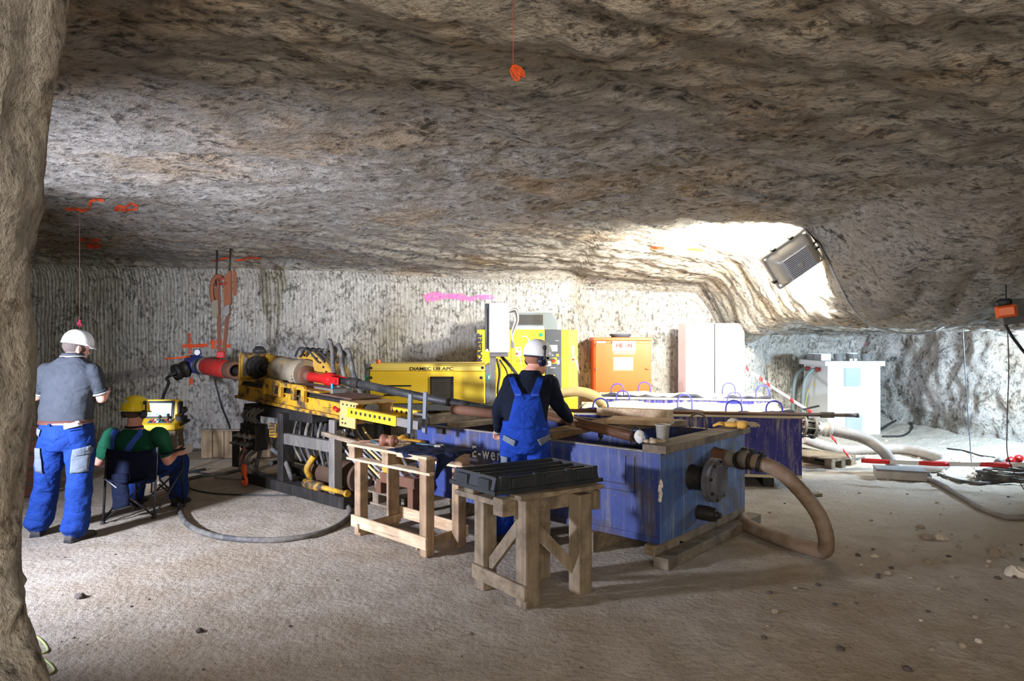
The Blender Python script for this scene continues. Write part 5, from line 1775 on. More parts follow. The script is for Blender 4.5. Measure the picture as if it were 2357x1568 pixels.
# sub-frame
MB().bx(-0.75, 0.75, -0.20, 0.20, 0.80, 0.925).build('saddle', M_DSTEEL, rig, 0.008)
for (x, y, wd, mt_) in ((-0.22, -0.22, 0.12, M_DSTEEL), (0.77, -0.22, 0.10, M_STEEL), (-0.95, 0.25, 0.12, M_DSTEEL), (0.55, 0.35, 0.10, M_DSTEEL), (-0.20, 0.35, 0.12, M_DSTEEL)):
    MB(TS).bx(x - wd / 2, x + wd / 2, y - wd / 2, y + wd / 2, 0.12, 0.88).build('post', mt_, rig, 0.006)
for (y, xe) in ((-0.22, 1.02), (0.35, 0.70)):
    MB(TS).bx(-1.05, xe, y - 0.08, y + 0.08, 0.0, 0.12).build('skid', M_DSTEEL, rig, 0.008)
MB(TS).bx(-0.16, 0.72, -0.27, -0.21, 0.54, 0.66).build('cross_beam', M_STEEL, rig, 0.005)
MB(TS).bx(-0.14, 0.60, 0.31, 0.37, 0.50, 0.62).build('cross_beam', M_DSTEEL, rig, 0.005)
MB(TS).bx(0.72, 0.83, -0.25, 0.20, 0.78, 0.86).build('cross_beam', M_DSTEEL, rig, 0.005)
MB(TS).beam((-0.10, -0.05, 0.20), (0.88, -0.05, 0.72), 0.05, 0.08).build('diagonal_brace', M_DSTEEL, rig, 0.004)
MB(TS).cyl((0.0, 0.05, 0.24), (0.85, 0.05, 0.24), 0.16, n=24).build('oil_tank', mat_worn('rusty_oil_tank', srgb(74, 54, 40), srgb(60, 48, 38), srgb(50, 38, 30), 0.5, 0.5, 0.7), rig, 0.01)
for x in (0.18, 0.66):
    p_ = [V((x, -0.12, 0.16)), V((x + 0.03, -0.20, 0.30)), V((x + 0.10, -0.16, 0.44))]
    MB(TS).tube(catmull(p_, 8), 0.035, 10).build('yellow_strap', M_RIGYEL, rig)
MB(TS).lathe((0.25, -0.26, 0.16), (1, 0, 0), [(0, 0.035), (0.02, 0.05), (0.34, 0.05), (0.35, 0.03), (0.75, 0.022), (0.76, 0.035), (0.80, 0.035)], 16).build('hydraulic_cylinder', M_RIGYEL, rig)
MB(TS).bx(-0.42, -0.28, -0.30, -0.27, 0.60, 0.76).build('yellow_plate', M_RIGYEL, rig, 0.004)
for k in range(4):
    MB(TS).tube([V((-0.42 + 0.03, -0.306, 0.62 + 0.035 * k)), V((-0.30, -0.306, 0.63 + 0.035 * k))], 0.006, 6).build('plate_mark', M_INK, rig)

# valve cluster on the left of the frame
vb = MB(TS)
r3 = random.Random(4)
vb.bx(-0.98, -0.62, -0.36, -0.20, 0.42, 0.72).bx(-0.92, -0.70, -0.40, -0.36, 0.46, 0.66).bx(-1.02, -0.86, -0.30, -0.16, 0.70, 0.90)
vbo = vb.build('valve_block', M_DSTEEL, rig, 0.01)
for k in range(6):
    x = -0.95 + 0.065 * k
    MB(TS).lathe((x, -0.36, 0.50 + 0.09 * (k % 2)), (0, -1, 0), [(0, 0.024), (0.05, 0.024), (0.055, 0.032), (0.08, 0.032), (0.085, 0.015), (0.14, 0.012)], 12).build('fitting', M_STEEL if k % 2 else M_DUSTY, vbo)
for k in range(7):
    x = -0.96 + 0.05 * k
    p_ = [V((x, -0.30, 0.44)), V((x + 0.02, -0.38 - 0.01 * k, 0.34)), V((x + 0.10 * r3.uniform(-1, 1), -0.36, 0.22)), V((x + 0.25 * r3.uniform(-0.4, 1), -0.30, 0.10 + 0.02 * k))]
    MB(TS).tube(catmull(p_, 7), 0.018 + 0.004 * (k % 3), 8).build('hydraulic_hose', (M_DUSTY, M_BLACK, M_GREYHOSE)[k % 3], rig)
for k in range(4):
    p_ = [V((-0.92 + 0.09 * k, -0.28, 0.72)), V((-0.95 + 0.09 * k, -0.34, 0.82)), V((-0.90 + 0.1 * k, -0.26, 0.90))]
    MB(TS).tube(catmull(p_, 7), 0.017, 8).build('hydraulic_hose', M_DUSTY, rig)
MB(TS).bx(-1.06, -0.98, -0.42, -0.36, 0.20, 0.62).build('side_plate', M_DSTEEL, rig, 0.004)
# orange hook and chain hanging at the left
TH = Matrix.Translation((0.80, 0, 0))
m = MB(TH)
for k in range(7):
    c = V((-1.10, -0.42, 0.58 - 0.048 * k))
    ring = [c + V((0.016 * math.cos(a) * (1 if k % 2 else 0.1), 0.016 * math.cos(a) * (0.1 if k % 2 else 1), 0.030 * math.sin(a))) for a in [2 * PI * j / 12 for j in range(12)]]
    m.tube(ring, 0.006, 6, closed=True)
m.build('chain', M_STEEL, rig)
M_HOOK = mat_plain('orange_hook', srgb(232, 92, 40), 0.45, 0, 0.25)
m = MB(TH).bx(-1.125, -1.055, -0.45, -0.41, 0.14, 0.27)
m.tube(catmull([V((-1.09, -0.43, 0.14)), V((-1.04, -0.43, 0.09)), V((-1.05, -0.43, 0.04)), V((-1.10, -0.43, 0.035)), V((-1.13, -0.43, 0.07))], 8), [0.02] * 33, 8)
m.build('lifting_hook', M_HOOK, rig, 0.012)
MB(TH).tube([V((-1.12, -0.40, 0.62)), V((-1.11, -0.42, 0.45)), V((-1.13, -0.43, 0.28))], 0.016, 8).build('red_strap', mat_plain('faded_red_strap', srgb(150, 66, 54), 0.7, 0, 0.3), rig)

MB().bx(0.42, 1.05, 0.02, 0.34, 0.46, 0.80).build('pump_housing', M_DSTEEL, rig, 0.02)
for k in range(6):
    p_ = [V((0.30 + 0.12 * k, -0.10 - 0.02 * (k % 2), 0.80)), V((0.36 + 0.12 * k, -0.18, 0.66)), V((0.30 + 0.13 * k, -0.14, 0.50)), V((0.42 + 0.11 * k, -0.12, 0.34))]
    MB().tube(catmull(p_, 7), 0.014 + 0.004 * (k % 3), 8).build('hydraulic_hose', (M_DUSTY, M_BLACK)[k % 2], rig)
# bundle of hoses and rusty motor under the right end
for k in range(9):
    y = -0.18 + 0.045 * k
    p_ = [V((1.06, y, 0.84)), V((1.15 + 0.02 * k, y * 0.8, 0.66)), V((1.35 + 0.03 * k, y * 0.9 + 0.05, 0.48)), V((1.62 + 0.03 * k, y + 0.1, 0.30))]
    MB().tube(catmull(p_, 6), 0.013, 8).build('hose_bundle', (M_GREYHOSE, M_DUSTY, M_CREAMHOSE)[k % 3], rig)
m = MB()
m.lathe((1.62, 0.12, 0.62), (1, 0.12, 0.02), [(0, 0.06), (0.02, 0.10), (0.22, 0.10), (0.24, 0.12), (0.27, 0.12), (0.29, 0.085), (0.50, 0.08), (0.52, 0.04)], 24)
m.bx(1.68, 1.84, 0.02, 0.22, 0.36, 0.55)
m.build('feed_motor', mat_worn('rusty_yellow_motor', srgb(190, 140, 40), srgb(120, 86, 48), srgb(82, 54, 36), 0.7, 0.6, 0.6, 6), rig, 0.006)
MB().bx(1.55, 2.2, 0.0, 0.24, 0.26, 0.36).build('motor_bed', M_RUST, rig, 0.006)
for (x, y) in ((1.62, 0.05), (2.12, 0.05)):
    MB().bx(x - 0.04, x + 0.04, y - 0.03, y + 0.15, 0.14 if x < 2 else 0.0, 0.26).build('motor_leg', M_RUST, rig, 0.004)
MB().beam((1.10, -0.29, 0.735), (1.90, -0.32, 0.69), 0.04, 0.04).build('tie_rod', M_OLDWOOD, rig)

# ------------------------------------------------------------------ black tube running from the swivel to the man
ta, tb = rw(1.18, 0, 1.285), P(1150, 947, 6.52)
bt_ = thing('drill_tube', 'long black tube running from the red swivel down to the man at the tank', 'tube', (ta + tb) / 2)
td = (tb - ta).normalized()
MB().tube([ta, ta.lerp(tb, 0.5) - V((0, 0, 0.010)), tb], 0.042, 18).build('tube_body', M_BLACK, bt_, world=True)
MB().cyl(ta - td * 0.02, ta + td * 0.07, 0.052, n=18).build('tube_collar', M_DSTEEL, bt_, world=True)
wa, wb_ = P(1042, 942, 6.55), P(1210, 962, 6.45)
solo('core_barrel', MB().tube([wa - V((0.03, 0, 0)), wa, wb_], [0.02, 0.046, 0.046], 16), M_RUST, 'brown-grey barrel lying close under the black tube beside the man', 'tube')

# ------------------------------------------------------------------ borehole head at the wall
BH = rig_m @ (T1 @ V((-2.25, 0, 1.30)))
bh = thing('borehole_head', 'red standpipe with a blue valve sticking out of the rock wall', 'borehole head', (BH.x, BH.y, 0))
MH = rig_m @ T1
m = MB(MH)
m.lathe((-2.24, 0, 1.222), (1, 0, 0), [(0, 0.10), (0.02, 0.122), (0.62, 0.122), (0.66, 0.116)], 30)
m.build('red_sleeve', mat_worn('chipped_red', srgb(178, 40, 34), srgb(196, 82, 70), srgb(110, 50, 44), 0.5, 0.3, 0.4, 4), bh, world=True)
m = MB(MH)
m.lathe((-1.585, 0, 1.222), (1, 0, 0), [(0, 0.112), (0.01, 0.122), (0.17, 0.118), (0.20, 0.112), (0.20, 0.082), (0.06, 0.08), (0.05, 0.01)], 30)
m.build('rusty_collar', M_RUST, bh, world=True)
MB(MH).lathe((-1.60, 0, 1.222), (1, 0, 0), [(0.08, 0.05), (0.30, 0.05), (0.55, 0.035)], 16).build('drill_rod_end', M_DSTEEL, bh, world=True)
for k in range(3):
    MB(MH).lathe((-2.26 - 0.07 * k, 0, 1.222), (-1, 0, 0), [(0, 0.105), (0.004, 0.125 - 0.008 * k), (0.05, 0.125 - 0.008 * k), (0.056, 0.09)], 26).build('threaded_ring', M_STEEL if k != 1 else M_DSTEEL, bh, world=True)
M_VALVE = mat_plain('dark_blue_valve', srgb(34, 44, 110), 0.45, 0, 0.3)
m = MB(MH)
m.lathe((-2.46, 0, 1.222), (-1, 0, 0), [(0, 0.10), (0.02, 0.13), (0.05, 0.13), (0.07, 0.095), (0.20, 0.10), (0.22, 0.13), (0.25, 0.13), (0.27, 0.09)], 26)
m.ell((-2.59, 0, 1.222), (0.11, 0.13, 0.125))
vv = m.build('blue_valve', M_VALVE, bh, world=True)
# side outlet towards the left front
q0 = MH @ V((-2.59, 0, 1.207))
so = (V((-0.50, -0.62, -0.26))).normalized()
m = MB().lathe(q0, so, [(0.06, 0.085), (0.13, 0.085), (0.135, 0.118), (0.18, 0.118), (0.185, 0.10), (0.24, 0.104), (0.25, 0.115), (0.31, 0.112), (0.315, 0.085), (0.26, 0.08), (0.255, 0.01)], 26)
m.build('side_outlet', M_DSTEEL, bh, world=True)
gq = MH @ V((-2.50, -0.03, 1.347))
m = MB().cyl(gq - V((0, 0, 0.06)), gq, 0.012, n=8)
m.lathe(gq + V((0.02, 0.02, 0.045)), (0.1, -1, 0.15), [(0, 0.045), (0.03, 0.052), (0.05, 0.052), (0.055, 0.046)], 20)
ga = m.build('pressure_gauge', M_VALVE, bh, world=True)
gd = V((0.1, -1, 0.15)).normalized()
MB().cyl(gq + V((0.02, 0.02, 0.045)) + gd * 0.054, gq + V((0.02, 0.02, 0.045)) + gd * 0.057, 0.040, n=20).build('gauge_face', M_PAPER, ga, world=True)
MB().tube([q0 + V((-0.05, -0.05, 0.13)), q0 + V((-0.22, -0.13, 0.11)), q0 + V((-0.36, -0.15, 0.10))], [0.016, 0.014, 0.014], 8).build('orange_lever', M_HOOK, bh, world=True)
q1 = MH @ V((-2.74, 0, 1.222))
wy = B_WALL.ray_cast(V((q1.x - 0.05, 5, q1.z)), V((0, 1, 0)))[0].y
MB().tube(catmull([q1, q1 + V((-0.05, 0.08, 0)), V((q1.x - 0.06, wy + 0.15, q1.z))], 6), 0.075, 16).build('casing', M_DSTEEL, bh, world=True)
m = MB().cyl(MH @ V((-2.60, 0.05, 1.117)), MH @ V((-2.52, 0.08, 0.997)), 0.03, n=10)
m.build('drain_plug', M_STEEL, bh, world=True)
cable('outlet_hose', [q0 + so * 0.27, q0 + so * 0.42 + V((0, 0, -0.03)), P(388, 882, 9.0), P(376, 912, 8.8), P(372, 945, 8.6), P(376, 1010, 8.4), V((-4.25, 8.6, 0.05)), V((-4.0, 8.9, 0.02))], 0.020, M_BLACK,
      'black hose curving down from the side outlet behind the console', 'hose')
cable('drain_hose', [MH @ V((-1.95, 0.0, 1.10)), P(496, 880, 9.35), P(503, 908, 9.4), P(512, 940, 9.5), P(526, 974, 9.7), P(532, 1000, 9.9)], 0.014, M_BLACK, 'thin black hose hanging from the red standpipe to the plank box', 'hose')

# ------------------------------------------------------------------ rusty hangers carrying the standpipe
hg = thing('rusty_hanger', 'pair of rusty clamps and straps hung from the roof, holding the red standpipe', 'hanger', P(512, 700, 9.36))
YH = 9.36
for (px_, k) in ((500, 0), (531, 1)):
    top = P(px_, 598, YH)
    MB().cyl(V((top.x, YH, cz(top.x, YH) + 0.05)), P(px_ + (-2 if k == 0 else -3), 660 - 14 * k, YH), 0.014, n=8).build('threaded_rod', M_DSTEEL, hg, world=True)
sc1 = lambda pts_, Y=YH: [(P(a, b, Y).x, P(a, b, Y).z) for a, b in pts_]
MR = mat_worn('brown_rust', srgb(124, 74, 48), srgb(150, 96, 64), srgb(70, 44, 32), 0.5, 0.4, 0.8)
MB().prism(sc1([(517, 640), (526, 628), (533, 622), (533, 700), (524, 706), (516, 704)]), 0.06, (0, YH, 0), (1, 0, 0), (0, 0, 1)).build('clamp_plate', MR, hg, 0.006, world=True)
MB().prism(sc1([(534, 620), (543, 626), (543, 680), (534, 680)]), 0.012, (0, YH + 0.03, 0), (1, 0, 0), (0, 0, 1)).build('flag_plate', MR, hg, 0.002, world=True)
o_ = MB()
o_.tube(catmull([P(512, 640, YH), P(500, 636, YH), P(490, 650, YH), P(487, 672, YH), P(491, 692, YH), P(500, 706, YH)], 8), 0.032, 10)
o_.tube(catmull([P(510, 650, YH), P(503, 656, YH), P(498, 672, YH), P(500, 690, YH)], 8), 0.022, 10)
o_.build('clamp_jaw', MR, hg, world=True)
for (a, b, c, d) in ((502, 645, 508, 640), (504, 655, 514, 652)):
    MB().cyl(P(a, b, YH - 0.03), P(c + 8, d, YH - 0.03), 0.016, n=8).build('clamp_bolt', mat_plain('reddish_bolt_%d' % b, srgb(140, 50, 40), 0.5, 0, 0), hg, world=True)
MB().prism(sc1([(491, 692), (504, 690), (506, 722), (502, 733), (491, 730), (489, 712)]), 0.09, (0, YH, 0), (1, 0, 0), (0, 0, 1)).build('strap_ratchet', mat_worn('dull_metal', srgb(120, 108, 88), srgb(150, 136, 112), srgb(70, 56, 44), 0.5, 0.4), hg, 0.008, world=True)
MB().prism(sc1([(512, 708), (520, 704), (530, 700), (530, 722), (524, 730), (514, 726)]), 0.08, (0, YH, 0), (1, 0, 0), (0, 0, 1)).build('strap_ratchet', M_STEEL, hg, 0.008, world=True)
for (a, b, c, d, wpx) in ((503, 640, 505, 814, 0.05), (527, 700, 515, 814, 0.05)):
    MB().beam(P(a, b, YH - 0.01), P(c, d, YH - 0.02), 0.05, 0.012, (0, 1, 0)).build('strap', mat_plain('brown_strap_%d' % a, srgb(108, 64, 44), 0.8, 0, 0.3), hg, 0.002, world=True)
MB().bx(-0.06, 0.06, -0.03, 0.03, 0, 0.05).M
e_ = P(509, 816, YH - 0.02)
MB().bx(e_.x - 0.05, e_.x + 0.05, e_.y - 0.04, e_.y + 0.04, e_.z - 0.05, e_.z + 0.04).build('red_lug', M_RED, hg, 0.01, world=True)

# plank box against the wall
pb0 = thing('plank_box', 'low box of upright wooden planks against the back wall behind the rig', 'box', (-4.42, 9.75, 0))
for k in range(6):
    x = -0.02 + 0.165 * k
    MB().bx(x, x + 0.155, 0.0, 0.028, 0.02 + 0.012 * (k % 2), 0.40).build('plank', mat_wood('box_plank_%d' % k, srgb(158, 140, 114), srgb(118, 98, 74), 0.5, srgb(70, 60, 48), 2), pb0, 0.003)
MB().bx(-0.04, 1.0, -0.02, 0.06, 0.402, 0.43).build('top_rail', M_OLDWOOD, pb0, 0.003)
MB().bx(-0.02, 0.97, 0.03, 0.06, 0.03, 0.10).build('bottom_rail', M_OLDWOOD, pb0, 0.003)

# reddish crate behind the standing man at the left
cr = thing('crate_stack', 'dark reddish slatted crate behind the standing man at the pillar', 'crate', (-5.15, 7.35, 0))
for k in range(5):
    MB().bx(-0.35, 0.10, -0.02, 0.0, 0.02 + 0.16 * k, 0.02 + 0.16 * k + 0.12).build('slat', mat_wood('red_slat_%d' % k, srgb(96, 54, 40), srgb(70, 42, 32), 0.4), cr, 0.004)
for x in (-0.33, 0.06):
    MB().bx(x - 0.03, x + 0.03, 0.001, 0.05, 0.0, 0.80).build('corner_post', M_DSTEEL, cr, 0.004)

# ------------------------------------------------------------------ operator's console
CO = P(372, 1000, 7.45)
con = thing('control_console', 'yellow control console with a lit touch screen in front of the seated man', 'console', (CO.x, 7.45, 0))
MC = Matrix.Translation((CO.x, 7.45, 0)) @ rotz(0.10)
zp = lambda py, Y=7.45: CAMZ - (py - CY) / F * Y
M_CONS = mat_plain('console_yellow', srgb(238, 196, 30), 0.4, 0, 0.1)
z0_, z1_ = zp(966), zp(919)
Mt = MC @ Matrix.Translation((0, 0, z0_)) @ Matrix.Rotation(-0.22, 4, 'X') @ Matrix.Translation((0, 0, -z0_))
MB(Mt).bx(-0.20, 0.165, 0.0, 0.10, z0_, z1_).build('screen_housing', M_CONS, con, 0.012, world=True)
MB(Mt).bx(-0.19, 0.125, -0.008, 0.004, z0_ + 0.012, z1_ - 0.018).build('bezel', M_BLACK, con, 0.003, world=True)
scr = mat_plain('screen_glow', (0.4, 0.6, 0.75), 0.3, 0, 0, emit=(0.55, 0.78, 0.92, 0.85))
so_ = MB(Mt).bx(-0.16, 0.095, -0.011, -0.0085, z0_ + 0.035, z1_ - 0.045)
so_ = so_.build('screen', scr, con, world=True)
M_ICON = mat_plain('screen_icon', srgb(60, 130, 190), 0.4, 0, 0, emit=(0.05, 0.22, 0.5, 0.6))
for k in range(3):
    MB(Mt).bx(-0.14 + 0.08 * k, -0.115 + 0.08 * k, -0.0135, -0.0115, z0_ + 0.045, z0_ + 0.068).build('screen_icon', M_ICON, so_, world=True)
for k in range(4):
    MB(Mt).bx(-0.12, 0.03 + 0.02 * (k % 2), -0.0135, -0.0115, z0_ + 0.10 + 0.018 * k, z0_ + 0.104 + 0.018 * k).build('screen_line', mat_plain('screen_grey_%d' % k, srgb(150, 180, 200), 0.4, 0, 0, emit=(0.3, 0.5, 0.62, 0.6)), so_, world=True)
m = MB(MC)
m.prism([(-0.16, z0_ - 0.10), (0.12, z0_ - 0.11), (0.12, z0_ + 0.015), (0.0, z0_ + 0.01), (-0.16, z0_ - 0.04)], 0.40, (0.0, 0, 0), (0, 1, 0), (0, 0, 1))
m.build('key_desk', M_CONS, con, 0.012, world=True)
Mk = MC @ Matrix.Translation((0, -0.08, z0_ - 0.006)) @ Matrix.Rotation(0.30, 4, 'X')
kp = MB(Mk).bx(-0.10, 0.14, -0.06, 0.05, 0.0, 0.004).build('key_panel', M_GREY, con, 0.002, world=True)
for i in range(6):
    for j in range(2):
        MB(Mk).bx(-0.08 + 0.036 * i, -0.058 + 0.036 * i, -0.045 + 0.045 * j, -0.022 + 0.045 * j, 0.0045, 0.012).build('key', (M_INK, M_REDINK, M_PAPER, M_GREEN)[(i + j) % 4], kp, world=True)
for (x, y) in ((0.03, -0.04), (0.10, 0.0)):
    MB(Mk).cyl((x, y, 0.004), (x + 0.01, y - 0.01, 0.065), 0.008, n=8).ell((x + 0.012, y - 0.012, 0.072), (0.018, 0.018, 0.02), n=10, m=8).build('joystick', M_BLACK, con, world=True)
m = MB(MC)
m.bx(0.17, 0.25, -0.06, 0.06, z0_ - 0.02, z0_ + 0.04).cyl((0.21, 0, z0_ + 0.04), (0.25, -0.03, z0_ + 0.10), 0.014, n=8).ell((0.255, -0.035, z0_ + 0.11), (0.03, 0.03, 0.035), n=10, m=8).cyl((0.2, -0.02, z0_ - 0.06), (0.31, -0.05, z0_ - 0.0), 0.016, n=8)
m.build('side_joystick', M_BLACK, con, 0.004, world=True)
MB(MC).bx(0.17, 0.195, -0.02, 0.09, z0_ + 0.06, z1_ - 0.03).build('side_handle', M_BLACK, con, 0.006, world=True)
MB(MC).bx(-0.18, 0.18, -0.10, 0.14, z0_ - 0.155, z0_ - 0.112).build('mounting_board', M_OLDWOOD, con, 0.004, world=True)
for (x, y) in ((-0.15, -0.07), (0.15, -0.07), (-0.15, 0.11), (0.15, 0.11)):
    MB(MC).beam((x, y, z0_ - 0.156), (x * 1.35, y * 1.6, 0.0), 0.05, 0.05, (0, 1, 0)).build('trestle_leg', M_OLDWOODZ, con, 0.004, world=True)
MB(MC).beam((-0.19, -0.10, 0.28), (0.19, -0.10, 0.28), 0.025, 0.08).build('trestle_rail', M_OLDWOOD, con, 0.003, world=True)
# ------------------------------------------------------------------ people
def mat_skin(name, col):
    t = NT(name)
    n = t.noise(t.coord(), 9, 4, 0.6)
    m = t.out(t.mix(t.ramp(n, 0.4, 0.7, 0, 0.5), col, tuple((c * k) for c, k in zip(col, (0.85, 0.6, 0.55)))), 0.5, 0, None, 0.35)
    t.b.inputs['Subsurface Weight'].default_value = 0.08
    t.b.inputs['Subsurface Radius'].default_value = (0.02, 0.008, 0.005)
    return m


M_SKIN = mat_skin('skin', srgb(214, 158, 138))
_clouds = bpy.data.textures.new('cloth_folds', 'CLOUDS')
_clouds.noise_scale = 0.13
_clouds.noise_depth = 2
_folds = bpy.data.textures.new('leg_folds', 'CLOUDS')
_folds.noise_scale = 0.16
_folds.noise_depth = 2


def remesh(vox, smooth=5, tex=None, strength=0.0):
    md = [('REMESH', dict(mode='VOXEL', voxel_size=vox, use_smooth_shade=True))]
    if smooth:
        md.append(('SMOOTH', dict(factor=0.5, iterations=smooth)))
    if tex:
        md.append(('DISPLACE', dict(texture=tex, strength=strength, mid_level=0.5)))
        md.append(('SMOOTH', dict(factor=0.5, iterations=2)))
    return md


def ring(c, S, D, w, d, n=28, p=0.85, sq=None):
    out = []
    for k in range(n):
        a = 2 * PI * k / n
        ca, sa = math.cos(a), math.sin(a)
        out.append(V(c) + S * (w * math.copysign(abs(ca) ** p, ca)) + D * (d * math.copysign(abs(sa) ** p, sa)))
    return out


def lerp_tube(mb, pts, rs, n=16, seg=6):
    cp = catmull(pts, seg)
    k = len(pts) - 1
    rr = []
    for i in range(len(cp)):
        t = i / (len(cp) - 1) * k
        j = min(int(t), k - 1)
        rr.append(rs[j] + (rs[j + 1] - rs[j]) * (t - j))
    mb.tube(cp, rr, n)
    mb.ell(cp[0], (rr[0],) * 3, n=12, m=8)
    mb.ell(cp[-1], (rr[-1],) * 3, n=12, m=8)


def hand(mb, wrist, d, nrm, th, curl=0.5, s=1.0):
    """d: along the hand, nrm: palm normal (fingers curl towards it), th: thumb side"""
    d = V(d).normalized()
    nrm = (V(nrm) - d * V(nrm).dot(d)).normalized()
    side = d.cross(nrm)
    if side.dot(V(th)) < 0:
        side = -side
    R = Matrix((d, side, nrm)).transposed()
    mb.ell(wrist + d * 0.045 * s, (0.052 * s, 0.040 * s, 0.017 * s), R, n=14, m=10)
    mb.tube([wrist - d * 0.02, wrist + d * 0.03 * s], [0.026, 0.03], 12)
    for (o, L) in ((0.030, 0.070), (0.010, 0.080), (-0.010, 0.075), (-0.029, 0.058)):
        p = wrist + d * (0.082 * s) + side * (o * s)
        pts = [p - d * 0.02, p]
        a = curl * 0.35
        for f in (0.45, 0.30, 0.25):
            dr = d * math.cos(a) + nrm * math.sin(a)
            p = p + dr * (L * f * s)
            pts.append(p)
            a += curl
        mb.tube(pts, [0.0095 * s, 0.0095 * s, 0.009 * s, 0.008 * s, 0.0068 * s], 8)
        mb.ell(pts[-1], (0.0068 * s,) * 3, n=8, m=6)
    p = wrist + d * 0.02 * s + side * 0.030 * s
    t1 = (d * 0.65 + side * 0.75).normalized()
    t2 = (d * 0.90 + side * 0.25 + nrm * 0.35 * (0.3 + curl)).normalized()
    pts = [p, p + t1 * 0.035 * s, p + t1 * 0.035 * s + t2 * 0.030 * s, p + t1 * 0.035 * s + t2 * 0.055 * s]
    mb.tube(pts, [0.015 * s, 0.0125 * s, 0.0105 * s, 0.0085 * s], 8)
    mb.ell(pts[-1], (0.0085 * s,) * 3, n=8, m=6)


def head_parts(mb, c, f, up=(0, 0, 1)):
    """skull, jaw, nose, ears, brows; c = head centre (eye height), f = facing"""
    f = V(f).normalized()
    u = (V(up) - f * V(up).dot(f)).normalized()
    s = f.cross(u)
    R = Matrix((s, f, u)).transposed()
    mb.ell(c + u * 0.028 - f * 0.008, (0.076, 0.097, 0.100), R, n=24, m=16)
    mb.ell(c - u * 0.050 + f * 0.022, (0.056, 0.068, 0.070), R, n=20, m=12)
    mb.ell(c - u * 0.096 + f * 0.056, (0.030, 0.030, 0.024), R, n=14, m=8)
    mb.tube([c + f * 0.080 + u * 0.012, c + f * 0.100 - u * 0.020, c + f * 0.106 - u * 0.035], [0.010, 0.013, 0.016], 10)
    mb.ell(c + f * 0.088 - u * 0.068, (0.024, 0.012, 0.008), R, n=12, m=6)
    mb.ell(c + f * 0.086 - u * 0.080, (0.020, 0.011, 0.008), R, n=12, m=6)
    for k in (-1, 1):
        mb.ell(c + s * (0.030 * k) + f * 0.078 + u * 0.004, (0.013, 0.010, 0.010), R, n=10, m=8)
        mb.ell(c + s * (0.030 * k) + f * 0.082 + u * 0.026, (0.020, 0.008, 0.006), R, n=10, m=6)
        mb.ell(c + s * (0.078 * k) - f * 0.010 - u * 0.012, (0.011, 0.022, 0.034), R, n=12, m=10)
        mb.ell(c + s * (0.086 * k) - f * 0.020 - u * 0.004, (0.008, 0.012, 0.026), R, n=12, m=10)
    return s, f, u, R


def dome(c, s, f, u, r, prof, brim=None, n=40):
    """hard hat: elongated dome with ridges plus peak; returns MB"""
    mb = MB()
    rings = []
    for k in range(13):
        a = (PI / 2) * k / 12
        w, h = math.cos(a), math.sin(a)
        rg = []
        for j in range(n):
            t = 2 * PI * j / n
            ridge = 1.0 + 0.012 * math.exp(-((math.sin(t)) / 0.18) ** 2) * w
            rg.append(V(c) + s * (r[0] * w ** 0.85 * math.sin(t) * 1.0) + f * (r[1] * w ** 0.85 * math.cos(t)) + u * (r[2] * h * ridge))
        rings.append(rg)
    # close top, and a lower skirt
    skirt = []
    for j in range(n):
        t = 2 * PI * j / n
        skirt.append(V(c) + s * (r[0] * 1.03 * math.sin(t)) + f * (r[1] * 1.03 * math.cos(t)) - u * 0.022)
    inner = [V(c) + (p - V(c)) * 0.94 for p in skirt]
    mb.loft([inner, skirt] + rings)
    # peak over the brow
    pk = []
    for (kk, out, dz) in ((0, 0.0, -0.018), (1, 0.038, -0.030)):
        row = []
        for j in range(17):
            t = -1.1 + 2.2 * j / 16
            e = out * math.cos(t * 1.35) if abs(t) < 1.16 else 0
            row.append(V(c) + s * (r[0] * 1.02 * math.sin(t)) + f * ((r[1] * 1.02) * math.cos(t) + e) + u * dz)
        pk.append(row)
    top = MB()
    lo = [[p - u * 0.006 for p in row] for row in pk]
    mb.loft([pk[0] + list(reversed(lo[0])), pk[1] + list(reversed(lo[1]))])
    return mb


def drape(bvh, corners, nu, nv, dirn, off, ctr=None):
    """quad patch: corners (a,b,c,d) world points behind the surface; projected along dirn"""
    a, b, c, d = [V(p) for p in corners]
    dirn = V(dirn).normalized()
    rows = []
    for i in range(nu + 1):
        row = []
        for j in range(nv + 1):
            s, t = i / nu, j / nv
            p = a.lerp(b, s).lerp(d.lerp(c, s), t)
            h = bvh.ray_cast(p - dirn * 1.5, dirn)
            q = (h[0] if h[0] is not None else p) - dirn * off
            row.append(q)
        rows.append(row)
    # bridge stray samples
    med = sorted(p.dot(dirn) for r in rows for p in r)[len(rows) * len(rows[0]) // 2]
    for r in rows:
        for p in r:
            if p.dot(dirn) > med + 0.10:
                p -= dirn * (p.dot(dirn) - med - 0.02)
    return rows


def patch(root, name, mat, bvh, pix, Y, dirn=(0, 1, 0), off=0.014, th=0.006, n=10, label=None, parent=None):
    """pix: 4 pixel corners, clockwise from top-left"""
    c = [P(x, y, Y) for x, y in pix]
    rows = drape(bvh, c, n, n, dirn, off)
    return MB().grid(rows).build(name, mat, parent or root, world=True, mods=(('SOLIDIFY', dict(thickness=th, offset=0)),), label=label)


def bvh_eval(o):
    dg = bpy.context.evaluated_depsgraph_get()
    dg.update()
    ev = o.evaluated_get(dg)
    me = ev.to_mesh()
    m = wm(o)
    b = BVHTree.FromPolygons([m @ v.co for v in me.vertices], [tuple(p.vertices) for p in me.polygons])
    ev.to_mesh_clear()
    return b


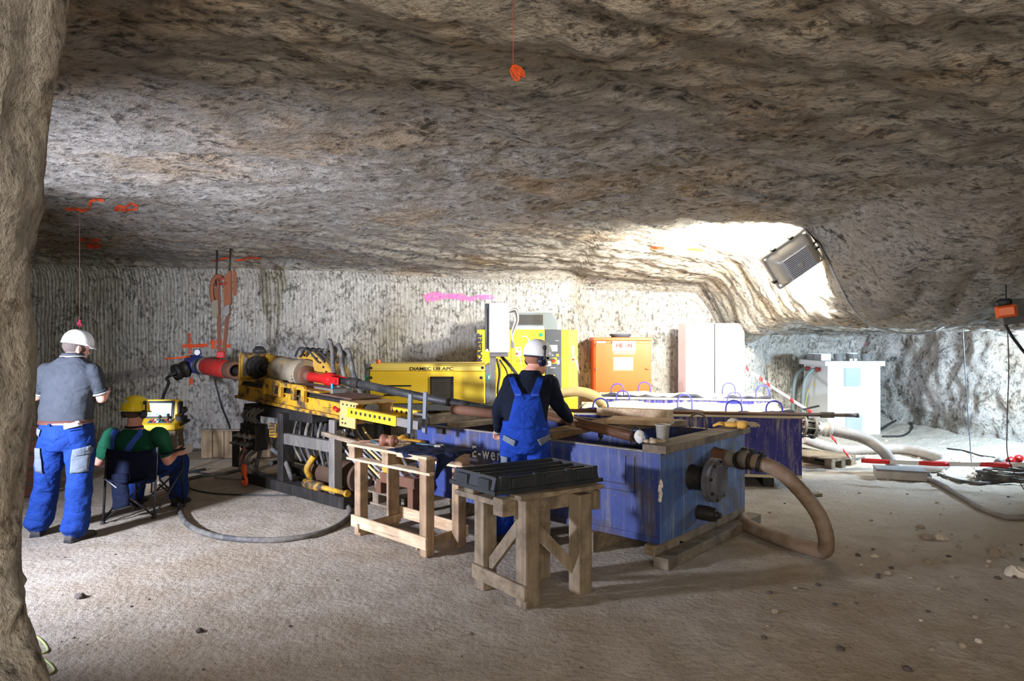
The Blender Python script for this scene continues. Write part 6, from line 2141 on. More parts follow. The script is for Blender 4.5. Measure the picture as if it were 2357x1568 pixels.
def shoe(root, ankle, heel_dir, mat, zsole=0.0):
    f = V((heel_dir[0], heel_dir[1], 0)).normalized()
    s = V((f.y, -f.x, 0))
    c = V((ankle.x, ankle.y, fz(ankle.x, ankle.y)))
    m = MB()
    R = Matrix((s, f, V((0, 0, 1)))).transposed()
    prof = [(-0.085, 0.034, 0.085), (-0.06, 0.040, 0.095), (0.0, 0.042, 0.090), (0.06, 0.045, 0.066), (0.12, 0.048, 0.056), (0.17, 0.040, 0.045), (0.195, 0.022, 0.035)]
    rings = []
    for (y, wd, h) in prof:
        rg = []
        for k in range(18):
            a = 2 * PI * k / 18
            x = wd * math.cos(a)
            z = 0.022 + (h - 0.022) * max(0, math.sin(a)) ** 0.8 if math.sin(a) >= 0 else 0.022
            rg.append(c + s * x + f * y + V((0, 0, z + 0.002)))
        rings.append(rg)
    m.loft(rings)
    up = m.build('shoe', mat, root, world=True)
    so = MB()
    rings = []
    for (y, wd, h) in prof:
        rings.append([c + s * (wd * 1.08 * math.cos(a)) + f * (y * 1.03) + V((0, 0, 0.001 + (0.022 if math.sin(a) > 0 else 0))) for a in [2 * PI * k / 18 + 0.02 for k in range(18)]])
    so.loft(rings)
    so.build('sole', M_BLACK, up, world=False) if False else so.build('sole', M_BLACK, up, world=True)


def earmuff(root, hc, s, f, u, k, mat, r=0.095, drop=0.0):
    c = hc + s * (k * r) - f * 0.012 - u * (0.012 + drop)
    m = MB().lathe(c - s * (k * 0.012), s * k, [(0, 0.036), (0.006, 0.042), (0.022, 0.042), (0.034, 0.034), (0.040, 0.018)], 22)
    o = m.build('earmuff', mat, root, world=True)
    MB().lathe(c - s * (k * 0.020), s * k, [(0, 0.034), (0.010, 0.038)], 20).build('ear_cushion', M_BLACK, o, world=True)
    MB().tube(catmull([c + s * (k * 0.03) + u * 0.01, c + s * (k * 0.032) + u * 0.06, c + s * (k * 0.020) + u * 0.105 + f * 0.005], 5), 0.008, 8).build('earmuff_arm', M_BLACK, o, world=True)
    MB().ell(c + s * (k * 0.018) + u * 0.112, (0.018, 0.02, 0.02)).build('earmuff_clip', M_BLACK, o, world=True)


def torso(mb, c_list, S, D, n=30, p=0.9):
    mb.loft([ring(c, S, D, w, d, n, p) for (c, w, d) in c_list])


def arm(mb, sh, el, wr, rs, bend=0.0):
    lerp_tube(mb, [sh, sh.lerp(el, 0.5), el], rs[0:3], 16, 5)
    lerp_tube(mb, [el, el.lerp(wr, 0.45), wr], rs[2:5], 16, 5)


S0, D0 = V((1, 0, 0)), V((0, 1, 0))

# ================================================================== the standing man in the grey polo shirt
Y1 = 5.85
man = thing('person', 'person standing in white helmet, grey polo shirt and blue work trousers, back turned', 'person', (-3.87, 5.88, 0))
neck = P(168, 822, Y1)
hd = P(176, 803, Y1 + 0.02)
hf = V((0.58, 0.80, -0.22)).normalized()
shL, shR = P(108, 856, Y1), P(214, 857, Y1)
elL, elR = P(84, 912, Y1 + 0.04), P(233, 916, Y1 + 0.06)
wrL, wrR = elL + V((0.16, 0.19, 0.05)), elR + V((-0.10, 0.22, 0.02))
hpL, hpR = P(122, 1006, Y1), P(182, 1006, Y1)
knL, knR = P(108, 1112, Y1 + 0.08), P(184, 1114, Y1 - 0.03)
anL, anR = P(90, 1208, Y1 + 0.12), P(173, 1222, Y1 - 0.04)
anL.z, anR.z = 0.075, 0.075
waist = P(152, 962, Y1)
chest = P(163, 880, Y1)
sho = P(163, 842, Y1)
b = MB()
torso(b, [(P(152, 1018, Y1), 0.155, 0.11), (P(152, 990, Y1), 0.17, 0.12), (waist, 0.165, 0.12), (P(158, 920, Y1), 0.17, 0.12), (chest, 0.185, 0.12), (sho, 0.17, 0.09), (P(166, 828, Y1), 0.09, 0.07), (neck, 0.062, 0.062)], S0, D0)
lerp_tube(b, [P(167, 832, Y1), P(170, 815, Y1), hd - V((0, 0, 0.05))], [0.062, 0.060, 0.060])
s1, f1, u1, R1 = head_parts(b, hd, hf)
arm(b, shL, elL, wrL, [0.060, 0.052, 0.042, 0.040, 0.029])
arm(b, shR, elR, wrR, [0.060, 0.055, 0.046, 0.044, 0.031])
hand(b, wrL, (wrL - elL), (0.3, 0.2, 1), (0.5, 0.5, 0.3), 0.5)
hand(b, wrR, (wrR - elR), (-0.3, 0.2, 1), (-0.5, 0.5, 0.3), 0.5)
for (hp, kn, an) in ((hpL, knL, anL), (hpR, knR, anR)):
    lerp_tube(b, [hp, hp.lerp(kn, 0.5), kn], [0.085, 0.075, 0.055])
    lerp_tube(b, [kn, kn.lerp(an, 0.4), an], [0.055, 0.056, 0.038])
b.build('body', M_SKIN, man, world=True, mods=remesh(0.0075, 4))
# polo shirt
M_POLO = mat_cloth('grey_polo', srgb(60, 64, 70), 0.9, 0.3, 0.6, 8)
sh_ = MB()
torso(sh_, [(P(151, 972, Y1), 0.206, 0.155), (P(152, 962, Y1), 0.210, 0.158), (P(153, 945, Y1), 0.214, 0.160), (P(157, 915, Y1), 0.212, 0.155), (P(161, 885, Y1), 0.222, 0.150), (P(162, 862, Y1), 0.222, 0.135), (P(163, 842, Y1), 0.200, 0.105),
            (P(165, 830, Y1), 0.135, 0.085), (P(167, 821, Y1), 0.082, 0.074)], S0, D0)
for (sh, el, k) in ((shL, elL, 0.72), (shR, elR, 0.70)):
    lerp_tube(sh_, [sh, sh.lerp(el, k * 0.5), sh.lerp(el, k)], [0.076, 0.075, 0.069])
polo = sh_.build('polo_shirt', M_POLO, man, world=True, mods=remesh(0.010, 6, _clouds, 0.022))
M_TRIM = mat_cloth('white_trim', srgb(220, 220, 220))
for (sh, el, k) in ((shL, elL, 0.72), (shR, elR, 0.70)):
    q = sh.lerp(el, k + 0.10)
    dq = (el - sh).normalized()
    MB().cyl(q - dq * 0.007, q + dq * 0.006, 0.0705, n=22).build('cuff_trim', M_TRIM, polo, world=True)
    MB().cyl(q - dq * 0.030, q - dq * 0.0075, 0.0715, n=22).build('cuff', M_POLO, polo, world=True)
cc = P(168, 820, Y1)
col_ = MB()
col_.loft([ring(cc + V((0, 0, 0.000)), S0, D0, 0.098, 0.088, 26, 1), ring(cc + V((0, 0, 0.022)), S0, D0, 0.086, 0.080, 26, 1), ring(cc + V((0, 0, 0.032)), S0, D0, 0.074, 0.074, 26, 1), ring(cc + V((0, 0, 0.010)), S0, D0, 0.070, 0.070, 26, 1)], caps=False)
col_.build('collar', M_POLO, polo, world=True)
MB().tube(ring(cc + V((0, 0, 0.001)), S0, D0, 0.099, 0.089, 26, 1), 0.0035, 6, closed=True).build('collar_trim', M_TRIM, polo, world=True)
# trousers
M_TROU = mat_cloth('royal_blue_twill', srgb(24, 54, 122), 0.85, 0.35, 0.9, 9)
M_GREYC = mat_cloth('grey_cordura', srgb(104, 112, 122), 0.85, 0.2, 0.4, 12)
tr = MB()
torso(tr, [(P(151, 1036, Y1), 0.165, 0.130), (P(152, 1018, Y1), 0.212, 0.165), (P(152, 995, Y1), 0.216, 0.165), (P(152, 978, Y1), 0.210, 0.155), (P(152, 969, Y1), 0.205, 0.152)], S0, D0)
for (hp, kn, an, kk) in ((hpL, knL, anL, 1), (hpR, knR, anR, 1)):
    lerp_tube(tr, [hp + V((0, 0, -0.03)), hp.lerp(kn, 0.55), kn, kn.lerp(an, 0.5), an + V((0, 0, 0.04))], [0.118, 0.112, 0.100, 0.098, 0.106], 20, 6)
    tr.ell(an + V((0, -0.005, 0.035)), (0.108, 0.118, 0.05))
trou = tr.build('trousers', M_TROU, man, world=True, mods=remesh(0.010, 6, _folds, 0.045))
BT = bvh_eval(trou)
blt = MB()
blt.loft([ring(P(152, 974, Y1), S0, D0, 0.214, 0.162, 40, 0.9), ring(P(152, 965, Y1), S0, D0, 0.212, 0.160, 40, 0.9), ring(P(152, 965, Y1), S0, D0, 0.200, 0.150, 40, 0.9), ring(P(152, 974, Y1), S0, D0, 0.202, 0.152, 40, 0.9)], caps=False)
belt = blt.build('belt', mat_plain('brown_leather', srgb(84, 52, 44), 0.4, 0, 0.2), man, world=True)
for px_ in (101, 143, 188):
    patch(man, 'belt_loop', M_TROU, BT, [(px_ - 3, 962), (px_ + 3, 962), (px_ + 3, 976), (px_ - 3, 976)], Y1, off=0.016, n=3, parent=trou)
patch(man, 'pocket_flap', M_GREYC, BT, [(98, 982), (118, 985), (113, 1001), (93, 992)], Y1, n=6, parent=trou)
patch(man, 'cargo_pocket', M_GREYC, BT, [(94, 1028), (110, 1028), (110, 1087), (91, 1083)], Y1, n=10, parent=trou)
patch(man, 'cargo_pocket', M_GREYC, BT, [(189, 1030), (217, 1024), (214, 1082), (184, 1083)], Y1, n=10, parent=trou)
patch(man, 'cargo_flap', M_GREYC, BT, [(192, 1036), (219, 1032), (217, 1042), (196, 1044)], Y1, off=0.026, n=8, parent=trou)
patch(man, 'pocket_seam', M_TROU, BT, [(182, 984), (206, 980), (207, 984), (183, 988)], Y1, off=0.012, n=6, parent=trou)
patch(man, 'paper_tag', M_PAPER, BT, [(175, 970), (202, 965), (203, 977), (177, 983)], Y1, off=0.028, th=0.002, n=4)
for an in (anL, anR):
    pass
shoe(man, anL + V((-0.02, 0.0, 0)), (-0.42, 0.9), mat_plain('dark_worn_shoe', srgb(52, 52, 54), 0.6, 0, 0.4, srgb(120, 110, 96)))
shoe(man, anR + V((0.005, 0.0, 0)), (0.22, 0.97), mat_plain('dark_worn_shoe_right', srgb(52, 52, 54), 0.6, 0, 0.4, srgb(120, 110, 96)))
# hair and helmet
hr = MB()
hr.ell(hd + u1 * 0.012 - f1 * 0.016, (0.082, 0.096, 0.072), R1, n=24, m=14)
hr.build('hair', mat_cloth('grey_short_hair', srgb(88, 78, 72), 0.8, 0.3, 0.3, 60), man, world=True)
M_HELM = mat_plain('white_helmet', srgb(228, 230, 234), 0.3, 0, 0.05, srgb(170, 170, 170), 8, 0.02)
hl = dome(hd + u1 * 0.055, s1, f1, u1, (0.104, 0.124, 0.112), None)
hel = hl.build('helmet', M_HELM, man, world=True)
MB().tube(ring(hd + u1 * 0.040, s1, f1, 0.082, 0.096, 30, 1), 0.004, 6, closed=True).build('helmet_strap', M_WHITE, hel, world=True)

# ================================================================== the seated man in the yellow helmet
Y2 = 6.62
sm = thing('person', 'person seated in a folding chair in yellow helmet, green shirt and blue dungarees', 'person', (-3.66, 6.75, 0))
hd = P(311, 950, Y2 + 0.03)
hf = V((0.30, 0.95, -0.06)).normalized()
nk = P(309, 975, Y2 + 0.02)
shL, shR = P(258, 1006, Y2), P(366, 1003, Y2)
elL, elR = P(226, 1062, Y2 + 0.05), P(386, 1060, Y2 + 0.10)
wrL, wrR = P(250, 1070, Y2 + 0.32), P(404, 1044, Y2 + 0.30)
pv = P(308, 1094, Y2 + 0.06)
hpL, hpR = pv + V((-0.10, 0.06, 0.02)), pv + V((0.10, 0.06, 0.02))
knL, knR = V((hpL.x - 0.10, Y2 + 0.52, 0.47)), V((hpR.x + 0.12, Y2 + 0.52, 0.47))
anL, anR = V((knL.x - 0.02, Y2 + 0.48, 0.08)), V((knR.x + 0.02, Y2 + 0.46, 0.08))
b = MB()
torso(b, [(pv - V((0, 0, 0.05)), 0.15, 0.12), (pv + V((0, 0, 0.05)), 0.165, 0.125), (P(308, 1060, Y2 + 0.02), 0.16, 0.12), (P(309, 1030, Y2), 0.18, 0.12), (P(310, 1008, Y2), 0.165, 0.095), (P(309, 992, Y2), 0.10, 0.075), (nk, 0.062, 0.062)], S0, D0)
lerp_tube(b, [P(309, 992, Y2), nk, hd - V((0, 0, 0.05))], [0.064, 0.060, 0.060])
s2, f2, u2, R2 = head_parts(b, hd, hf)
arm(b, shL, elL, wrL, [0.062, 0.056, 0.046, 0.043, 0.030])
arm(b, shR, elR, wrR, [0.064, 0.060, 0.050, 0.046, 0.031])
hand(b, wrL, (wrL - elL), (0.2, 0.3, -1), (1, 0.2, 0), 0.5)
hand(b, wrR, (0.55, 0.7, 0.12), (-0.5, 0.4, -0.4), (-0.2, 0.1, 1), 0.45)
for (hp, kn, an) in ((hpL, knL, anL), (hpR, knR, anR)):
    lerp_tube(b, [hp, hp.lerp(kn, 0.5), kn], [0.085, 0.075, 0.055])
    lerp_tube(b, [kn, kn.lerp(an, 0.4), an], [0.055, 0.054, 0.038])
b.build('body', M_SKIN, sm, world=True, mods=remesh(0.0075, 4))
M_GSHIRT = mat_cloth('dark_green_jersey', srgb(24, 78, 56), 0.9, 0.3, 0.6, 8)
g = MB()
torso(g, [(pv + V((0, 0, 0.05)), 0.185, 0.15), (P(308, 1060, Y2 + 0.02), 0.195, 0.148), (P(309, 1034, Y2), 0.212, 0.145), (P(310, 1012, Y2), 0.205, 0.122), (P(310, 999, Y2), 0.160, 0.098), (P(309, 990, Y2), 0.098, 0.080), (P(309, 986, Y2 + 0.01), 0.078, 0.072)], S0, D0)
for (sh, el, k) in ((shL, elL, 0.66), (shR, elR, 0.62)):
    lerp_tube(g, [sh, sh.lerp(el, k * 0.5), sh.lerp(el, k)], [0.090, 0.082, 0.072])
gs = g.build('t_shirt', M_GSHIRT, sm, world=True, mods=remesh(0.010, 5, _clouds, 0.022))
BG = bvh_eval(gs)
MB().tube(ring(P(309, 983, Y2 + 0.012), S0, D0, 0.074, 0.068, 26, 1), 0.012, 8, closed=True).build('neck_band', M_NAVYCLOTH, gs, world=True)
M_DNG = mat_cloth('navy_dungarees', srgb(28, 52, 112), 0.9, 0.35, 0.8, 9)
M_STRAP = mat_cloth('blue_strap', srgb(62, 92, 176), 0.85, 0.2, 0.3, 12)
tr = MB()
torso(tr, [(pv - V((0, 0, 0.06)), 0.185, 0.155), (pv + V((0, 0, 0.02)), 0.205, 0.168), (pv + V((0, 0, 0.10)), 0.20, 0.165)], S0, D0)
for (hp, kn, an) in ((hpL, knL, anL), (hpR, knR, anR)):
    lerp_tube(tr, [hp, hp.lerp(kn, 0.5), kn, kn.lerp(an, 0.5), an + V((0, 0, 0.02))], [0.115, 0.105, 0.09, 0.088, 0.092], 20, 6)
dg_ = tr.build('dungarees', M_DNG, sm, world=True, mods=remesh(0.010, 5, _folds, 0.03))
patch(sm, 'brace_strap', M_STRAP, BG, [(266, 988), (277, 988), (281, 1035), (269, 1035)], Y2, n=10, off=0.016, parent=dg_)
patch(sm, 'brace_strap', M_STRAP, BG, [(332, 984), (344, 986), (317, 1040), (303, 1036)], Y2, n=10, off=0.016, parent=dg_)
for an in (anL, anR):
    shoe(sm, an, (0.05, 1), mat_plain('black_shoe', srgb(36, 36, 38), 0.6, 0, 0.3))
hr = MB()
hr.ell(hd + u2 * 0.012 - f2 * 0.016, (0.081, 0.095, 0.075), R2, n=24, m=14)
hr.build('hair', mat_cloth('brown_short_hair', srgb(92, 70, 58), 0.8, 0.3, 0.3, 60), sm, world=True)
M_YH = mat_plain('yellow_helmet', srgb(232, 202, 30), 0.3, 0, 0.08, srgb(190, 160, 40), 6, 0.02)
hl = dome(hd + u2 * 0.038, s2, f2, u2, (0.118, 0.136, 0.132), None)
hel = hl.build('helmet', M_YH, sm, world=True)
bh_ = bvh_eval(hel)
rows = drape(bh_, [P(297, 920, Y2), P(303, 920, Y2), P(303, 927, Y2), P(297, 927, Y2)], 4, 4, (0, 1, 0), 0.002)
MB().grid(rows).build('round_sticker', mat_plain('pale_sticker', srgb(200, 206, 214), 0.5, 0, 0), hel, world=True)
rows = drape(bh_, [P(288, 942, Y2), P(306, 943, Y2), P(306, 947, Y2), P(288, 946, Y2)], 6, 3, (0, 1, 0), 0.002)
MB().grid(rows).build('name_strip', mat_plain('pale_strip', srgb(236, 226, 150), 0.5, 0, 0), hel, world=True)
MB().tube(ring(hd + u2 * 0.008 - f2 * 0.01, s2, f2, 0.086, 0.102, 30, 1), 0.011, 6, closed=True).build('helmet_band', M_BLACK, hel, world=True)
M_MUFF = mat_plain('dark_blue_muff', srgb(26, 32, 56), 0.35, 0, 0.1)
earmuff(sm, hd, s2, f2, u2, 1, M_MUFF, 0.110)
earmuff(sm, hd, s2, f2, u2, -1, M_MUFF, 0.110)

# round pale lid held by the seated man
pl_ = wrR + V((0.085, 0.09, 0.035))
solo('round_lid', MB().lathe(pl_, (0.25, -0.95, 0.15), [(0, 0.044), (0.002, 0.047), (0.006, 0.047), (0.008, 0.044)], 28), mat_plain('pale_lid', srgb(176, 172, 166), 0.4, 0, 0.05),
     'pale round lid in the right hand of the seated man', 'lid')

# ================================================================== folding chair
fc = thing('camping_chair', 'dark navy folding camping chair with crossed grey tubes under the seated man', 'chair', (-3.63, 6.6, 0))
M_TUBE = mat_plain('grey_chair_tube', srgb(96, 98, 104), 0.35, 0.5, 0.1)
M_DTUBE = mat_plain('black_chair_tube', srgb(34, 34, 36), 0.4, 0.3, 0.1)
bl, brr = G(237, 1206), G(354, 1194)
bl.z = fz(bl.x, bl.y); brr.z = fz(brr.x, brr.y)
fl_, fr_ = V((bl.x + 0.03, bl.y + 0.52, 0.0)), V((brr.x + 0.05, brr.y + 0.48, 0.0))
tlb, trb = P(246, 1040, Y2 - 0.17), P(362, 1030, Y2 - 0.17)
for (a, c, mt_) in ((bl, tlb, M_DTUBE), (brr, trb, M_TUBE)):
    MB().cyl(a, c, 0.011, n=10).build('rear_leg', mt_, fc, world=True)
MB().cyl(fl_, V((fl_.x, fl_.y - 0.02, 0.60)), 0.011, n=10).build('front_leg', M_DTUBE, fc, world=True)
MB().cyl(fr_, V((fr_.x, fr_.y - 0.02, 0.60)), 0.011, n=10).build('front_leg', M_DTUBE, fc, world=True)
sl_, sr_ = V((bl.x, bl.y, 0.42)), V((brr.x, brr.y, 0.42))
for (a, c, mt_) in ((bl, sr_, M_DTUBE), (brr, sl_, M_TUBE), (fl_, V((fr_.x, fr_.y, 0.42)), M_DTUBE), (fr_, V((fl_.x, fl_.y, 0.42)), M_DTUBE),
                    (bl, V((fl_.x, fl_.y, 0.42)), M_DTUBE), (brr, V((fr_.x, fr_.y, 0.40)), M_TUBE), (fl_, sl_, M_DTUBE), (fr_, sr_, M_DTUBE)):
    MB().cyl(a + V((0, 0.014, 0.02)), c + V((0, 0.014, 0)), 0.009, n=8).build('cross_tube', mt_, fc, world=True)
for q in (bl, brr, fl_, fr_):
    MB().lathe(q, (0, 0, 1), [(0, 0.022), (0.012, 0.022), (0.03, 0.014)], 12).build('rubber_foot', M_BLACK, fc, world=True)
M_CHC = mat_cloth('navy_chair_cloth', srgb(18, 24, 44), 0.85, 0.4, 0.6, 8)
rows = []
for i in range(13):
    row = []
    for j in range(11):
        s, t = i / 12, j / 10
        x = tlb.x + (trb.x - tlb.x) * s
        z = 0.68 - 0.30 * t - 0.03 * math.sin(PI * s) * (1 - t)
        y = Y2 - 0.175 - 0.02 * math.sin(PI * s) - 0.02 * t + 0.012 * mnoise.noise(V((s * 5, t * 4, 2)))
        row.append(V((x, y, z)))
    rows.append(row)
MB().grid(rows).build('backrest', M_CHC, fc, world=True, mods=(('SOLIDIFY', dict(thickness=0.012)),))
rows = []
for i in range(13):
    row = []
    for j in range(11):
        s, t = i / 12, j / 10
        row.append(V((bl.x + 0.01 + (brr.x - bl.x - 0.02) * s, bl.y + 0.02 + 0.46 * t, 0.41 - 0.06 * math.sin(PI * s) * math.sin(PI * (0.2 + 0.7 * t)))))
    rows.append(row)
MB().grid(rows).build('seat', M_CHC, fc, world=True, mods=(('SOLIDIFY', dict(thickness=0.010)),))
# storage bag hanging behind the backrest
rows = []
for i in range(9):
    row = []
    for j in range(13):
        s, t = i / 8, j / 12
        row.append(V((bl.x + 0.03 + 0.16 * s + 0.02 * t, Y2 - 0.22 - 0.02 * math.sin(PI * s) + 0.015 * mnoise.noise(V((s * 4, t * 6, 8))), 0.45 - 0.34 * t + 0.04 * s * t)))
    rows.append(row)
MB().grid(rows).build('carry_bag', M_CHC, fc, world=True, mods=(('SOLIDIFY', dict(thickness=0.016)),))
for (x, y0) in ((tlb.x, Y2 - 0.17), (trb.x, Y2 - 0.17)):
    MB().beam((x, y0 + 0.02, 0.605), (x, y0 + 0.50, 0.60), 0.06, 0.012).build('armrest', M_CHC, fc, 0.003, world=True)
MB().beam(P(362, 1095, Y2 - 0.16), P(364, 1115, Y2 - 0.16), 0.02, 0.004, (0, 1, 0)).build('white_tag', M_PAPER, fc, world=True)

# ================================================================== the man at the tank
Y3 = 5.66
mn = thing('person', 'person at the blue tank in white helmet with earmuffs, navy jumper and blue dungarees', 'person', (0.08, 5.68, 0))
hd = P(1236, 828, Y3 + 0.03)
hf = V((0.88, 0.46, -0.12)).normalized()
nk = P(1222, 858, Y3)
shL, shR = P(1178, 882, Y3), P(1264, 884, Y3)
elL, elR = P(1150, 942, Y3 + 0.06), P(1284, 930, Y3 + 0.08)
wrL, wrR = P(1146, 992, Y3 + 0.36), P(1312, 966, Y3 + 0.38)
pv = P(1208, 1012, Y3)
hpL, hpR = P(1182, 1022, Y3), P(1236, 1022, Y3)
knL, knR = P(1168, 1124, Y3 + 0.04), P(1244, 1126, Y3 + 0.02)
anL, anR = P(1156, 1222, Y3 + 0.14), P(1240, 1222, Y3 + 0.02)
anL.z = anR.z = 0.08
b = MB()
torso(b, [(P(1208, 1030, Y3), 0.15, 0.11), (pv, 0.17, 0.12), (P(1208, 975, Y3), 0.155, 0.115), (P(1210, 935, Y3), 0.165, 0.12), (P(1215, 905, Y3), 0.18, 0.12), (P(1219, 882, Y3), 0.165, 0.09), (P(1221, 868, Y3), 0.09, 0.07), (nk, 0.062, 0.062)], S0, D0)
lerp_tube(b, [P(1221, 870, Y3), nk, hd - V((0, 0, 0.05))], [0.064, 0.062, 0.060])
s3, f3, u3, R3 = head_parts(b, hd, hf)
arm(b, shL, elL, wrL, [0.060, 0.052, 0.042, 0.038, 0.028])
arm(b, shR, elR, wrR, [0.060, 0.052, 0.042, 0.038, 0.028])
hand(b, wrL, (-0.1, 0.75, -0.35), (0.0, -0.3, -1), (1, 0.1, 0), 0.55)
hand(b, wrR, (0.45, 0.75, -0.22), (0.0, -0.2, -1), (-1, 0.2, 0.1), 0.55)
for (hp, kn, an) in ((hpL, knL, anL), (hpR, knR, anR)):
    lerp_tube(b, [hp, hp.lerp(kn, 0.5), kn], [0.085, 0.075, 0.055])
    lerp_tube(b, [kn, kn.lerp(an, 0.4), an], [0.055, 0.054, 0.038])
b.build('body', M_SKIN, mn, world=True, mods=remesh(0.0075, 4))
M_JUMP = mat_cloth('black_navy_jumper', srgb(18, 24, 38), 0.9, 0.3, 0.6, 8)
g = MB()
torso(g, [(P(1208, 985, Y3), 0.178, 0.142), (P(1209, 950, Y3), 0.186, 0.148), (P(1213, 915, Y3), 0.200, 0.148), (P(1217, 893, Y3), 0.205, 0.128), (P(1219, 876, Y3), 0.165, 0.100), (P(1221, 864, Y3), 0.098, 0.082), (P(1221, 852, Y3), 0.074, 0.072)], S0, D0)
for (sh, el, wr) in ((shL, elL, wrL), (shR, elR, wrR)):
    lerp_tube(g, [sh, sh.lerp(el, 0.5), el], [0.082, 0.074, 0.064])
    lerp_tube(g, [el, el.lerp(wr, 0.5), el.lerp(wr, 0.93)], [0.064, 0.056, 0.042])
jm = g.build('jumper', M_JUMP, mn, world=True, mods=remesh(0.010, 5, _clouds, 0.024))
BJ = bvh_eval(jm)
for (el, wr) in ((elL, wrL), (elR, wrR)):
    q, dq = el.lerp(wr, 0.96), (wr - el).normalized()
    MB().cyl(q - dq * 0.012, q + dq * 0.018, 0.037, n=18).build('pale_cuff', mat_cloth('pale_cuff', srgb(176, 180, 182)), jm, world=True)
M_DUN = mat_cloth('blue_dungarees', srgb(24, 58, 148), 0.85, 0.35, 0.9, 9)
tr = MB()
torso(tr, [(P(1208, 1042, Y3), 0.16, 0.125), (P(1208, 1024, Y3), 0.202, 0.162), (P(1208, 1002, Y3), 0.208, 0.165), (P(1208, 980, Y3), 0.198, 0.160), (P(1208, 966, Y3), 0.192, 0.157)], S0, D0)
for (hp, kn, an) in ((hpL, knL, anL), (hpR, knR, anR)):
    lerp_tube(tr, [hp + V((0, 0, -0.02)), hp.lerp(kn, 0.55), kn, kn.lerp(an, 0.5), an + V((0, 0, 0.04))], [0.112, 0.105, 0.094, 0.09, 0.096], 20, 6)
dn = tr.build('dungarees', M_DUN, mn, world=True, mods=remesh(0.010, 5, _folds, 0.036))
BD = bvh_eval(dn)
# back panel and braces
patch(mn, 'back_panel', M_DUN, BJ, [(1186, 904), (1240, 904), (1258, 985), (1166, 985)], Y3, off=0.020, n=16, parent=dn)
patch(mn, 'brace_strap', M_DUN, BJ, [(1170, 868), (1183, 866), (1208, 916), (1186, 910)], Y3, off=0.024, n=12, parent=dn)
patch(mn, 'brace_strap', M_DUN, BJ, [(1237, 866), (1250, 869), (1238, 910), (1214, 918)], Y3, off=0.024, n=12, parent=dn)
patch(mn, 'strap_stitching', M_STRAP, BJ, [(1185, 904), (1200, 904), (1200, 907), (1186, 907)], Y3, off=0.032, n=4, parent=dn)
patch(mn, 'strap_stitching', M_STRAP, BJ, [(1222, 905), (1240, 904), (1240, 907), (1223, 908)], Y3, off=0.032, n=4, parent=dn)
patch(mn, 'pocket_flap', M_GREYC, BD, [(1160, 997), (1187, 1008), (1183, 1021), (1157, 1009)], Y3, off=0.016, n=8, parent=dn)
patch(mn, 'pocket_flap', M_GREYC, BD, [(1235, 1006), (1265, 996), (1267, 1009), (1242, 1020)], Y3, off=0.016, n=8, parent=dn)
patch(mn, 'cargo_pocket', M_GREYC, BD, [(1153, 1046), (1168, 1048), (1167, 1090), (1152, 1090)], Y3, off=0.016, n=8, parent=dn)
for an in (anL, anR):
    shoe(mn, an, (-0.25 if an is anL else 0.1, 0.97), mat_plain('black_work_shoe', srgb(40, 40, 42), 0.6, 0, 0.4, srgb(120, 112, 100)))
hr = MB()
hr.ell(hd + u3 * 0.012 - f3 * 0.016, (0.080, 0.094, 0.072), R3, n=24, m=14)
hr.build('hair', mat_cloth('reddish_short_hair', srgb(150, 104, 84), 0.8, 0.3, 0.3, 60), mn, world=True)
hl = dome(hd + u3 * 0.050, s3, f3, u3, (0.108, 0.126, 0.122), None)
hel = hl.build('helmet', M_HELM, mn, world=True)
MB().tube(ring(hd + u3 * 0.022 - f3 * 0.01, s3, f3, 0.084, 0.100, 30, 1), 0.010, 6, closed=True).build('helmet_band', M_BLACK, hel, world=True)
earmuff(mn, hd, s3, f3, u3, 1, M_MUFF, 0.108)
earmuff(mn, hd, s3, f3, u3, -1, M_MUFF, 0.108)
# ------------------------------------------------------------------ hoses and cables on the floor
def floor_line(name, pix, r, mat, label, cat='hose', group=None, lift=None, n=10, seg=8):
    """pix: list of (px,py) on the floor, or world Vectors for lifted points"""
    pts = []
    for q in pix:
        if isinstance(q, Vector):
            pts.append(q)
        else:
            g = G(q[0], q[1], r)
            pts.append(V((g.x, g.y, fz(g.x, g.y) + r * 0.8)))
    return solo(name, MB().tube(catmull(pts, seg), r, n), mat, label, cat, group)


GH = 'hoses lying on the floor in front of the drill rig'
floor_line('hydraulic_hose', [(418, 1112), (414, 1150), (418, 1185), (440, 1213), (490, 1232), (560, 1240), (640, 1241), (720, 1230), (775, 1210), (805, 1185), (800, 1163), (765, 1142), (715, 1116), (680, 1092), V((-2.45, 7.60, 0.16)), V((-2.58, 7.72, 0.36)), V((-2.75, 7.80, 0.46))],
           0.026, M_DUSTY, 'thick dusty black hose making a wide loop on the open floor', 'hose', GH, n=12)
floor_line('hydraulic_hose', [(424, 1103), (470, 1095), (520, 1089), (565, 1076), (590, 1056), V((-3.02, 8.05, 0.20)), V((-2.95, 8.00, 0.42))], 0.022, M_DUSTY, 'dusty hose running left from the rig to the console', 'hose', GH)
floor_line('hydraulic_hose', [(496, 1097), (560, 1100), (620, 1101), (680, 1097), (730, 1112), (790, 1128), (850, 1128), (905, 1120), (955, 1122)], 0.020, M_GREYHOSE, 'grey hose lying straight across behind the loop towards the pallet table', 'hose', GH)
floor_line('cable', [(426, 1113), (446, 1127), (500, 1136), (600, 1139), (675, 1138), (720, 1128), (752, 1126)], 0.009, M_BLACK, 'thin black cable lying across the inside of the hose loop', 'cable', GH)
floor_line('hydraulic_hose', [V((-2.75, 7.78, 0.30)), (660, 1058), (710, 1064), (770, 1072), (815, 1076), (850, 1086)], 0.024, M_BLACK, 'thick black hose running right along the foot of the rig', 'hose', GH)
floor_line('cable', [(424, 1037), (470, 1036), (520, 1034), (556, 1040)], 0.010, M_BLACK, 'thin black cable at the foot of the back wall by the plank box', 'cable', GH)
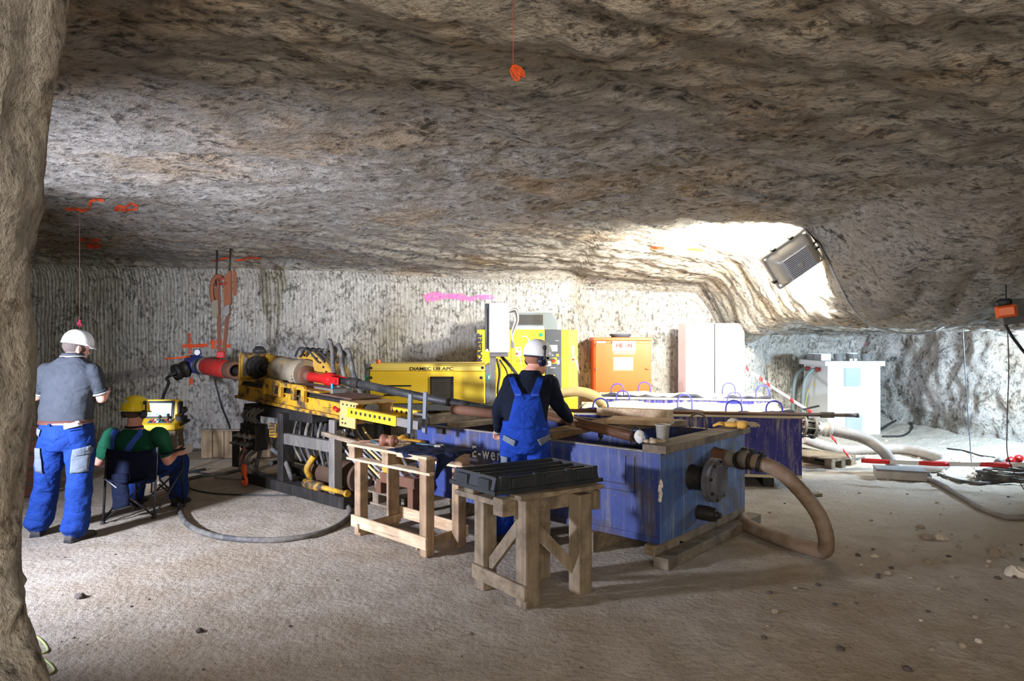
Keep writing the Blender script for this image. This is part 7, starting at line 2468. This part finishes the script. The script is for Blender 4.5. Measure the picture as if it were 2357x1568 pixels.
cable('console_cable', [P(394, 992, 7.45), P(399, 1030, 7.40), P(408, 1070, 7.35), V((G(418, 1108).x, G(418, 1108).y, 0.03)), V((G(424, 1116).x, G(424, 1116).y, 0.02))], 0.012, M_BLACK, 'black cable hanging from the console to the floor', 'cable')
floor_line('cable', [(385, 1086), (405, 1094), (432, 1086), (470, 1090), (520, 1098)], 0.010, M_BLACK, 'thin black cable beside the console stand', 'cable', GH)
GT = 'hoses hanging behind the pallet table'
cable('hydraulic_hose', [P(915, 1030, 6.9), P(895, 1070, 6.95), P(868, 1105, 7.0), V((-1.45, 7.4, 0.05))], 0.022, M_GREYHOSE, 'grey hose slanting down left behind the pallet table', 'hose', GT)
cable('hydraulic_hose', [P(898, 1040, 6.8), P(915, 1080, 6.75), P(945, 1112, 6.75), P(975, 1132, 6.75)], 0.018, M_GREYHOSE, 'grey hose slanting down right behind the pallet table', 'hose', GT)
cable('hydraulic_hose', [P(925, 1050, 6.75), P(945, 1088, 6.70), P(968, 1108, 6.70), P(990, 1120, 6.72)], 0.018, M_DUSTY, 'dusty hose curving down beside the left end of the front tank', 'hose', GT)
cable('hydraulic_hose', [P(938, 1022, 6.9), P(942, 985, 7.0), P(958, 968, 7.15), P(990, 962, 7.3)], 0.020, M_BLACK, 'black hose rising over the left corner of the front tank', 'hose', GT)


def pallet(loc, rz, label, L=1.0, W=0.7):
    o = thing('pallet', label, 'pallet', loc, rz)
    for k in range(6):
        y = -W / 2 + (W - 0.1) * k / 5
        MB().bx(-L / 2, L / 2, y, y + 0.09, 0.118, 0.138).build('deck_board', M_OLDWOOD, o, 0.003)
    for x in (-L / 2, -0.05, L / 2 - 0.1):
        MB().bx(x, x + 0.1, -W / 2, W / 2, 0.096, 0.117).build('cross_board', M_OLDWOODZ, o, 0.003)
        for y in (-W / 2, -0.05, W / 2 - 0.1):
            MB().bx(x + 0.004, x + 0.096, y, y + 0.1, 0.022, 0.095).build('spacer_block', M_OLDWOODZ, o, 0.004)
    for y in (-W / 2, -0.05, W / 2 - 0.1):
        MB().bx(-L / 2, L / 2, y, y + 0.1, 0.0, 0.021).build('bottom_board', M_OLDWOOD, o, 0.003)
    return o


pallet((-1.24, 7.24, 0.0), RA, 'dirty grey pallet on the floor behind the pallet table', 0.60, 0.52)

# ------------------------------------------------------------------ valve, suction hose and pallet beside the blue tanks
pallet((4.16, 9.55, fz(4.1, 9.5)), math.atan2(1.3, -0.9) , 'brown pallet under the valve right of the long blue tank', 1.0, 0.6)
vo, vd = V((3.56, 8.72, 0.62)), V((0.80, -0.02, -0.10)).normalized()
vx = thing('outlet_valve', 'muddy flanged valve on the right end of the long blue tank', 'valve', vo)
MB().lathe(vo, vd, [(-0.12, 0.085), (0.05, 0.085), (0.05, 0.11), (0.08, 0.11), (0.08, 0.08), (0.14, 0.07)], 22).build('pipe_stub', M_RUST, vx, world=True)
for (t0, r) in ((0.14, 0.145), (0.27, 0.14)):
    MB().lathe(vo + vd * t0, vd, [(0, r), (0.025, r)], 28).build('flange', M_STEEL, vx, 0.002, world=True)
MB().lathe(vo + vd * 0.165, vd, [(0, 0.10), (0.105, 0.10)], 22).build('valve_body', M_DSTEEL, vx, world=True)
pu_, pv_ = vd.orthogonal().normalized(), vd.cross(vd.orthogonal().normalized())
for k in range(8):
    a = 2 * PI * k / 8
    c = vo + vd * 0.10 + (pu_ * math.cos(a) + pv_ * math.sin(a)) * 0.12
    MB().cyl(c, c + vd * 0.23, 0.010, n=8).cyl(c + vd * 0.015, c + vd * 0.035, 0.018, n=6).cyl(c + vd * 0.20, c + vd * 0.22, 0.018, n=6).build('stud_bolt', M_STEEL, vx, world=True)
MB().lathe(vo + vd * 0.295, vd, [(0, 0.10), (0.06, 0.095), (0.10, 0.075), (0.22, 0.075)], 22).build('reducer', mat_plain('pale_muddy_fitting', srgb(196, 192, 184), 0.6, 0, 0.5, srgb(150, 130, 108), 10), vx, world=True)
for t0 in (0.42, 0.47):
    MB().lathe(vo + vd * t0, vd, [(0, 0.092), (0.03, 0.092)], 20).build('coupling_ring', mat_plain('pale_ring_%d' % int(t0 * 100), srgb(190, 186, 178), 0.5, 0.3, 0.5), vx, 0.003, world=True)
m = MB()
m.cyl(vo + vd * 0.21 + V((0, 0, 0.10)), vo + vd * 0.21 + V((0, 0, 0.22)), 0.016, n=10)
m.beam(vo + vd * 0.16 + V((0, 0, 0.22)), vo + vd * 0.36 + V((0, 0, 0.29)), 0.03, 0.02)
m.build('valve_lever', M_BLACK, vx, world=True)
e0 = vo + vd * 0.52
pts = [vo + vd * 0.46, e0, P(1985, 1008, 8.75), P(2030, 1036, 8.7), V((4.92, 8.75, 0.14)), V((5.15, 8.75, 0.085)), V((5.45, 8.80, 0.10)), V((5.72, 9.02, 0.12)), V((5.86, 9.40, 0.16)), V((5.72, 9.85, 0.17)), V((5.30, 10.0, 0.14)), V((4.85, 9.98, 0.12)), V((4.45, 9.85, 0.20)), V((4.15, 9.75, 0.30))]
for i in range(4, 12):
    q = pts[i]
    pts[i] = V((q.x, q.y, fz(q.x, q.y) + 0.072))
cp_ = catmull(pts, 14)
solo('suction_hose', MB().tube(cp_, [0.070 + (0.003 if k % 2 else -0.002) for k in range(len(cp_))], 16), mat_plain('grey_ribbed_hose', srgb(142, 134, 128), 0.6, 0, 0.6, srgb(176, 168, 158), 8, 0.2),
     'thick grey ribbed hose curling on the rubble right of the tank valve', 'hose')

# junction box on the floor
jb = V((4.78, 8.42, 0))
jb.z = fz(jb.x, jb.y)
jbx = thing('junction_box', 'flat grey junction box on the ground under the barrier tape', 'box', jb, -0.35)
MB().bx(-0.27, 0.27, -0.15, 0.15, 0.0, 0.10).build('case', mat_plain('muddy_grey_case', srgb(168, 164, 156), 0.6, 0, 0.5), jbx, 0.006)
MB().bx(-0.275, 0.275, -0.155, 0.155, 0.101, 0.122).build('lid', mat_plain('dark_grey_lid', srgb(116, 118, 122), 0.5, 0, 0.3), jbx, 0.006)
MB().lathe((0.27, -0.05, 0.05), (1, 0, 0), [(0, 0.035), (0.03, 0.035), (0.03, 0.045), (0.06, 0.04)], 16).build('cable_gland', M_STEEL, jbx)
MB().lathe((0.0, 0.16, 0.06), (0, 1, 0), [(0, 0.05), (0.05, 0.05), (0.06, 0.03)], 16).build('cable_gland', M_WHITE, jbx)
floor_line('mains_cable', [(2076, 1092), (2100, 1094), (2150, 1108), (2210, 1142), (2260, 1168), (2310, 1186), (2357, 1189), (2420, 1184)], 0.030, M_GREYHOSE, 'grey armoured cable running from the junction box out to the right', 'cable')
floor_line('cable', [(1846, 1042), (1875, 1056), (1915, 1063), (1960, 1060), (1988, 1056)], 0.018, M_DUSTY, 'dark cable from the long blue tank to the junction box', 'cable')
floor_line('cable', [(2160, 1092), (2200, 1104), (2240, 1112), (2280, 1110), (2330, 1100)], 0.022, M_DUSTY, 'dusty cable running from the ribbed hose to the coil at the right edge', 'cable')
floor_line('cable', [(2025, 1010), (2075, 1000), (2100, 1010), (2080, 1022), (2030, 1020)], 0.016, M_BLACK, 'black cable curled at the foot of the louvred cabinet', 'cable')
floor_line('cable', [(2180, 1048), (2220, 1054), (2255, 1062), (2290, 1069)], 0.010, M_BLACK, 'thin black cable under the right-hand rock wall', 'cable')

# cable coil with red and grey plugs at the right edge
cc_ = G(2316, 1108)
cc_.z = fz(cc_.x, cc_.y)
coil = thing('cable_coil', 'coil of dark cable with grey and red plugs at the right edge', 'cable coil', cc_)
for k in range(6):
    pts = []
    for j in range(22):
        a = 2 * PI * j / 22
        rx, ry = 0.30 + 0.02 * math.sin(k * 2.1), 0.20 + 0.02 * math.cos(k * 1.7)
        x, y = cc_.x + 0.03 * math.sin(k * 3) + rx * math.cos(a), cc_.y + 0.03 * math.cos(k * 2) + ry * math.sin(a)
        pts.append(V((x, y, fz(x, y) + 0.025 + 0.022 * k + 0.012 * math.sin(3 * a + k))))
    MB().tube(pts, 0.015, 8, closed=True).build('cable_loop', M_DUSTY, coil, world=True)
for (dx, dy, mt_, nm) in ((-0.24, -0.14, M_GREYHOSE, 'grey_plug'), (-0.05, -0.05, M_RED, 'red_plug'), (0.10, 0.02, M_RED, 'red_plug')):
    x, y = cc_.x + dx, cc_.y + dy
    z = fz(x, y) + 0.20
    MB().lathe((x, y, z), (0.6, 0.3, 0.35), [(0, 0.03), (0.06, 0.034), (0.065, 0.046), (0.14, 0.05), (0.145, 0.04), (0.17, 0.04)], 18).build(nm, mt_, coil, world=True)

# barrier tape
M_TW = mat_plain('white_tape', srgb(236, 232, 230), 0.5, 0, 0.05)
M_TR = mat_plain('red_tape', srgb(216, 44, 44), 0.5, 0, 0.05)


def tape(a, b, sag, wdt, label, band):
    a, b = V(a), V(b)
    root = thing('barrier_tape', label, 'barrier tape', a.lerp(b, 0.5), group='red and white barrier tape')
    n = max(6, int((b - a).length / 0.05))
    side = V((0, 0, 1)) * (wdt / 2)
    pts = [a.lerp(b, k / n) - V((0, 0, sag * math.sin(PI * k / n))) for k in range(n + 1)]
    tw_ = [0.02 * math.sin(k * 0.5) for k in range(n + 1)]
    rows = [[p + side + V((0, t_, 0)), p - side - V((0, t_, 0))] for p, t_ in zip(pts, tw_)]
    MB().grid(rows).build('white_strip', M_TW, root, world=True, mods=(('SOLIDIFY', dict(thickness=0.002)),))
    L = (b - a).length / n
    st = max(1, int(band / L))
    k = 0
    while k + st <= n:
        rr = [[p + V((0, -0.003, 0)) for p in r] for r in rows[k:k + st + 1]]
        MB().grid(rr).build('red_band', M_TR, root, world=True, mods=(('SOLIDIFY', dict(thickness=0.003)),))
        k += 2 * st


tape(P(1716, 846, 10.9), P(1868, 950, 9.3), 0.02, 0.055, 'barrier tape slanting from the white cabinet down to the tank valve', 0.11)
tape(P(1912, 1003, 8.6), P(1960, 1058, 8.55), 0.0, 0.05, 'short barrier tape hanging from the tank valve to the ground', 0.11)
tape(P(1982, 1060, 8.2), P(2366, 1070, 7.6), 0.015, 0.05, 'barrier tape stretched level above the ground at the right', 0.32)

# ------------------------------------------------------------------ wires hanging from the rock
def rockpt(px, py, out=0.03):
    h = sight(px, py)
    d = (V((0, 0, CAMZ)) - h[0]).normalized()
    return h[0] + d * out


fa = FLOOD_POS + e1 * 0.30 - e2 * 0.02
cable('lamp_cable', [fa, rockpt(1908, 606, 0.04), rockpt(1936, 665, 0.04), rockpt(1962, 710, 0.05), P(2000, 745, 7.6), P(2055, 763, 7.7), P(2110, 769, 7.8), P(2150, 762, 7.85), P(2192, 738, 7.9), rockpt(2205, 712, 0.02)], 0.010, mat_plain('pale_cable', srgb(150, 152, 156), 0.4, 0, 0.2),
      'grey cable sagging from the floodlight to a hook under the brow', 'cable')
cable('beacon_cable', [sc_ + V((0.02, 0.02, -0.13)), P(2330, 775, 6.7), P(2345, 795, 6.75), P(2366, 818, 6.8), P(2420, 850, 6.9)], 0.014, M_BLACK, 'black cable leading from the orange beacon out to the right', 'cable')
h1 = P(2214, 722, 8.6)
wire_mat = mat_plain('thin_wire', srgb(92, 104, 120), 0.5, 0, 0.2)
b1 = G(2240, 1062)
cable('hanging_wire', [V((h1.x, 8.6, cz(h1.x, 8.6) + 0.02)), h1, P(2220, 830, 8.75), P(2228, 950, 8.95), V((P(2236, 1040, 9.2).x, 9.2, fz(P(2236, 1040, 9.2).x, 9.2) + 0.01))], 0.006, wire_mat, 'thin bluish wire hanging from the brow to the ground right of the louvred cabinet', 'wire')
cable('hanging_wire', [sc_ + V((0.05, 0.03, -0.13)), P(2322, 850, 6.9), P(2318, 980, 7.1), P(2322, 1060, 7.25), P(2362, 1136, 7.2)], 0.005, mat_plain('brown_wire', srgb(84, 72, 70), 0.6, 0, 0.2), 'thin brown wire hanging below the orange beacon', 'wire')
# plumb line with a pink ribbon
ph_ = sight(183, 489)[0]
pl = thing('plumb_line', 'thin pink plumb line with a ribbon hanging from the roof behind the standing man', 'string', (ph_.x, ph_.y, P(0, 748, ph_.y).z))
MB().cyl((ph_.x, ph_.y, ph_.z + 0.05), (ph_.x, ph_.y, P(0, 742, ph_.y).z), 0.0028, n=6).build('string', mat_plain('pink_string', srgb(206, 120, 120), 0.6, 0, 0), pl, world=True)
m = MB()
bz = P(0, 738, ph_.y).z
for k in range(4):
    m.tube([V((ph_.x, ph_.y, bz)), V((ph_.x + 0.012 * (k - 1.5), ph_.y - 0.01, bz - 0.03)), V((ph_.x + 0.016 * (k - 1.2), ph_.y, bz - 0.07 - 0.01 * (k % 2)))], [0.007, 0.006, 0.003], 6)
m.ell((ph_.x, ph_.y, bz), (0.016, 0.01, 0.012), n=8, m=6)
m.build('ribbon', mat_plain('pink_ribbon', srgb(240, 84, 110), 0.6, 0, 0), pl, world=True)
# orange ribbon hanging from the roof
YF = 2.62
fp = P(1181, 165, YF)
fg_ = thing('orange_ribbon', 'orange tangled ribbon hanging on a thread from the roof at top centre', 'ribbon', fp)
MB().cyl((fp.x, YF, cz(fp.x, YF) + 0.04), (fp.x, YF, fp.z + 0.03), 0.0016, n=6).build('thread', mat_plain('red_thread', srgb(150, 84, 72), 0.6, 0, 0), fg_, world=True)
m = MB()
rr_ = random.Random(3)
for k in range(16):
    a0 = rr_.uniform(-1.0, 1.0)
    c = fp + V((0.004 * a0, 0.006 * rr_.uniform(-1, 1), 0.022))
    ax = V((0.55 + 0.35 * rr_.uniform(-1, 1), 0.15 * rr_.uniform(-1, 1), -0.85)).normalized()
    L = rr_.uniform(0.035, 0.058)
    sd_ = V((0.7, 0.6 * rr_.uniform(-1, 1), 0.4)).normalized() * rr_.uniform(0.008, 0.018)
    loop = [c + ax * (L * (0.5 - 0.5 * math.cos(t))) + sd_ * math.sin(t) for t in [2 * PI * j / 14 for j in range(14)]]
    m.tube(loop, 0.0022, 5, closed=True)
m.build('tangle', mat_plain('orange_ribbon', srgb(214, 84, 24), 0.6, 0, 0.2), fg_, world=True)
# yellow-green wire by the foot of the pillar
floor_line('earth_wire', [(40, 1440), (70, 1456), (95, 1472), (110, 1496), (96, 1504), (60, 1500), (70, 1516), (104, 1520), (124, 1540), (112, 1552), (80, 1560)], 0.006, mat_plain('pale_green_wire', srgb(176, 186, 120), 0.5, 0, 0.1),
           'pale green wire curled on the floor at the foot of the pillar', 'wire')

# ------------------------------------------------------------------ loose stones and wood scraps
M_STONE = [mat_plain('grey_stone', srgb(150, 138, 122), 0.9, 0, 0.5, srgb(84, 74, 64), 8, 0.5), mat_plain('pale_stone', srgb(196, 186, 170), 0.9, 0, 0.4, srgb(120, 108, 94), 8, 0.5), mat_plain('dark_stone', srgb(84, 76, 70), 0.9, 0, 0.4, srgb(50, 46, 42), 8, 0.5)]
STONE_ME = []
for k in range(6):
    rs_ = random.Random(40 + k)
    m = MB()
    m.ell((0, 0, 0), (1, 0.8 + 0.2 * rs_.random(), 0.55 + 0.2 * rs_.random()), n=12, m=8)
    off = V((rs_.random() * 10, rs_.random() * 10, 0))
    m.v = [p * (1 + 0.45 * mnoise.noise(p * 1.3 + off) + 0.12 * mnoise.noise(p * 4 + off)) for p in m.v]
    m.s = [False] * len(m.s)
    STONE_ME.append(m)


def stone(px, py, size, mat_i, label, group=None, k=None):
    g = G(px, py)
    z = fz(g.x, g.y)
    for _ in range(3):
        g = G(px, py, z)
        z = fz(g.x, g.y)
    r = random.Random(int(px * 7 + py))
    src = STONE_ME[r.randrange(6) if k is None else k]
    m = MB()
    R = Matrix.Rotation(r.uniform(0, 6.28), 3, 'Z')
    size *= 0.72
    m.v = [R @ (p * size) + V((g.x, g.y, z + size * 0.18)) for p in src.v]
    m.f, m.s = list(src.f), list(src.s)
    return solo('stone', m, M_STONE[mat_i], label, 'stone', group)


stone(185, 1376, 0.045, 2, 'dark flat stone alone on the bluish floor near the pillar')
stone(460, 1455, 0.035, 2, 'small dark stone on the floor below the loop of hose, near the lower left')
stone(2013, 1282, 0.040, 1, 'pale yellowish pebble right of the brown hose loop')
stone(1975, 1280, 0.030, 2, 'dark pebble just left of the pale yellowish one by the hose loop')
stone(2340, 1325, 0.10, 1, 'large pale rock at the right edge of the floor')
stone(2132, 1240, 0.085, 0, 'big grey rock in the rubble on the right, left of its pair')
stone(2168, 1242, 0.075, 1, 'big pale rock in the rubble on the right, right of its pair')
stone(2118, 1215, 0.055, 0, 'mid-sized grey rock just behind the rubble pair on the right')
stone(2135, 1296, 0.050, 0, 'lone grey rock below the rubble pair on the right')
stone(2290, 1278, 0.075, 0, 'broad grey rock near the right edge above the large pale one')
stone(1882, 1348, 0.030, 2, 'round dark pebble on the floor below the brown hose loop')
stone(2045, 1322, 0.045, 0, 'flat grey stone on the floor lower right of the hose loop')
stone(2090, 1543, 0.035, 2, 'small dark stone at the bottom edge on the right')
GS = 'small loose stones scattered over the right side of the floor'
r4 = random.Random(77)
n_ = 0
while n_ < 70:
    px, py = r4.uniform(1700, 2357), r4.uniform(1100, 1500)
    if r4.random() > 0.25 + 0.75 * (px - 1700) / 650 * (1 - abs(py - 1250) / 300):
        continue
    g = G(px, py)
    if (g - V((2.2, 5.6, 0))).length < 0.55 or (g.x < 2.4 and g.y > 4.9):
        continue
    stone(px, py, r4.choice((0.014, 0.018, 0.022, 0.026, 0.034)), r4.choice((0, 0, 1, 2)), 'small loose stone among the scatter on the right side of the floor', GS)
    n_ += 1
GL = 'small dark crumbs scattered over the open floor in front'
n_ = 0
while n_ < 40:
    px, py = r4.uniform(120, 1500), r4.uniform(1270, 1560)
    g = G(px, py)
    if abs(g.x - 0.1) < 0.6 and 4.2 < g.y < 5.2:
        continue
    stone(px, py, r4.choice((0.007, 0.009, 0.012, 0.016)), r4.choice((0, 2, 2)), 'small dark crumb of salt rock on the open floor in front', GL)
    n_ += 1
solo('wood_scrap', MB().beam(G(1866, 1140, 0.02), G(1886, 1138, 0.02), 0.09, 0.035), M_OLDWOOD, 'small offcut of wood on the floor right of the long blue tank', 'wood scrap')
# rubble at the foot of the side drift
RB = 'broken rubble at the foot of the drift walls'
n_ = 0
while n_ < 60:
    px, py = r4.uniform(2030, 2357), r4.uniform(1010, 1110)
    stone(px, py, r4.choice((0.02, 0.03, 0.04, 0.06)), r4.choice((0, 1, 1)), 'broken piece of rock in the rubble at the foot of the drift walls', RB)
    n_ += 1
